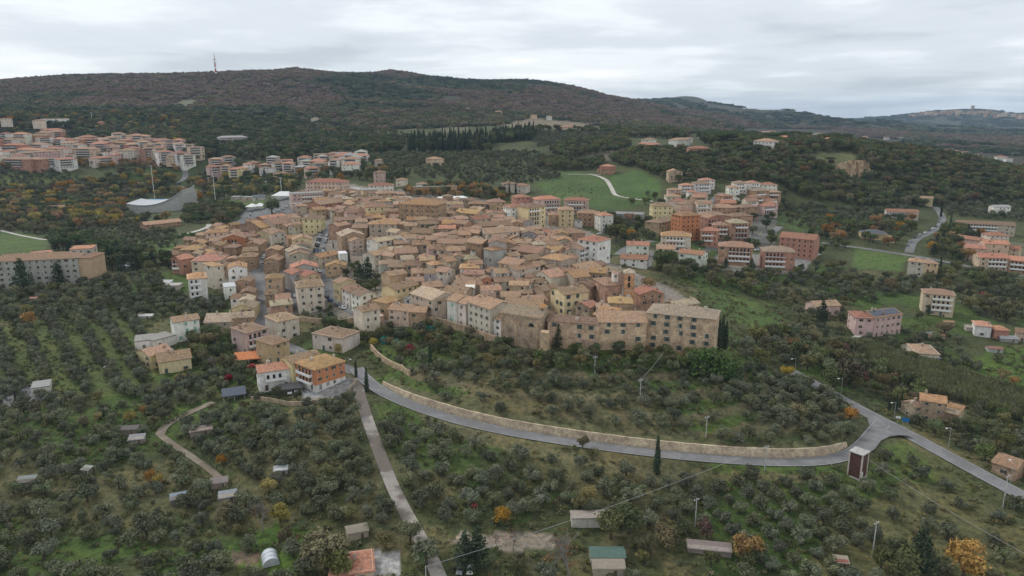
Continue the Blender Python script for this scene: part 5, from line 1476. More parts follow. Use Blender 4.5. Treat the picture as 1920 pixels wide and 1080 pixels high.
for k, lf in (('bush', 'oak'), ('brownbush', 'brown'), ('olivebush', 'olive'), ('redbush', 'red')):
    for s_ in range(3):
        rd = random.Random(800 + s_); bl = dome_blobs(rd, 1.5, 1.3, .35, 7, .8)
        V, sh = leaves(bl, 240, .22, 810 + s_); tv, tf = tube([(0, 0, -.4), (0, 0, .9)], [.12, .05], 5)
        KIT.setdefault(k, []).append((mesh_from('stem', tv, tf, [M_BARK]), leaf_mesh('foliage', V, sh, LEAF[lf]), 2.2))
def bare(seed):
    rd = random.Random(seed); parts = []
    def grow(p, d, L_, r_, lv):
        q_ = p + d * L_; mid = p + d * L_ * .5 + Vector((rd.uniform(-.1, .1), rd.uniform(-.1, .1), 0)) * L_
        v, f = tube([p, mid, q_], [r_, r_ * .8, r_ * .55], 5 if lv < 2 else 3, lv == 0); parts.append((v, f, 0))
        if lv >= 5: return
        for k in range(3 if lv < 4 else 2):
            ax = Vector((rd.uniform(-1, 1), rd.uniform(-1, 1), rd.uniform(-.2, .6))).normalized()
            grow(q_ if k else mid.lerp(q_, .6), (d * .85 + ax * .62 + Vector((0, 0, .12))).normalized(), L_ * rd.uniform(.62, .8), r_ * .58, lv + 1)
    grow(Vector((0, 0, -.3)), Vector((0, 0, 1)), 3.0, .24, 0); return merge(parts)
for s_ in range(3):
    tv, tf, tm = bare(900 + s_); rd = random.Random(s_); bl = dome_blobs(rd, 3.2, 5.5, 2.8, 9); V, sh = leaves(bl, 90, .22, 910 + s_)
    KIT.setdefault('bare', []).append((mk(tv, tf, tm, 'branches', [M_BARKP]), leaf_mesh('crown', V, sh, LEAF['russet']), 9.0))
# ------------------------------------------------------------------ where they stand
EXCL = []          # extra pixel polygons kept clear (car parks, yards)
TREES = []         # kind, x, y, z, scale, yaw, zone
_occ = {}
_FX = np.array([f[:2] for f in FOOT]); 
def blocked(x, y, marg=1.8):
    d = np.hypot(_FX[:, 0] - x, _FX[:, 1] - y)
    for i in np.nonzero(d < 60)[0]:
        cx_, cy_, rz, w, dd = FOOT[i]; c_, s__ = math.cos(-rz), math.sin(-rz); u, v = x - cx_, y - cy_
        if abs(u * c_ - v * s__) < w / 2 + marg and abs(u * s__ + v * c_) < dd / 2 + marg: return True
    return False
def occupied(x, y, r_):
    k = max(1, int(math.ceil(r_ / 3))); ix, iy = int(x // 3), int(y // 3)
    for a in range(ix - k, ix + k + 1):
        for b_ in range(iy - k, iy + k + 1):
            for (qx, qy, qr) in _occ.get((a, b_), ()):
                if math.hypot(qx - x, qy - y) < min(r_, qr): return True
    return False
def put(kind, x, y, h, zone, r_=None, yaw=None, z=None):
    hr = KIT[kind][0][2]
    TREES.append((kind, x, y, float(ground(x, y)) if z is None else z, h / hr, random.uniform(0, 6.28) if yaw is None else yaw, zone))
    if r_: _occ.setdefault((int(x // 3), int(y // 3)), []).append((x, y, r_))
def single(px, py, kind, h, label):
    p = at(px, py)
    if p: put(kind, p[0], p[1], h, label, 2.5)
def zone(name, poly, mix, sp, hs, r0=100, r1=3500, rows=None, jit=.35, keep=1.0, roadgap=2.0, mask=()):
    ed = []
    for i in range(len(poly)):
        a, b_ = poly[i], poly[(i + 1) % len(poly)]
        for t_ in np.linspace(0, 1, 7)[:-1]:
            p = at(a[0] + (b_[0] - a[0]) * t_, a[1] + (b_[1] - a[1]) * t_)
            if p and r0 < math.hypot(p[0], p[1]) < r1: ed.append(p)
    if len(ed) < 3: return
    ed = np.array(ed); x0, y0 = ed[:, 0].min() - 5, ed[:, 1].min() - 5; x1, y1 = ed[:, 0].max() + 5, ed[:, 1].max() + 5
    if rows is None: ang, spx, spy = .3, sp, sp * .92
    else: ang, spx, spy = math.radians(rows[0]), rows[1], rows[2]
    cxx, cyy = (x0 + x1) / 2, (y0 + y1) / 2; Rr = math.hypot(x1 - x0, y1 - y0) / 2
    gx, gy = np.meshgrid(np.arange(-Rr, Rr, spx), np.arange(-Rr, Rr, spy))
    if rows is None: gx[1::2] += spx / 2
    r = np.random.default_rng(abs(hash((name, len(poly), int(poly[0][0])))) % 99991 if False else int(poly[0][0] * 7 + poly[0][1] * 13 + len(poly)) & 0xffff)
    gx = gx + r.uniform(-1, 1, gx.shape) * spx * jit; gy = gy + r.uniform(-1, 1, gx.shape) * spy * jit
    X = cxx + gx * math.cos(ang) - gy * math.sin(ang); Y = cyy + gx * math.sin(ang) + gy * math.cos(ang)
    X, Y = X.ravel(), Y.ravel(); rr = np.hypot(X, Y); m_ = (rr > r0) & (rr < r1) & (abs(np.arctan2(X, Y)) < math.radians(58)) & (Y > 20)
    X, Y = X[m_], Y[m_]; Z = ground(X, Y); px, py, _d = project(X, Y, Z)
    m_ = in_poly(px, py, poly) & (r.random(len(X)) < keep) & (_grid(X, Y, np.minimum(ROAD_MASK, 99)) > roadgap)
    for q_ in mask + tuple(EXCL): m_ &= ~in_poly(px, py, q_)
    X, Y, Z = X[m_], Y[m_], Z[m_]; ks = list(mix); pr = np.array([mix[k] for k in ks], float); pr /= pr.sum()
    kk = r.choice(len(ks), len(X), p=pr); hh_ = r.uniform(hs[0], hs[1], len(X))
    for x, y, z, k, h_ in zip(X, Y, Z, kk, hh_):
        k = ks[k]; f_ = {'bush': .35, 'brownbush': .35, 'olivebush': .4, 'cypress': 1.3, 'olive': min(1, 4.8 / h_ if h_ > 6 else 1)}.get(k, 1.0)
        if occupied(x, y, sp * .62) or (math.hypot(x, y) < 1000 and blocked(x, y)): continue
        put(k, x, y, h_ * f_, name, sp * .62, z=z)
# ------------------------------------------------------------------ single trees that stand out
EXCL += [[(238,376),(345,366),(348,414),(238,416)], [(470,380),(560,362),(560,425),(470,440),(425,445),(420,425),(450,412)], [(555,728),(650,708),(668,725),(640,748),(590,755)], [(1560,308),(1600,303),(1632,318),(1628,340),(1600,342),(1562,325)],
         [(690,1040),(750,1030),(755,1080),(680,1080)], [(860,1000),(1040,1000),(1040,1030),(840,1025)], [(1340,485),(1430,490),(1420,515),(1345,505)]]
SINGLE = '''
1231 890 cypress 13 tall slim cypress standing alone below the curved road
668 709 cypress 7.5 dark cypress beside the fork of the gravel road
688 735 cypress 10 ragged dark cypress in the fork between gravel road and walled road
807 692 cypress 11 tall cypress in the garden below the garden row
418 680 cypress 11 dark cypress between the cream villa and the carport
1347 655 cypress 12 cypress touching the right corner of the convent
1353 652 cypress 14 tallest of the cypresses beside the convent
1360 655 cypress 12 outermost cypress beside the convent corner
1331 598 cypress 6 small cypress on the meadow behind the convent
955 366 cypress 12 left cypress of the pair before the cream villa
967 366 cypress 12 right cypress of the pair before the cream villa
655 492 cypress 8 cypress beside the small white house in the middle of town
1445 385 cypress 9 small cypress by the apartments under the wooded hill
1764 407 cypress 14 tall cypress beside the climbing road
1781 430 cypress 13 broad cypress right of the climbing road
1762 510 cypress 11 dark cypress against the cream and ochre house
1667 768 cypress 7 first of three small cypresses near the stone farmhouse
1679 770 cypress 7 second of three small cypresses near the stone farmhouse
1688 768 cypress 8 third of three small cypresses near the stone farmhouse
690 530 conifer 15 big dark conifer standing in the walled garden inside the town
676 525 conifer 10 smaller dark conifer beside the big one in the walled garden
45 545 conifer 19 left of two dark cedars before the long grey institute
112 538 conifer 15 right of two dark cedars before the long grey institute
180 510 conifer 15 dark conifer at the end of the long institute
205 500 conifer 14 dark conifer behind the end of the institute
235 495 pine 13 umbrella pine beyond the institute
510 402 oak 16 big round dark tree beside the white marquee
330 470 pine 11 dark umbrella pine above the brown roofed houses
355 462 pine 10 second dark umbrella pine above the brown roofed houses
1155 455 oak 15 big round dark tree behind the white apartment block
1246 508 oak 14 large leafy tree beside the cream low house
1215 548 orange 9 round orange tree behind the bell tower
771 662 redbush 4 bright red shrub in the gardens below the town
428 718 redbush 4.5 small crimson tree beside the white villa
1586 725 brown 13 large tree with orange top in the valley
1562 735 oak 11 dark tree left of the large orange-topped tree
1474 712 yellow 6 yellow green shrub tree on the slope under the street lamps
1593 792 orange 6 orange tree at the road junction
1497 790 brown 7 faded tree on the slope above the wall end
1400 1050 orange 8 orange brown tree over the ruined shed
1325 1010 russet 6 rust brown tree left of the ruined shed
1252 1035 brown 8 faded tree with yellow patches near the field shed
1722 1082 conifer 15 tall dark pine at the lower right
1700 1090 oak 10 leafy tree tangled round the tall dark pine
1805 1085 orange 11 rust orange tree at the lower right corner
872 1065 conifer 11 dark conifer by the gravel road
895 1070 conifer 13 larger dark conifer by the gravel road
1062 1090 bare 16 tall bare tree in the farmyard at the bottom
1040 1085 bare 12 smaller bare tree beside the tall one in the farmyard
962 1040 bare 8 bare pale tree at the yard edge
930 1030 bare 6 low bare tree near the dark conifers
492 1000 bare 10 spreading bare grey tree in the garden at lower left
526 985 yellow 6.5 yellow tree beside the spreading bare tree
283 905 orange 4.5 orange tree in the middle of the left grove
298 910 yellow 4 golden tree beside the orange one in the left grove
272 778 orange 4 small orange tree above the garden sheds
246 792 yellow 4.5 yellow tree above the garden sheds
185 790 yellow 3.5 small yellow bush tree in the left grove
416 872 orange 4 small orange bush beside the dirt path
505 925 yellow 5 yellow brown tree near the garden huts
545 930 oak 5 leafy green tree right of the garden huts
55 612 orange 8 orange tree above the striped grove
405 702 bare 9 bare grey tree beside the cypress and villa
612 1068 brown 12 tall brownish tree beside the thatch stack
640 1082 oak 9 green tree by the tiled house at the bottom
941 985 orange 6 orange tree in the central grove
1145 1010 oak 9 dark leafy tree beside the long field shed
1180 1000 oak 10 large dark tree right of the long field shed
1165 985 yellow 5 yellow green tree behind the long field shed
1105 945 yellow 6 yellow green tree in the central grove
1085 962 brown 6 pale brown tree in the central grove
1092 842 brown 5 rusty tree beside the curved road
770 1020 oak 7 tree beside the gravel road bend
800 1060 olive 7 olive tree leaning over the gravel road
25 605 oak 7 dark tree at the left edge
340 720 yellow 5 yellow green tree below the cream villa
480 425 oak 6 tree at the car park edge
625 465 cypress 5 small dark tree on the town slope
1320 450 oak 7 round tree in front of the brick apartments
1360 505 conifer 8 blue green conifer before the long brick apartment block
1408 515 conifer 11 dark conifer beside the brick and white apartments
1540 610 conifer 14 dark spreading cedar between the two pink houses
1740 590 conifer 6 grey green conifer by the peach house
1720 600 oak 6 round tree in the yard of the peach house
1815 575 conifer 9 blue grey conifer right of the peach house
1845 560 redbush 5 dark red shrub right of the peach house
1830 690 olive 4.5 olive tree in the green field, nearest the track
1870 680 olive 5 olive tree in the middle of the green field
1880 715 yellow 6 bright yellow tree at the edge of the green field
1900 725 orange 5 golden tree at the edge of the green field
1770 630 brown 8 brown tree between the garden sheds
110 362 red 0 -
102 360 redbush 9 dark red tree near the left olive field
1500 320 oak 11 oak at the foot of the clearing
635 665 yellow 5 yellow tree near the stone steps
700 650 yellow 4.5 yellow green shrub tree beside the green awning
'''
for ln in SINGLE.strip().splitlines():
    p = ln.split(None, 4)
    if float(p[3]) <= 0: continue
    single(float(p[0]), float(p[1]), p[2], float(p[3]), p[4])
# ------------------------------------------------------------------ groves, woods and gardens
OLV = {'olive': 1}
OLM = {'olive': .9, 'olivebush': .04, 'brown': .03, 'bush': .03}
zone('olive tree in the wide irregular grove at the lower left', [(-420,740),(60,722),(250,765),(290,800),(410,905),(520,965),(470,985),(430,1020),(560,1020),(640,1010),(660,1110),(640,1260),(-500,1260)], OLM, 6.0, (3.0, 6.0), jit=.42, keep=.93)
zone('olive tree in the striped grove of grassy rows on the left', [(-300,640),(70,600),(270,592),(320,690),(230,745),(60,738),(-300,720)], OLV, 5, (4, 5.6), rows=(39, 10.5, 4.4), jit=.13)
zone('olive tree in the dense grove below the long institute', [(-350,600),(-350,515),(30,550),(160,532),(300,512),(340,560),(420,562),(430,600),(380,612),(320,595),(200,592),(60,600)], {'olive': .85, 'oak': .08, 'brown': .07}, 5.8, (4.2, 6), jit=.4)
zone('olive tree in the grove between the cream villa and the dirt track', [(230,745),(330,712),(440,705),(470,750),(430,760),(300,788)], OLM, 5.6, (4, 5.6))
zone('olive tree in the dense grove left of the gravel road', [(320,805),(430,765),(560,760),(655,750),(700,830),(740,930),(775,1005),(640,985),(520,950),(430,885)], OLM, 5.3, (3.8, 5.4), jit=.4)
zone('olive tree in the grove between gravel road and walled road', [(705,762),(800,808),(1000,858),(1200,893),(1250,905),(1180,965),(1050,968),(860,988),(795,965),(745,870)], {'olive': .96, 'brownbush': .04}, 6.2, (3.6, 5.8), rows=(-38, 7.6, 5.0), jit=.2, keep=.92)
zone('olive tree in the ordered rows below the end of the stone wall', [(1200,915),(1420,893),(1580,900),(1605,930),(1650,1010),(1600,1110),(1500,1110),(1330,1000),(1200,1000)], OLV, 6, (3.6, 5.2), rows=(22, 6.8, 5.6), jit=.1, keep=.96)
zone('olive tree at the bottom edge of the picture', [(1180,1010),(1330,1010),(1500,1090),(1560,1180),(860,1250),(850,1110),(960,1090),(1120,1060)], {'olive': .7, 'oak': .2, 'brown': .1}, 7, (3.8, 6), keep=.8)
zone('olive tree scattered on the dry slope beside the main road', [(1640,870),(1700,850),(1780,900),(1920,965),(2050,1090),(2000,1200),(1600,1120),(1650,1010),(1615,940)], OLV, 8.6, (3.4, 5), jit=.45, keep=.75)
zone('olive tree on the grassy terraces below the convent', SLOPE, {'olive': .88, 'brownbush': .12}, 5.9, (3.6, 5.0), jit=.36, keep=.78)
zone('bush at the foot of the convent walls', [(880,652),(960,650),(1020,672),(1120,664),(1240,662),(1345,660),(1345,690),(1120,705),(960,700),(880,690)], {'oak': .5, 'brown': .35, 'bush': .15}, 4.6, (3.5, 6.5), keep=.85)
zone('tree in the thick grove on the slope right of the convent', [(1345,690),(1420,690),(1500,720),(1600,785),(1622,828),(1540,845),(1430,815),(1380,760)], {'olive': .8, 'oak': .12, 'brown': .08}, 5.2, (4, 5.8), jit=.42)
zone('leafy tree in the hollow between the convent and the main road', [(1370,650),(1440,630),(1560,640),(1660,690),(1730,740),(1735,800),(1680,775),(1600,735),(1500,690),(1420,690)], {'oak': .42, 'olive': .3, 'brown': .24, 'russet': .04}, 6.2, (5, 8.5), jit=.42)
zone('tree in the hedged gardens behind the convent', [(1395,515),(1540,505),(1620,520),(1720,520),(1720,545),(1600,580),(1520,575),(1440,560),(1410,535)], {'olive': .55, 'oak': .28, 'brown': .17}, 7, (4, 7), jit=.45)
zone('olive tree around the pink houses', [(1480,580),(1600,580),(1590,620),(1700,625),(1800,640),(1810,690),(1740,705),(1650,672),(1570,650),(1490,625)], {'olive': .7, 'oak': .2, 'bush': .1}, 7, (3.6, 6), jit=.45, keep=.85)
zone('tree on the right edge below the terraced houses', [(1700,505),(1800,505),(1990,530),(1990,620),(1890,605),(1810,590),(1790,555),(1720,545)], {'oak': .5, 'brown': .28, 'olive': .22}, 7.5, (5, 9), jit=.45)
zone('olive tree in the upper part of the green field', [(1800,715),(1850,660),(1990,650),(1990,770),(1900,750)], OLV, 15, (3.6, 4.6), keep=.7)
zone('tree on the valley floor right of the reeds', [(1700,790),(1800,770),(1990,790),(1990,920),(1900,900),(1790,840)], {'oak': .45, 'brown': .2, 'olive': .35}, 6.8, (4, 7.5), jit=.45)
zone('olive tree under the wooded ridge', [(1440,375),(1600,395),(1720,385),(1660,425),(1590,432),(1555,420),(1470,395)], {'olive': .8, 'oak': .2}, 7, (4, 6), jit=.35)
zone('autumn tree around the grey roofed pavilion', [(1560,400),(1660,405),(1720,405),(1700,470),(1560,455),(1540,435)], {'oak': .35, 'orange': .25, 'pine': .25, 'brown': .15}, 10, (7, 11), keep=.8)
zone('olive tree on the hillside above the terraced houses', [(1770,385),(1930,375),(2000,420),(1910,415),(1780,405)], {'olive': .8, 'oak': .2}, 7, (4, 6))
zone('tree among the terraced houses', [(1760,430),(1800,430),(1850,450),(1810,460),(1820,500),(1740,482)], {'oak': .5, 'conifer': .2, 'orange': .3}, 9, (6, 10))
RIDGE = [(1330,286),(1440,258),(1520,262),(1700,280),(1800,292),(1900,318),(2050,350),(2050,400),(1760,388),(1620,390),(1500,372),(1460,340),(1400,322),(1290,300)]
zone('dark oak in the wood on the right hand ridge', RIDGE, {'oak': .66, 'brown': .2, 'dark_': 0, 'pine': .1, 'russet': .04} if False else {'oak': .7, 'brown': .2, 'pine': .07, 'russet': .03}, 7.6, (8, 12), r0=560, r1=1150, mask=([(1512,288),(1600,284),(1606,305),(1540,310)],))
zone('umbrella pine along the crest of the right hand ridge', [(1310,262),(1440,252),(1520,252),(1620,262),(1740,276),(1740,284),(1500,268),(1330,275)], {'pine': .8, 'oak': .2}, 9, (12, 15), r0=700, r1=1150)
zone('tree in the wood above the white track', [(1030,285),(1100,262),(1175,262),(1180,280),(1140,288),(1060,300)], {'oak': .8, 'brown': .2}, 8.5, (8, 12), r1=1300)
zone('tree in the wood behind the brick villa', [(1140,302),(1190,285),(1290,285),(1330,300),(1330,335),(1280,345),(1245,340),(1200,315),(1150,310)], {'oak': .72, 'brown': .28}, 8, (8, 11), r1=1200)
zone('tree in the belt below the ploughed hilltop', [(1040,300),(1140,303),(1120,318),(1060,322),(1000,316)], {'oak': .7, 'brown': .3}, 8, (7, 10), r1=1100)
zone('cypress in the dark cypress plantation on the hill', [(765,270),(920,262),(925,284),(765,290)], {'cypress': .85, 'oak': .15}, 8.0, (11, 18), r1=1400, jit=.45, keep=.9)
zone('cypress in the right part of the cypress plantation', [(925,256),(1005,250),(1005,262),(925,270)], {'cypress': .7, 'oak': .3}, 6.5, (12, 15), r1=1600)
zone('olive tree on the hill behind the town', [(690,292),(765,290),(1000,285),(1045,300),(1010,318),(1060,330),(1000,345),(920,345),(790,333),(690,325)], {'olive': .84, 'oak': .1, 'brown': .06}, 7.6, (4.2, 6.4), rows=(35, 8.6, 6), jit=.2, r1=1200, keep=.9)
zone('tree along the terrace wall behind the palace', [(760,352),(880,350),(960,365),(960,378),(870,372),(760,368)], {'orange': .3, 'oak': .4, 'brown': .3}, 8, (6, 9), r1=900)
zone('tree in the evergreen wood behind the spa town', [(370,222),(560,228),(580,258),(700,266),(765,262),(750,285),(640,298),(480,302),(375,300),(340,262)], {'oak': .38, 'pine': .3, 'conifer': .14, 'brown': .18}, 8.4, (9, 13), r0=800, r1=1700)
zone('tree on the lower slope of the wooded hill', [(-400,222),(400,212),(400,262),(330,278),(270,262),(120,242),(-400,240)], {'oak': .64, 'brown': .24, 'orange': .04, 'yellow': .08}, 10, (9, 12), r0=900, r1=1700, keep=.78)
zone('autumn tree in the park around the sports hall', [(-300,350),(120,355),(250,322),(345,330),(400,352),(380,378),(300,372),(245,380),(250,400),(330,400),(330,415),(250,425),(140,430),(120,415),(60,425),(-300,425)], {'oak': .36, 'brown': .26, 'orange': .16, 'yellow': .22}, 9.4, (8, 13), r0=450, r1=1100, keep=.9)
zone('tree in the belt west of the car park', [(330,385),(420,385),(500,398),(470,412),(400,425),(345,418)], {'oak': .5, 'brown': .4, 'pine': .1}, 7.2, (6, 9), r1=950)
zone('tree around the playing field', [(370,330),(560,340),(560,360),(500,366),(400,376),(360,360)], {'oak': .42, 'yellow': .25, 'brown': .2, 'pine': .13}, 9, (8, 12), r0=500, r1=1100)
zone('orange tree lining the avenue below the spa town', [(0,303),(230,302),(350,300),(345,325),(300,318),(230,316),(0,318)], {'orange': .7, 'brown': .3}, 9, (7, 9), r0=600, r1=1200)
zone('tree between the blocks of the spa town', [(-400,245),(380,245),(380,305),(-400,305)], {'oak': .75, 'brown': .25}, 17, (7, 11), r0=800, r1=1500)
zone('tree between the apartment blocks beyond the piazza', [(380,300),(680,295),(760,320),(690,340),(640,345),(540,335),(390,330)], {'oak': .5, 'orange': .25, 'conifer': .25}, 14, (7, 12), r0=600, r1=1200)
zone('olive tree in the field left of the dark red tree', [(-300,322),(110,318),(170,345),(110,358),(-300,350)], OLV, 8, (4, 6), r0=600, r1=1200)
zone('olive tree in the field beyond the institute', [(150,438),(270,425),(330,438),(320,462),(250,478),(180,462)], {'olive': .85, 'brown': .15}, 7, (4, 6), r0=400, r1=900, keep=.8)
zone('tree on the left beside the institute', [(-300,420),(0,415),(140,430),(150,450),(90,440),(40,438),(-300,440)], {'oak': .5, 'brown': .5}, 8, (6, 9), r0=400, r1=900)
zone('shrub tree in the gardens left of the street', [(360,605),(432,612),(442,640),(450,690),(380,705),(362,660)], {'oak': .6, 'brown': .25, 'bush': .15}, 5.2, (4.5, 8))
zone('garden tree below the street corner', [(545,605),(690,612),(700,650),(660,660),(640,620),(560,612)], {'oak': .45, 'brown': .3, 'bush': .25}, 5.5, (3.5, 6.5))
zone('shrub tree in the tangled gardens under the garden row', [(690,610),(800,612),(940,648),(1030,680),(1100,675),(1340,670),(1370,690),(1100,700),(1000,705),(880,698),(760,690),(705,650)], {'oak': .3, 'brown': .3, 'olive': .2, 'bush': .2}, 5.4, (3.5, 6.2), keep=.8)
zone('tree beside the white villa and the orange block', [(430,690),(485,700),(480,745),(560,750),(480,760),(430,745)], {'oak': .5, 'olive': .3, 'bush': .2}, 5.5, (3, 6))
zone('tree in the gardens behind the white apartment block', [(1120,412),(1235,415),(1240,458),(1205,462),(1130,445)], {'oak': .75, 'orange': .12, 'conifer': .13}, 8, (5, 9))
zone('tree in the hollow behind the bell tower', [(1205,505),(1300,500),(1430,520),(1470,570),(1400,555),(1300,530)], {'oak': .45, 'brown': .4, 'bare': .15}, 7.5, (5, 9), keep=.9)
zone('tree between the brick apartment blocks', [(1180,385),(1300,350),(1480,350),(1450,470),(1320,480),(1300,430)], {'oak': .8, 'orange': .2}, 14, (5, 9))
zone('garden tree inside the town', [(622,498),(690,495),(702,505),(725,545),(692,558),(660,538),(640,520)], {'oak': .7, 'bush': .3}, 4.4, (3, 5.5), roadgap=.8)
zone('tree in the courtyard among the roofs', [(795,440),(825,440),(825,455),(795,455)], {'oak': 1}, 6, (6, 8))
zone('olive tree in the meadow below the white track', [(1010,350),(1120,345),(1130,390),(1060,378)], {'olivebush': 1}, 12, (2.5, 4))
zone('olive tree in the meadow right of the white track', [(1170,348),(1235,345),(1230,370),(1180,368)], {'olive': 1}, 18, (4, 5), keep=.6)
zone('small tree in the garden with the round greenhouse', [(640,985),(780,1000),(760,1035),(680,1030)], {'oak': .6, 'brown': .4}, 7, (3, 6))
zone('hedge shrub by the yard at the bottom', [(830,1035),(1050,1035),(1060,1060),(960,1085),(860,1050)], {'oak': .5, 'bush': .5}, 5, (3, 6))
zone('tree by the lower right corner', [(1640,1000),(1760,1040),(1740,1110),(1600,1110)], {'oak': .6, 'brown': .4}, 7, (4, 7))

zone('tree in the wood between the ridge and the apartments', [(1285,296),(1370,305),(1470,330),(1462,346),(1405,340),(1300,342)], {'oak': .75, 'brown': .25}, 8, (7, 11), r0=500, r1=1100)
zone('olive tree in the rows on the ploughed hilltop', [(985,250),(1130,246),(1150,268),(1010,276)], {'olive': 1}, 8, (4.5, 6), rows=(30, 9, 5), jit=.1, r0=700, r1=1500)
zone('tree in the belt under the tan field', [(940,240),(1060,246),(1180,244),(1290,250),(1290,262),(1180,258),(1000,252)], {'oak': .8, 'brown': .2}, 9, (8, 12), r0=800, r1=1600, keep=.7)
zone('tree in the valley scrub beside the lower road', [(1440,395),(1560,425),(1600,440),(1600,465),(1540,470),(1545,500),(1620,505),(1600,520),(1530,500),(1530,450)], {'oak': .4, 'olive': .3, 'brown': .3}, 7.5, (4, 7), keep=.75)
zone('tree around the left meadow', [(95,450),(190,450),(260,480),(330,500),(330,512),(200,515),(170,490),(90,470)], {'oak': .5, 'conifer': .2, 'pine': .3}, 9, (8, 12), r0=380, r1=800)
zone('tree on the slopes above the brick palace', [(620,300),(700,320),(760,330),(760,345),(690,335),(640,340)], {'oak': .5, 'olive': .3, 'conifer': .2}, 9, (6, 10), r0=500, r1=1100)

zone('garden tree beside the lane', [(560,575),(620,565),(625,600),(575,603)], {'oak': .7, 'bush': .3}, 5, (3, 5), roadgap=1)
zone('garden tree between the brick houses of the west side', [(518,465),(545,460),(545,510),(522,512)], {'oak': .7, 'bush': .3}, 5, (3, 5), roadgap=1)
zone('olive tree in the pale plots on the lower hillside', [(300,228),(480,230),(470,252),(330,258)], {'olive': .8, 'oak': .2}, 11, (4, 7), r0=900, r1=2200, keep=.7)
zone('olive tree on the slope behind the spa town', [(560,232),(700,232),(760,255),(700,265),(580,258)], {'olive': .7, 'oak': .3}, 10, (5, 8), r0=900, r1=2000, keep=.8)

zone('tree screening the upper main road', [(1500,712),(1560,742),(1605,772),(1598,782),(1540,752),(1490,722)], {'olive': .6, 'oak': .4}, 4.6, (4.5, 6.5), roadgap=1.0)
# ------------------------------------------------------------------ ivy
for s_ in range(2):
    rd = random.Random(950 + s_); bl = dome_blobs(rd, 4.6, 4.2, .6, 16, .9)
    V, sh = leaves(bl, 1500, .30, 960 + s_); tv, tf = tube([(0, 0, -.4), (0, 0, 2.5)], [.3, .1], 5)
    KIT.setdefault('ivy', []).append((mesh_from('stem', tv, tf, [M_BARK]), leaf_mesh('foliage', V, sh, LEAF['ivy']), 5.6))
single(1330, 704, 'ivy', 11, 'huge ivy covered thicket at the foot of the convent corner')
single(1308, 705, 'ivy', 6.5, 'smaller ivy mound left of the huge ivy thicket')
single(1362, 708, 'ivy', 7.5, 'ivy mound below the cypresses beside the convent')
NAMES = {'olive': ('olive_tree', 'olive tree', 'grey-green olive tree'), 'oak': ('broadleaf_tree', 'tree', 'dark green leafy tree'), 'orange': ('autumn_tree', 'tree', 'orange autumn tree'), 'yellow': ('autumn_tree', 'tree', 'yellow autumn tree'),
 'russet': ('autumn_tree', 'tree', 'rust brown tree'), 'brown': ('autumn_tree', 'tree', 'fading brownish tree'), 'cypress': ('cypress_tree', 'cypress', 'dark cypress'), 'pine': ('umbrella_pine', 'pine', 'umbrella pine'),
 'conifer': ('conifer_tree', 'conifer', 'dark conifer'), 'bush': ('shrub', 'shrub', 'green shrub'), 'brownbush': ('shrub', 'shrub', 'brownish shrub'), 'olivebush': ('shrub', 'shrub', 'grey-green young olive'), 'redbush': ('shrub', 'shrub', 'red shrub'), 'bare': ('bare_tree', 'tree', 'bare pale tree'), 'ivy': ('ivy_thicket', 'ivy', 'ivy mound')}
PREP = {'in', 'on', 'at', 'of', 'around', 'between', 'beside', 'below', 'under', 'along', 'scattered', 'among', 'by', 'lining', 'behind', 'above', 'right', 'left'}
SINGLE_LABELS = {ln.split(None, 4)[4] for ln in SINGLE.strip().splitlines()} | {'huge ivy covered thicket at the foot of the convent corner', 'smaller ivy mound left of the huge ivy thicket', 'ivy mound below the cypresses beside the convent'}
def place_of(zone_):
    w_ = zone_.split()
    for i, s_ in enumerate(w_):
        if s_ in PREP: return ' '.join(w_[i:])
    return zone_
arr = []
for i, (k, x, y, z, sc_, yaw, zn) in enumerate(TREES):
    px, py, dep = project(x, y, z); hpx = sc_ * KIT[k][0][2] * FPX / float(dep)
    _p2 = project(x, y, z + sc_ * KIT[k][0][2])
    inside = -20 < px < 1940 and py < 1120 and _p2[1] < 1078 and _p2[1] > -10
    arr.append((i, hpx if inside else 0))
byname = {}
for i, s_ in arr: byname.setdefault(NAMES[TREES[i][0]][0], []).append((s_, i))
INDIV = set()
for nm, lst in byname.items():
    lst.sort(reverse=True); thr = 12 if nm == 'olive_tree' else 17
    INDIV |= {i for s_, i in lst[:300] if s_ > thr}
INDIV |= {i for i, tr in enumerate(TREES) if tr[6] in SINGLE_LABELS}
REST = {}; IND = []
for i, (k, x, y, z, sc_, yaw, zn) in enumerate(TREES):
    vi = i % len(KIT[k])
    if i not in INDIV: REST.setdefault(k, []).append((x, y, z, sc_, yaw, vi)); continue
    nm, ct, wd = NAMES[k]; E = empty(nm, (x, y, z), yaw); E.scale = (sc_,) * 3
    tm_, cm, _h = KIT[k][vi]
    link(tm_.name.split('.')[0], tm_, E); link(cm.name.split('.')[0], cm, E)
    IND.append((E, nm, wd, ct, zn, x, y))
    if zn in SINGLE_LABELS: tag(E, zn, ct)
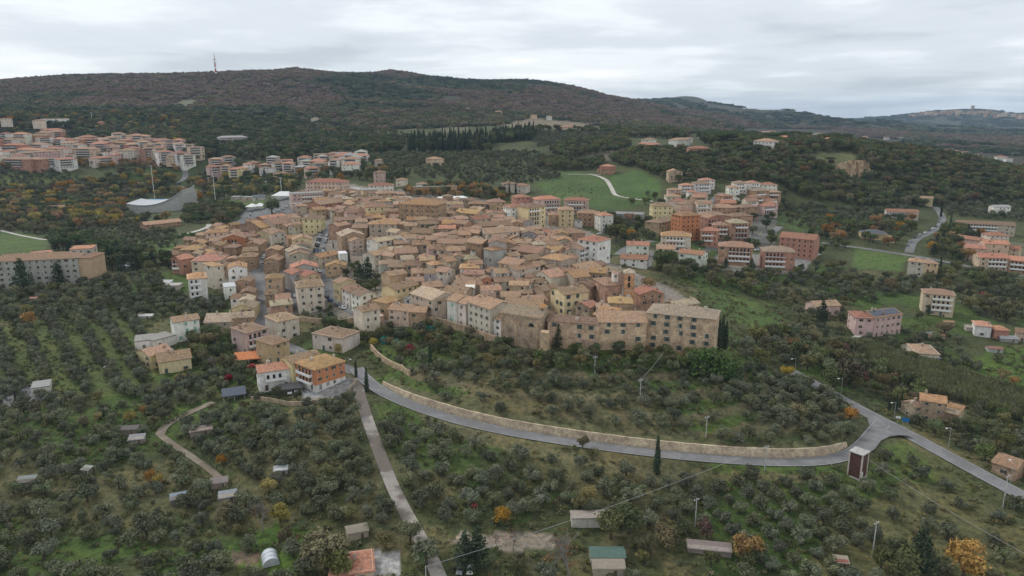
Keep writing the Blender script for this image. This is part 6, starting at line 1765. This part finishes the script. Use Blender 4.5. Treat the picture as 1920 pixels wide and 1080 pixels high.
# ------------------------------------------------------------------ everything beyond counting: instanced masses
def join_tree(tm_, cm, name):
    tv = np.empty(len(tm_.vertices) * 3); tm_.vertices.foreach_get('co', tv); cv = np.empty(len(cm.vertices) * 3); cm.vertices.foreach_get('co', cv)
    sh = np.empty(len(cm.vertices), np.float32); cm.attributes['leaf'].data.foreach_get('value', sh)
    nt_ = len(tm_.vertices); F = [tuple(p.vertices) for p in tm_.polygons]; kf = len(F); F += [tuple(i + nt_ for i in p.vertices) for p in cm.polygons]
    me = mesh_from(name, np.concatenate([tv, cv]).reshape(-1, 3), F, [tm_.materials[0], cm.materials[0]], [0] * kf + [1] * (len(F) - kf))
    a = me.attributes.new('leaf', 'FLOAT', 'POINT'); a.data.foreach_set('value', np.concatenate([np.zeros(nt_, np.float32), sh])); return me
def scatter(name, pts, meshes, label, cat):
    """one object of many copies: points (x,y,z,scale,yaw,variant[,zscale]) carrying instanced meshes"""
    src = bpy.data.collections.new(name + '_source')
    for j, me in enumerate(meshes):
        src.objects.link(bpy.data.objects.new('%s_%02d' % (name, j), me))
    A_ = np.array([p if len(p) == 7 else (*p, p[3]) for p in pts], float)
    me = bpy.data.meshes.new(name); me.vertices.add(len(A_)); me.vertices.foreach_set('co', A_[:, :3].astype(np.float32).ravel())
    for nm, typ, val in (('yaw', 'FLOAT', A_[:, 4]), ('sx', 'FLOAT', A_[:, 3]), ('sz', 'FLOAT', A_[:, 6])):
        me.attributes.new(nm, typ, 'POINT').data.foreach_set('value', val.astype(np.float32))
    me.attributes.new('vi', 'INT', 'POINT').data.foreach_set('value', A_[:, 5].astype(np.int32))
    g = bpy.data.node_groups.new(name, 'GeometryNodeTree')
    g.interface.new_socket('Geometry', in_out='INPUT', socket_type='NodeSocketGeometry'); g.interface.new_socket('Geometry', in_out='OUTPUT', socket_type='NodeSocketGeometry')
    gi = g.nodes.new('NodeGroupInput'); go = g.nodes.new('NodeGroupOutput'); ip = g.nodes.new('GeometryNodeInstanceOnPoints'); ci = g.nodes.new('GeometryNodeCollectionInfo')
    ci.inputs['Collection'].default_value = src; ci.inputs['Separate Children'].default_value = True; ci.inputs['Reset Children'].default_value = True
    def na(nm, dt):
        q_ = g.nodes.new('GeometryNodeInputNamedAttribute'); q_.data_type = dt; q_.inputs['Name'].default_value = nm; return q_.outputs['Attribute']
    cr = g.nodes.new('ShaderNodeCombineXYZ'); g.links.new(na('yaw', 'FLOAT'), cr.inputs[2])
    er = g.nodes.new('FunctionNodeEulerToRotation'); g.links.new(cr.outputs[0], er.inputs[0])
    cs = g.nodes.new('ShaderNodeCombineXYZ'); sx = na('sx', 'FLOAT'); g.links.new(sx, cs.inputs[0]); g.links.new(sx, cs.inputs[1]); g.links.new(na('sz', 'FLOAT'), cs.inputs[2])
    ip.inputs['Pick Instance'].default_value = True
    g.links.new(gi.outputs[0], ip.inputs['Points']); g.links.new(ci.outputs[0], ip.inputs['Instance']); g.links.new(na('vi', 'INT'), ip.inputs['Instance Index'])
    g.links.new(er.outputs[0], ip.inputs['Rotation']); g.links.new(cs.outputs[0], ip.inputs['Scale']); g.links.new(ip.outputs[0], go.inputs[0])
    o = link(name, me); md = o.modifiers.new('scatter', 'NODES'); md.node_group = g
    tag(o, label, cat, None, 'stuff'); return o
PL = {'olive': 'olive_groves', 'oak': 'woodland', 'orange': 'orange_autumn_woodland', 'yellow': 'yellow_autumn_woodland', 'russet': 'russet_woodland', 'brown': 'fading_woodland', 'cypress': 'cypress_plantation', 'pine': 'pine_wood', 'conifer': 'conifer_wood', 'bush': 'shrubbery', 'brownbush': 'brown_shrubbery', 'olivebush': 'young_olives', 'bare': 'bare_trees', 'redbush': 'red_shrubbery', 'ivy': 'ivy'}
for k, pts in REST.items():
    scatter(PL[k], pts, [join_tree(a, c_, 'tree') for a, c_, _h in KIT[k]], 'distant mass of ' + NAMES[k][2] + 's too far off to count', 'trees')
# wooded hills: clumps of crowns
CL = {}
for nm in ('hillgreen', 'hillrusset', 'brown', 'dark'):
    for s_ in range(3):
        rd = random.Random(1000 + s_); bl = []
        for i in range(9):
            an = rd.uniform(0, 6.28); q_ = 9 * math.sqrt(rd.random()); r_ = rd.uniform(2.6, 4.2); bl.append((math.cos(an) * q_, math.sin(an) * q_, rd.uniform(2.5, 5.5), r_, r_, r_ * .85))
        V, sh = leaves(bl, 520, .85, 1010 + s_, up=.5); CL.setdefault(nm, []).append(leaf_mesh('clump', V, sh, LEAF[nm]))
CLM = CL['hillgreen'] + CL['hillrusset'] + CL['brown'] + CL['dark']
r = np.random.default_rng(77); pts = []
def hill_points(r0, r1, sp, th0=-52, th1=52):
    v0, v1 = r0, r1; area_n = int(.5 * (r1 * r1 - r0 * r0) * math.radians(th1 - th0) / (sp * sp))
    rr = np.sqrt(r.uniform(r0 * r0, r1 * r1, area_n)); th = np.radians(r.uniform(th0, th1, area_n)); return rr * np.sin(th), rr * np.cos(th)
CLEAR = [[(930,238),(1000,220),(1115,232),(1105,244),(1000,243)], [(1040,240),(1135,236),(1125,250),(1050,250)], [(318,195),(365,182),(372,196),(345,204)], [(825,180),(870,178),(868,190),(825,190)], [(145,262),(230,262),(230,300),(145,300)],
         [(300,225),(420,222),(420,250),(300,255)], [(140,275),(175,280),(170,262),(140,262)], [(1560,255),(1700,262),(1690,270),(1560,265)], [(1650,285),(1930,305),(1930,320),(1650,300)], [(435,240),(480,236),(480,248),(435,250)], [(950,228),(1030,222),(1130,240),(1000,246)], [(1390,240),(1560,243),(1560,262),(1390,265)], [(1830,288),(1930,296),(1930,312),(1840,304)]]
for r0, r1, sp, sc_ in ((1250, 3300, 15, 1.0), (3300, 9500, 48, 2.6)):
    X, Y = hill_points(r0, r1, sp, -50 if r1 < 3400 else -20, 50); Z = ground(X, Y); px, py, _d = project(X, Y, Z); ok = np.ones(len(X), bool)
    for q_ in CLEAR: ok &= ~in_poly(px, py, q_)
    if r1 < 3400: ok &= ~((px > 1400) & (r.random(len(X)) < .45) & (np.hypot(X, Y) < 2600))
    else: ok &= vnoise(X, Y, 260, 55) > .36
    f_ = vnoise(X, Y, 330, 51) * .6 + vnoise(X, Y, 120, 52) * .4; hi_ = np.clip((np.hypot(X, Y) - 1500) / 500, 0, 1)
    for x, y, z, q_, hh_, o_, ra in zip(X, Y, Z, f_, hi_, ok, r.random(len(X))):
        if not o_: continue
        if hh_ > .1 and q_ > .47 + .12 * (1 - hh_): vk = 1 if ra < .66 else 2
        elif q_ > .38: vk = 2 if ra < .45 else 0 if ra < .9 else 1
        else: vk = 0 if ra < .5 else 3
        if r1 > 3400: vk = 0 if ra < .6 else 3
        s2 = sc_ * (.75 + .5 * ((ra * 13) % 1)); pts.append((x, y, z - .5, s2, ra * 60, vk * 3 + int(ra * 97) % 3, s2 * (.9 if r1 < 3400 else .5)))
scatter('wooded_hills', pts, CLM, 'wooded hillsides of green and russet autumn trees on the horizon', 'woodland')
# rough grass, weeds and low scrub between the olives
TU = []
for s_ in range(4):
    V, sh = leaves([(0, 0, .15, .55, .55, .3), (.5, .3, .1, .4, .4, .3), (-.4, .4, .1, .4, .4, .35)], 34, .16, 1100 + s_, up=1.2, shell_=.3); TU.append(leaf_mesh('tuft', V, sh, LEAF['grass']))
for s_ in range(2):
    V, sh = leaves([(0, 0, .3, .7, .7, .5)], 60, .16, 1120 + s_, up=.8, shell_=.4); TU.append(leaf_mesh('tuft', V, sh, LEAF['brown' if s_ else 'oak']))
X, Y = hill_points(135, 430, 2.6, -40, 40); Z = ground(X, Y); px, py, _d = project(X, Y, Z)
ok = (_grid(X, Y, np.minimum(ROAD_MASK, 99)) > 1.2) & ~in_poly(px, py, TOWN_POLY) & (vnoise(X, Y, 13, 61) > .36)
for q_ in EXCL: ok &= ~in_poly(px, py, q_)
pts = [(x, y, z, s_, s_ * 50, int(s_ * 1e4) % 6) for x, y, z, s_ in zip(X[ok], Y[ok], Z[ok], r.uniform(.6, 1.9, int(ok.sum())))]
pts = [p for p in pts if not blocked(p[0], p[1], .8)]
scatter('undergrowth', pts, TU, 'rough grass and weeds between the olive trees', 'undergrowth')
RD = []
for s_ in range(3):
    q_ = np.random.default_rng(1200 + s_); n_ = 60; bx, by = q_.uniform(-1.2, 1.2, n_), q_.uniform(-1.2, 1.2, n_); h_ = q_.uniform(2.6, 4.3, n_); an = q_.uniform(0, 6.28, n_); le = q_.uniform(.2, .8, n_); w_ = .09
    V = np.stack([np.stack([bx - w_ * np.sin(an), by + w_ * np.cos(an), 0 * h_], -1), np.stack([bx + w_ * np.sin(an), by - w_ * np.cos(an), 0 * h_], -1), np.stack([bx + le * np.cos(an) + .14 * np.sin(an), by + le * np.sin(an), h_ * .8], -1), np.stack([bx + 1.7 * le * np.cos(an), by + 1.7 * le * np.sin(an), h_], -1)], 1).reshape(-1, 3)
    RD.append(leaf_mesh('reed', V, q_.random(n_), LEAF['reed']))
poly = [(1600,645),(1690,668),(1760,692),(1830,712),(1930,742),(2010,765),(2010,830),(1930,795),(1830,764),(1740,738),(1640,692)]
X, Y = hill_points(255, 420, 1.5, 20, 50); Z = ground(X, Y); px, py, _d = project(X, Y, Z); ok = in_poly(px, py, poly)
pts = [(x, y, z, s_, s_ * 77, int(s_ * 1e4) % 3) for x, y, z, s_ in zip(X[ok], Y[ok], Z[ok], r.uniform(.8, 1.15, int(ok.sum())))]
scatter('reed_bed', pts, RD, 'long band of tall pale green reeds crossing the valley', 'reeds')
print('TREES', len(TREES), 'indiv', len(INDIV), {k: len(v) for k, v in REST.items()})
hedge([(460,742),(490,748),(520,738),(545,732)], 1.3, 1.2, 'clipped green hedge beside the white villa')
hedge([(690,1000),(720,1005),(750,1012)], 2.0, 1.6, 'clipped green hedge by the tile roofed outbuilding')
hedge([(785,1030),(790,1055),(794,1085)], 1.6, 1.4, 'bright green hedge along the gravel road')
hedge([(372,858),(395,872),(415,890)], 2.0, 1.6, 'dark hedge along the dirt path in the grove', 'oak')
hedge([(290,808),(320,795),(350,778)], 1.8, 1.6, 'dark hedge along the upper dirt track', 'oak')
# ivy on the convent wall
fr = frame_of(1027, 600, 1123, 608, 11); (mx_, my_), rz_, w_, zg_ = fr
bl = [(-w_ / 2 + 3.2 + dx_, -.25, z_, q_, .35, q_) for dx_, z_, q_ in ((0, 1, 2.0), (.6, 3, 2.0), (1.1, 5, 1.7), (1.4, 7, 1.5), (1.2, 9, 1.1), (-.6, 0, 1.6), (1.9, 1.2, 1.6), (2.2, 3.5, 1.2), (-.3, -2, 2.2), (1.5, -2, 2.2))]
V, sh = leaves(bl, 1400, .22, 77, shell_=.2); E = empty('climbing_ivy', (mx_, my_, zg_), rz_); link('foliage', leaf_mesh('foliage', V, sh, LEAF['ivy']), E); link('stem', mesh_from('stem', *tube([(-w_ / 2 + 3.5, -.15, -3), (-w_ / 2 + 4, -.15, 6)], [.12, .05], 5), [M_BARK]), E)
tag(E, 'bright green ivy climbing the convent wall beside the church', 'ivy')
# buttress between church and convent
p = at(1021, 668); E = tag(link('buttress', box_mesh('buttress', [(-1.6, -1.2, -3, 1.6, 2.2, 10, 0), (-2.0, -1.8, -3, 2.0, 2.2, 3, 0)], [M_STONE]), None, p, -.2, (.50, .39, .27)), 'tall pale stone buttress between the church and the ivy', 'buttress')
# ------------------------------------------------------------------ bare sandstone face in the wood
us, vs = np.linspace(1556, 1634, 34), np.linspace(0, 1, 16); V = []; rr_ = np.random.default_rng(9)
pb = at(1595, 342); pt_ = at(1595, 306)
top_d = np.interp(us, [1556, 1575, 1595, 1615, 1634], [9, 15, 19, 18, 12])
for j, v_ in enumerate(vs):
    for i, u_ in enumerate(us):
        pb_ = at(u_, 338 - 6 * abs((u_ - 1600) / 40)); d_ = math.hypot(pb_[0], pb_[1]); q_ = 1 + (v_ * 14 + 2.2 * math.sin(u_ * .35) + 1.4 * math.sin(u_ * .9 + v_ * 5) + rr_.uniform(-.8, .8)) / d_
        V.append((pb_[0] * q_, pb_[1] * q_, pb_[2] - 2 + v_ * (top_d[i] + 2 + rr_.uniform(-.5, .5))))
F = [(j * 34 + i, j * 34 + i + 1, (j + 1) * 34 + i + 1, (j + 1) * 34 + i) for j in range(15) for i in range(33)]
tag(link('cliff', mesh_from('cliff', V, F, [simple('sandstone', (.34, .25, .155), .95, .3, .12)])), 'bare tan sandstone face in the dark wood', None, None, 'structure')
# ------------------------------------------------------------------ cars
CARC = {'white': (.72, .72, .72), 'silver': (.45, .46, .48), 'grey': (.16, .17, .18), 'black': (.025, .025, .03), 'red': (.40, .03, .03), 'blue': (.05, .12, .28), 'dark': (.05, .055, .06)}
m, t, b = new_mat('car_paint', .3); oi = t.nodes.new('ShaderNodeObjectInfo'); t.links.new(oi.outputs['Color'], b.inputs['Base Color']); b.inputs['Specular IOR Level'].default_value = .5; M_CAR = m
pr = [(-2.0, .35), (-2.05, .75), (-1.9, .92), (-1.05, 1.0), (-.55, 1.42), (.85, 1.46), (1.55, 1.02), (2.0, .92), (2.05, .4)]
V = [(x, -.82 if z < 1.05 else -.66, z) for x, z in pr] + [(x, .82 if z < 1.05 else .66, z) for x, z in pr]; k = len(pr)
CAR_BODY = mesh_from('body', V, [tuple(range(k))[::-1], tuple(range(k, 2 * k))] + [(i, i + 1, k + i + 1, k + i) for i in range(k - 1)] + [(k - 1, 0, k, 2 * k - 1)], [M_CAR])
gl = [((-1.0, 1.05), (-.58, 1.38), (.82, 1.41), (1.42, 1.06))]
V, F = [], []
for s_ in (-1, 1): q_ = len(V); V += [(x, s_ * (.84 if z < 1.2 else .70), z) for x, z in gl[0]]; F += [(q_, q_ + 1, q_ + 2, q_ + 3)[::s_]]
q_ = len(V); V += [(-1.06, -.7, 1.03), (-1.06, .7, 1.03), (-.6, .6, 1.4), (-.6, -.6, 1.4), (1.52, -.7, 1.07), (1.52, .7, 1.07), (.92, .6, 1.45), (.92, -.6, 1.45)]; F += [(q_, q_ + 1, q_ + 2, q_ + 3), (q_ + 4, q_ + 7, q_ + 6, q_ + 5)]
CAR_GLASS = mesh_from('windows', V, F, [M_GLASS]); v_, f_ = tube([(0, -.1, 0), (0, .1, 0)], [.33, .33], 10); CAR_WHEEL = mesh_from('wheel', v_, f_, [M_TYRE]); CAR_LIGHT = box_mesh('headlight', [(-.03, -.16, -.07, .03, .16, .07, 0)], [M_WHITE])
def car(x, y, z, rz, col, label, group=None):
    E = empty('car', (x, y, z), rz); link('body', CAR_BODY, E, color=CARC[col]); link('windows', CAR_GLASS, E)
    for sx_ in (-1.25, 1.25):
        for sy_ in (-.76, .76): link('wheel', CAR_WHEEL, E, (sx_, sy_, .33))
    for sy_ in (-.55, .55): link('headlight', CAR_LIGHT, E, (-2.03, sy_, .7))
    tag(E, label, 'car', group)
ORD = ['first', 'second', 'third', 'fourth', 'fifth', 'sixth', 'seventh', 'eighth', 'ninth', 'tenth', 'eleventh', 'twelfth', 'thirteenth', 'fourteenth', 'fifteenth', 'sixteenth', 'seventeenth', 'eighteenth', 'nineteenth', 'twentieth']
def line_cars(key, i0, i1, off, step, phrase, group, seed, rot=0.0, keep=.85):
    w_, L_ = LINES[key]; rd = random.Random(seed); i = i0 * len(L_); n_ = 0
    while i < i1 * len(L_) - 1:
        a_ = L_[int(i)]; b_ = L_[int(i) + 1]; dx, dy = b_[0] - a_[0], b_[1] - a_[1]; l_ = math.hypot(dx, dy); an = math.atan2(dy, dx)
        if rd.random() < keep:
            cn = rd.choice(['white', 'silver', 'grey', 'black', 'white', 'dark', 'silver', 'blue']); x_, y_ = a_[0] - dy / l_ * off, a_[1] + dx / l_ * off
            car(x_, y_, float(max(a_[2], ground(x_, y_) + .1)) + .02, an + rot + rd.uniform(-.05, .05), cn, '%s parked car, %s from the top, %s' % (cn, ORD[n_ % 20], phrase), group); n_ += 1
        i += step / 2.0
line_cars('sloping_street', .12, .62, -2.3, 4.6, 'left kerb of the sloping street', 'cars parked along the sloping street', 1, .5)
line_cars('sloping_street', .10, .60, 2.4, 6.5, 'right kerb of the sloping street', 'cars parked along the sloping street', 2, 0, .6)
line_cars('sloping_street', .74, .96, -2.2, 5.5, 'terrace end of the sloping street', 'cars parked along the sloping street', 3, .2)
line_cars('street', .05, .26, 2.0, 6.0, 'right side of the upper west street', 'cars parked along the west street', 4)
line_cars('lane', .1, .9, 1.3, 9, 'narrow lane between the brick houses', 'cars in the narrow lane', 6, 0, .7)
line_cars('climbing_road', .1, .8, 2.2, 16, 'climbing road on the right', 'cars along the climbing road', 7, 0, .6)
for row, (xa, ya, xb, yb, n_) in enumerate(((427, 433, 448, 419, 9), (434, 437, 456, 422, 9), (466, 412, 473, 395, 6), (500, 408, 545, 385, 7))):
    rd = random.Random(50 + row)
    for i in range(n_):
        p = at(xa + (xb - xa) * i / (n_ - 1), ya + (yb - ya) * i / (n_ - 1)); cn = rd.choice(['white', 'silver', 'grey', 'black', 'blue', 'silver'])
        if p and not blocked(p[0], p[1], .5): car(p[0], p[1], p[2] + .05, 2.0 + rd.uniform(-.1, .1), cn, '%s car, %s in %s car park row %s' % (cn, ORD[i], ORD[row], 'from the left' if row < 2 else 'near the marquees'), 'cars in the town car park')
for px, py, rz, cn, lb in ((1185, 497, .1, 'red', 'red car outside the long low white house'), (1142, 482, .5, 'dark', 'dark car below the big white apartment block'), (1120, 480, .4, 'white', 'white car below the big white apartment block'), (473, 690, .5, 'red', 'dark red car under the trees before the orange carport'), (543, 738, 1.9, 'white', 'white car under the dark carport'), (556, 735, 1.9, 'white', 'second white car at the dark carport'), (864, 1072, 1.4, 'grey', 'grey car parked by the dark conifers at the bottom'), (882, 1071, 1.5, 'white', 'white car beside the grey car at the bottom'), (1694, 770, .2, 'black', 'black car near the stone farmhouse'), (1745, 588, .1, 'dark', 'dark car before the peach apartment house'), (1772, 593, .1, 'black', 'black car right of the peach apartment house'), (452, 657, .3, 'white', 'white car beside the pinkish villa'), (1450, 512, .1, 'silver', 'silver car before the brick and white apartments'), (1420, 470, .2, 'white', 'white van-like car between the apartment blocks'), (1533, 480, .3, 'white', 'white car behind the wide red brick block'), (1080, 438, .2, 'white', 'white car behind the low brick house'), (1125, 440, .2, 'white', 'white car beside the white house with red trim'), (205, 690, .3, 'white', 'white car hidden in the striped grove'), (185, 517, .2, 'white', 'white car beside the institute conifers'), (364, 640, .2, 'white', 'white car before the house with green shutters')):
    p = at(px, py)
    if p: car(p[0], p[1], p[2] + .05, rz, cn, lb)
# ------------------------------------------------------------------ far hilltop town
rd = random.Random(21); n_ = 0
for i in range(60):
    px = rd.uniform(1705, 1935); crest = np.interp(px, [1700, 1720, 1760, 1800, 1823, 1860, 1905, 1940], [216, 211, 208, 205, 204, 207, 213, 215]); py = crest + rd.uniform(.3, 9) * (1 if px > 1770 else .6)
    w_ = rd.uniform(2.5, 6)
    e_ = house('hilltop_house', px - w_ / 2, py, px + w_ / 2, py + rd.uniform(-.05, .05), rd.uniform(12, 22), rd.uniform(9, 16), 'g', rd.choice(('pe', 'bk', 'br', 'bk')), rd.choice(('p', 'b', 'b')), 'nk', 'pinkish stone house in the hilltop town on the horizon', 'house', 'houses of the far hilltop town', lim=.2)
p = at(1823, 207)
if p:
    E = empty('hilltop_tower', p); link('shaft', box_mesh('shaft', [(-9, -9, -10, 9, 9, 32, 0)], [M_PLASTER]), E, color=(.45, .36, .28)); link('crown', box_mesh('crown', [(-11, -11, 32, 11, 11, 38, 0)], [M_PLASTER]), E, color=(.42, .33, .26)); tag(E, 'square tower rising over the hilltop town on the horizon', 'tower')
# ------------------------------------------------------------------ labels that single each house out
LM = [(1180,540,'the bell tower'),(785,385,'the brick palace'),(1075,552,'the yellow gable house'),(580,540,'the big cream block'),(1295,410,'the orange apartment tower'),(912,520,'the coral house'),(1275,600,'the tall convent block'),(1105,450,'the big white apartment block'),(615,690,'the orange block'),(437,448,'the vivid orange house'),(1006,388,'the yellow tower block'),(608,342,'the peach school'),(1665,592,'the solar roofed pink house'),(660,442,'the white parapet gable'),(584,410,'the tall pale yellow house'),(80,487,'the institute'),(1430,265,'the ridge convent'),(1134,314,'the brick villa'),(290,385,'the sports hall'),(690,500,'the big garden conifer'),(349,600,'the green shuttered house'),(898,572,'the long cream house'),(1850,420,'the terraced row'),(1762,552,'the peach apartment house'),(740,538,'the pale yellow stair house'),(370,522,'the glassy balconied block'),(975,591,'the brown church'),(1495,447,'the wide red brick block'),(1240,386,'the broad yellow house'),(1267,442,'the cream apartment block'),(510,522,'the square ochre house'),(862,502,'the orange roofed cream house'),(945,345,'the cypress pair villa'),(577,362,'the pink apartment block'),(300,308,'the orange avenue'),(105,350,'the dark red tree'),(405,130,'the television tower'),(840,270,'the cypress plantation'),(1600,322,'the sandstone face'),(173,222,'the white mast'),(1750,752,'the stone farmhouse'),(945,455,'the tall grey house'),(1013,483,'the arched stone house'),(1380,462,'the long brick block')]
NUM = ['no', 'one', 'two', 'three', 'four', 'five', 'six', 'seven']
groups = {}
for hs in HOUSES:
    if hs['label']: continue
    ds = sorted(((math.hypot((hs['px'] - x), (hs['py'] - y) * 1.6), x, y, s_) for x, y, s_ in LM))
    ds = [q_ for q_ in ds if q_[0] > 6]; dd_, x, y, s_ = ds[0]; dx, dy = hs['px'] - x, hs['py'] - y
    pos = ('left of ' if dx < 0 else 'right of ') if abs(dx) > abs(dy) * 1.3 else ('behind ' if dy < 0 else 'in front of ')
    ty = {'f': 'flat', 'x': 'gabled', 'h': 'hipped', 'g': 'pitched', 's': 'lean-to'}[hs['T']]
    base = '%s %s-floor house with %s %s roof %s%s' % (hs['wd'].replace('brown stone', 'brownstone').replace('honey stone', 'honey').replace('red brick', 'redbrick'), NUM[min(7, hs['st'])], ty, hs['rw'].replace('grey tan', 'tan').replace('faded pink', 'pink').replace('orange lichened', 'orange').replace('dark grey', 'dark').replace(' flat', '').replace(' tiled', ''), pos, s_)
    groups.setdefault(base, []).append((dd_, hs))
for base, lst in groups.items():
    lst.sort(key=lambda q_: q_[0])
    for i, (dd_, hs) in enumerate(lst):
        if len(base.split()) > 13: base = base.replace('-floor house with', '-floor house,').replace('the big white apartment', 'the white apartment').replace('apartment house', 'apartments')
        hs['label'] = base if len(lst) == 1 else base + (', nearest one' if i == 0 else ', %s one out' % ORD[min(i, 19)])
for hs in HOUSES:
    if len(hs['label'].split()) > 16: hs['label'] = hs['label'].replace('-floor house with', '-floor house,').replace(' hipped', '').replace(' pitched', '').replace(' gabled', '').replace(' one out', '')
for hs in HOUSES: tag(hs['o'], hs['label'], hs['cat'], hs['group'])
# each tree by its rank from something one can find
LW = []
for o in list(COL.objects):
    lb = o.get('label')
    if o.parent is None and lb and o.get('category') and not o.get('group') and len(lb.split()) <= 9 and o.name.split('.')[0] not in ('car', 'cable', 'house') and o.type == 'EMPTY': LW.append((o.location.x, o.location.y, lb))
LWA = np.array([q_[:2] for q_ in LW]); byk = {}
for q_ in IND: byk.setdefault(q_[2], []).append(q_)
for wd_, lst in byk.items():
    XY = np.array([(q_[5], q_[6]) for q_ in lst]); D = np.hypot(XY[:, None, 0] - LWA[None, :, 0], XY[:, None, 1] - LWA[None, :, 1]); D[D < .5] = 1e6
    rank = np.argsort(np.argsort(D, axis=0), axis=0)
    for i, (E, nm, wd2, ct, zn, x, y) in enumerate(lst):
        if zn in SINGLE_LABELS: continue
        rk = np.where(D[i] < 90, rank[i], 999); j = int(np.argmin(rk)); k_ = int(rk[j])
        if k_ < 12: tag(E, '%s, %snearest the %s' % (wd2, '' if k_ == 0 else ORD[k_] + ' ', LW[j][2]), ct, ct + ' ' + place_of(zn))
        else: tag(E, wd2 + ' ' + place_of(zn), ct, ct + ' ' + place_of(zn))
# ------------------------------------------------------------------ the hazy November air
m = bpy.data.materials.new('haze'); m.use_nodes = True; t = m.node_tree; t.nodes.clear()
pv = t.nodes.new('ShaderNodeVolumePrincipled'); pv.inputs['Color'].default_value = (.54, .75, 1.0, 1); pv.inputs['Density'].default_value = 5.0e-5; pv.inputs['Anisotropy'].default_value = 0.0
om = t.nodes.new('ShaderNodeOutputMaterial'); t.links.new(pv.outputs[0], om.inputs['Volume'])
zlo = float(H.min()) - 1.5; zhi = max(float(H.max()) + 25, 330)
V, F, M_ = boxes([(-14500, -600, zlo, 14500, 14500, zhi, 0)]); o = link('haze', mesh_from('haze', V, F, [m])); tag(o, 'thin bluish haze lying over the whole valley', 'haze', None, 'stuff')
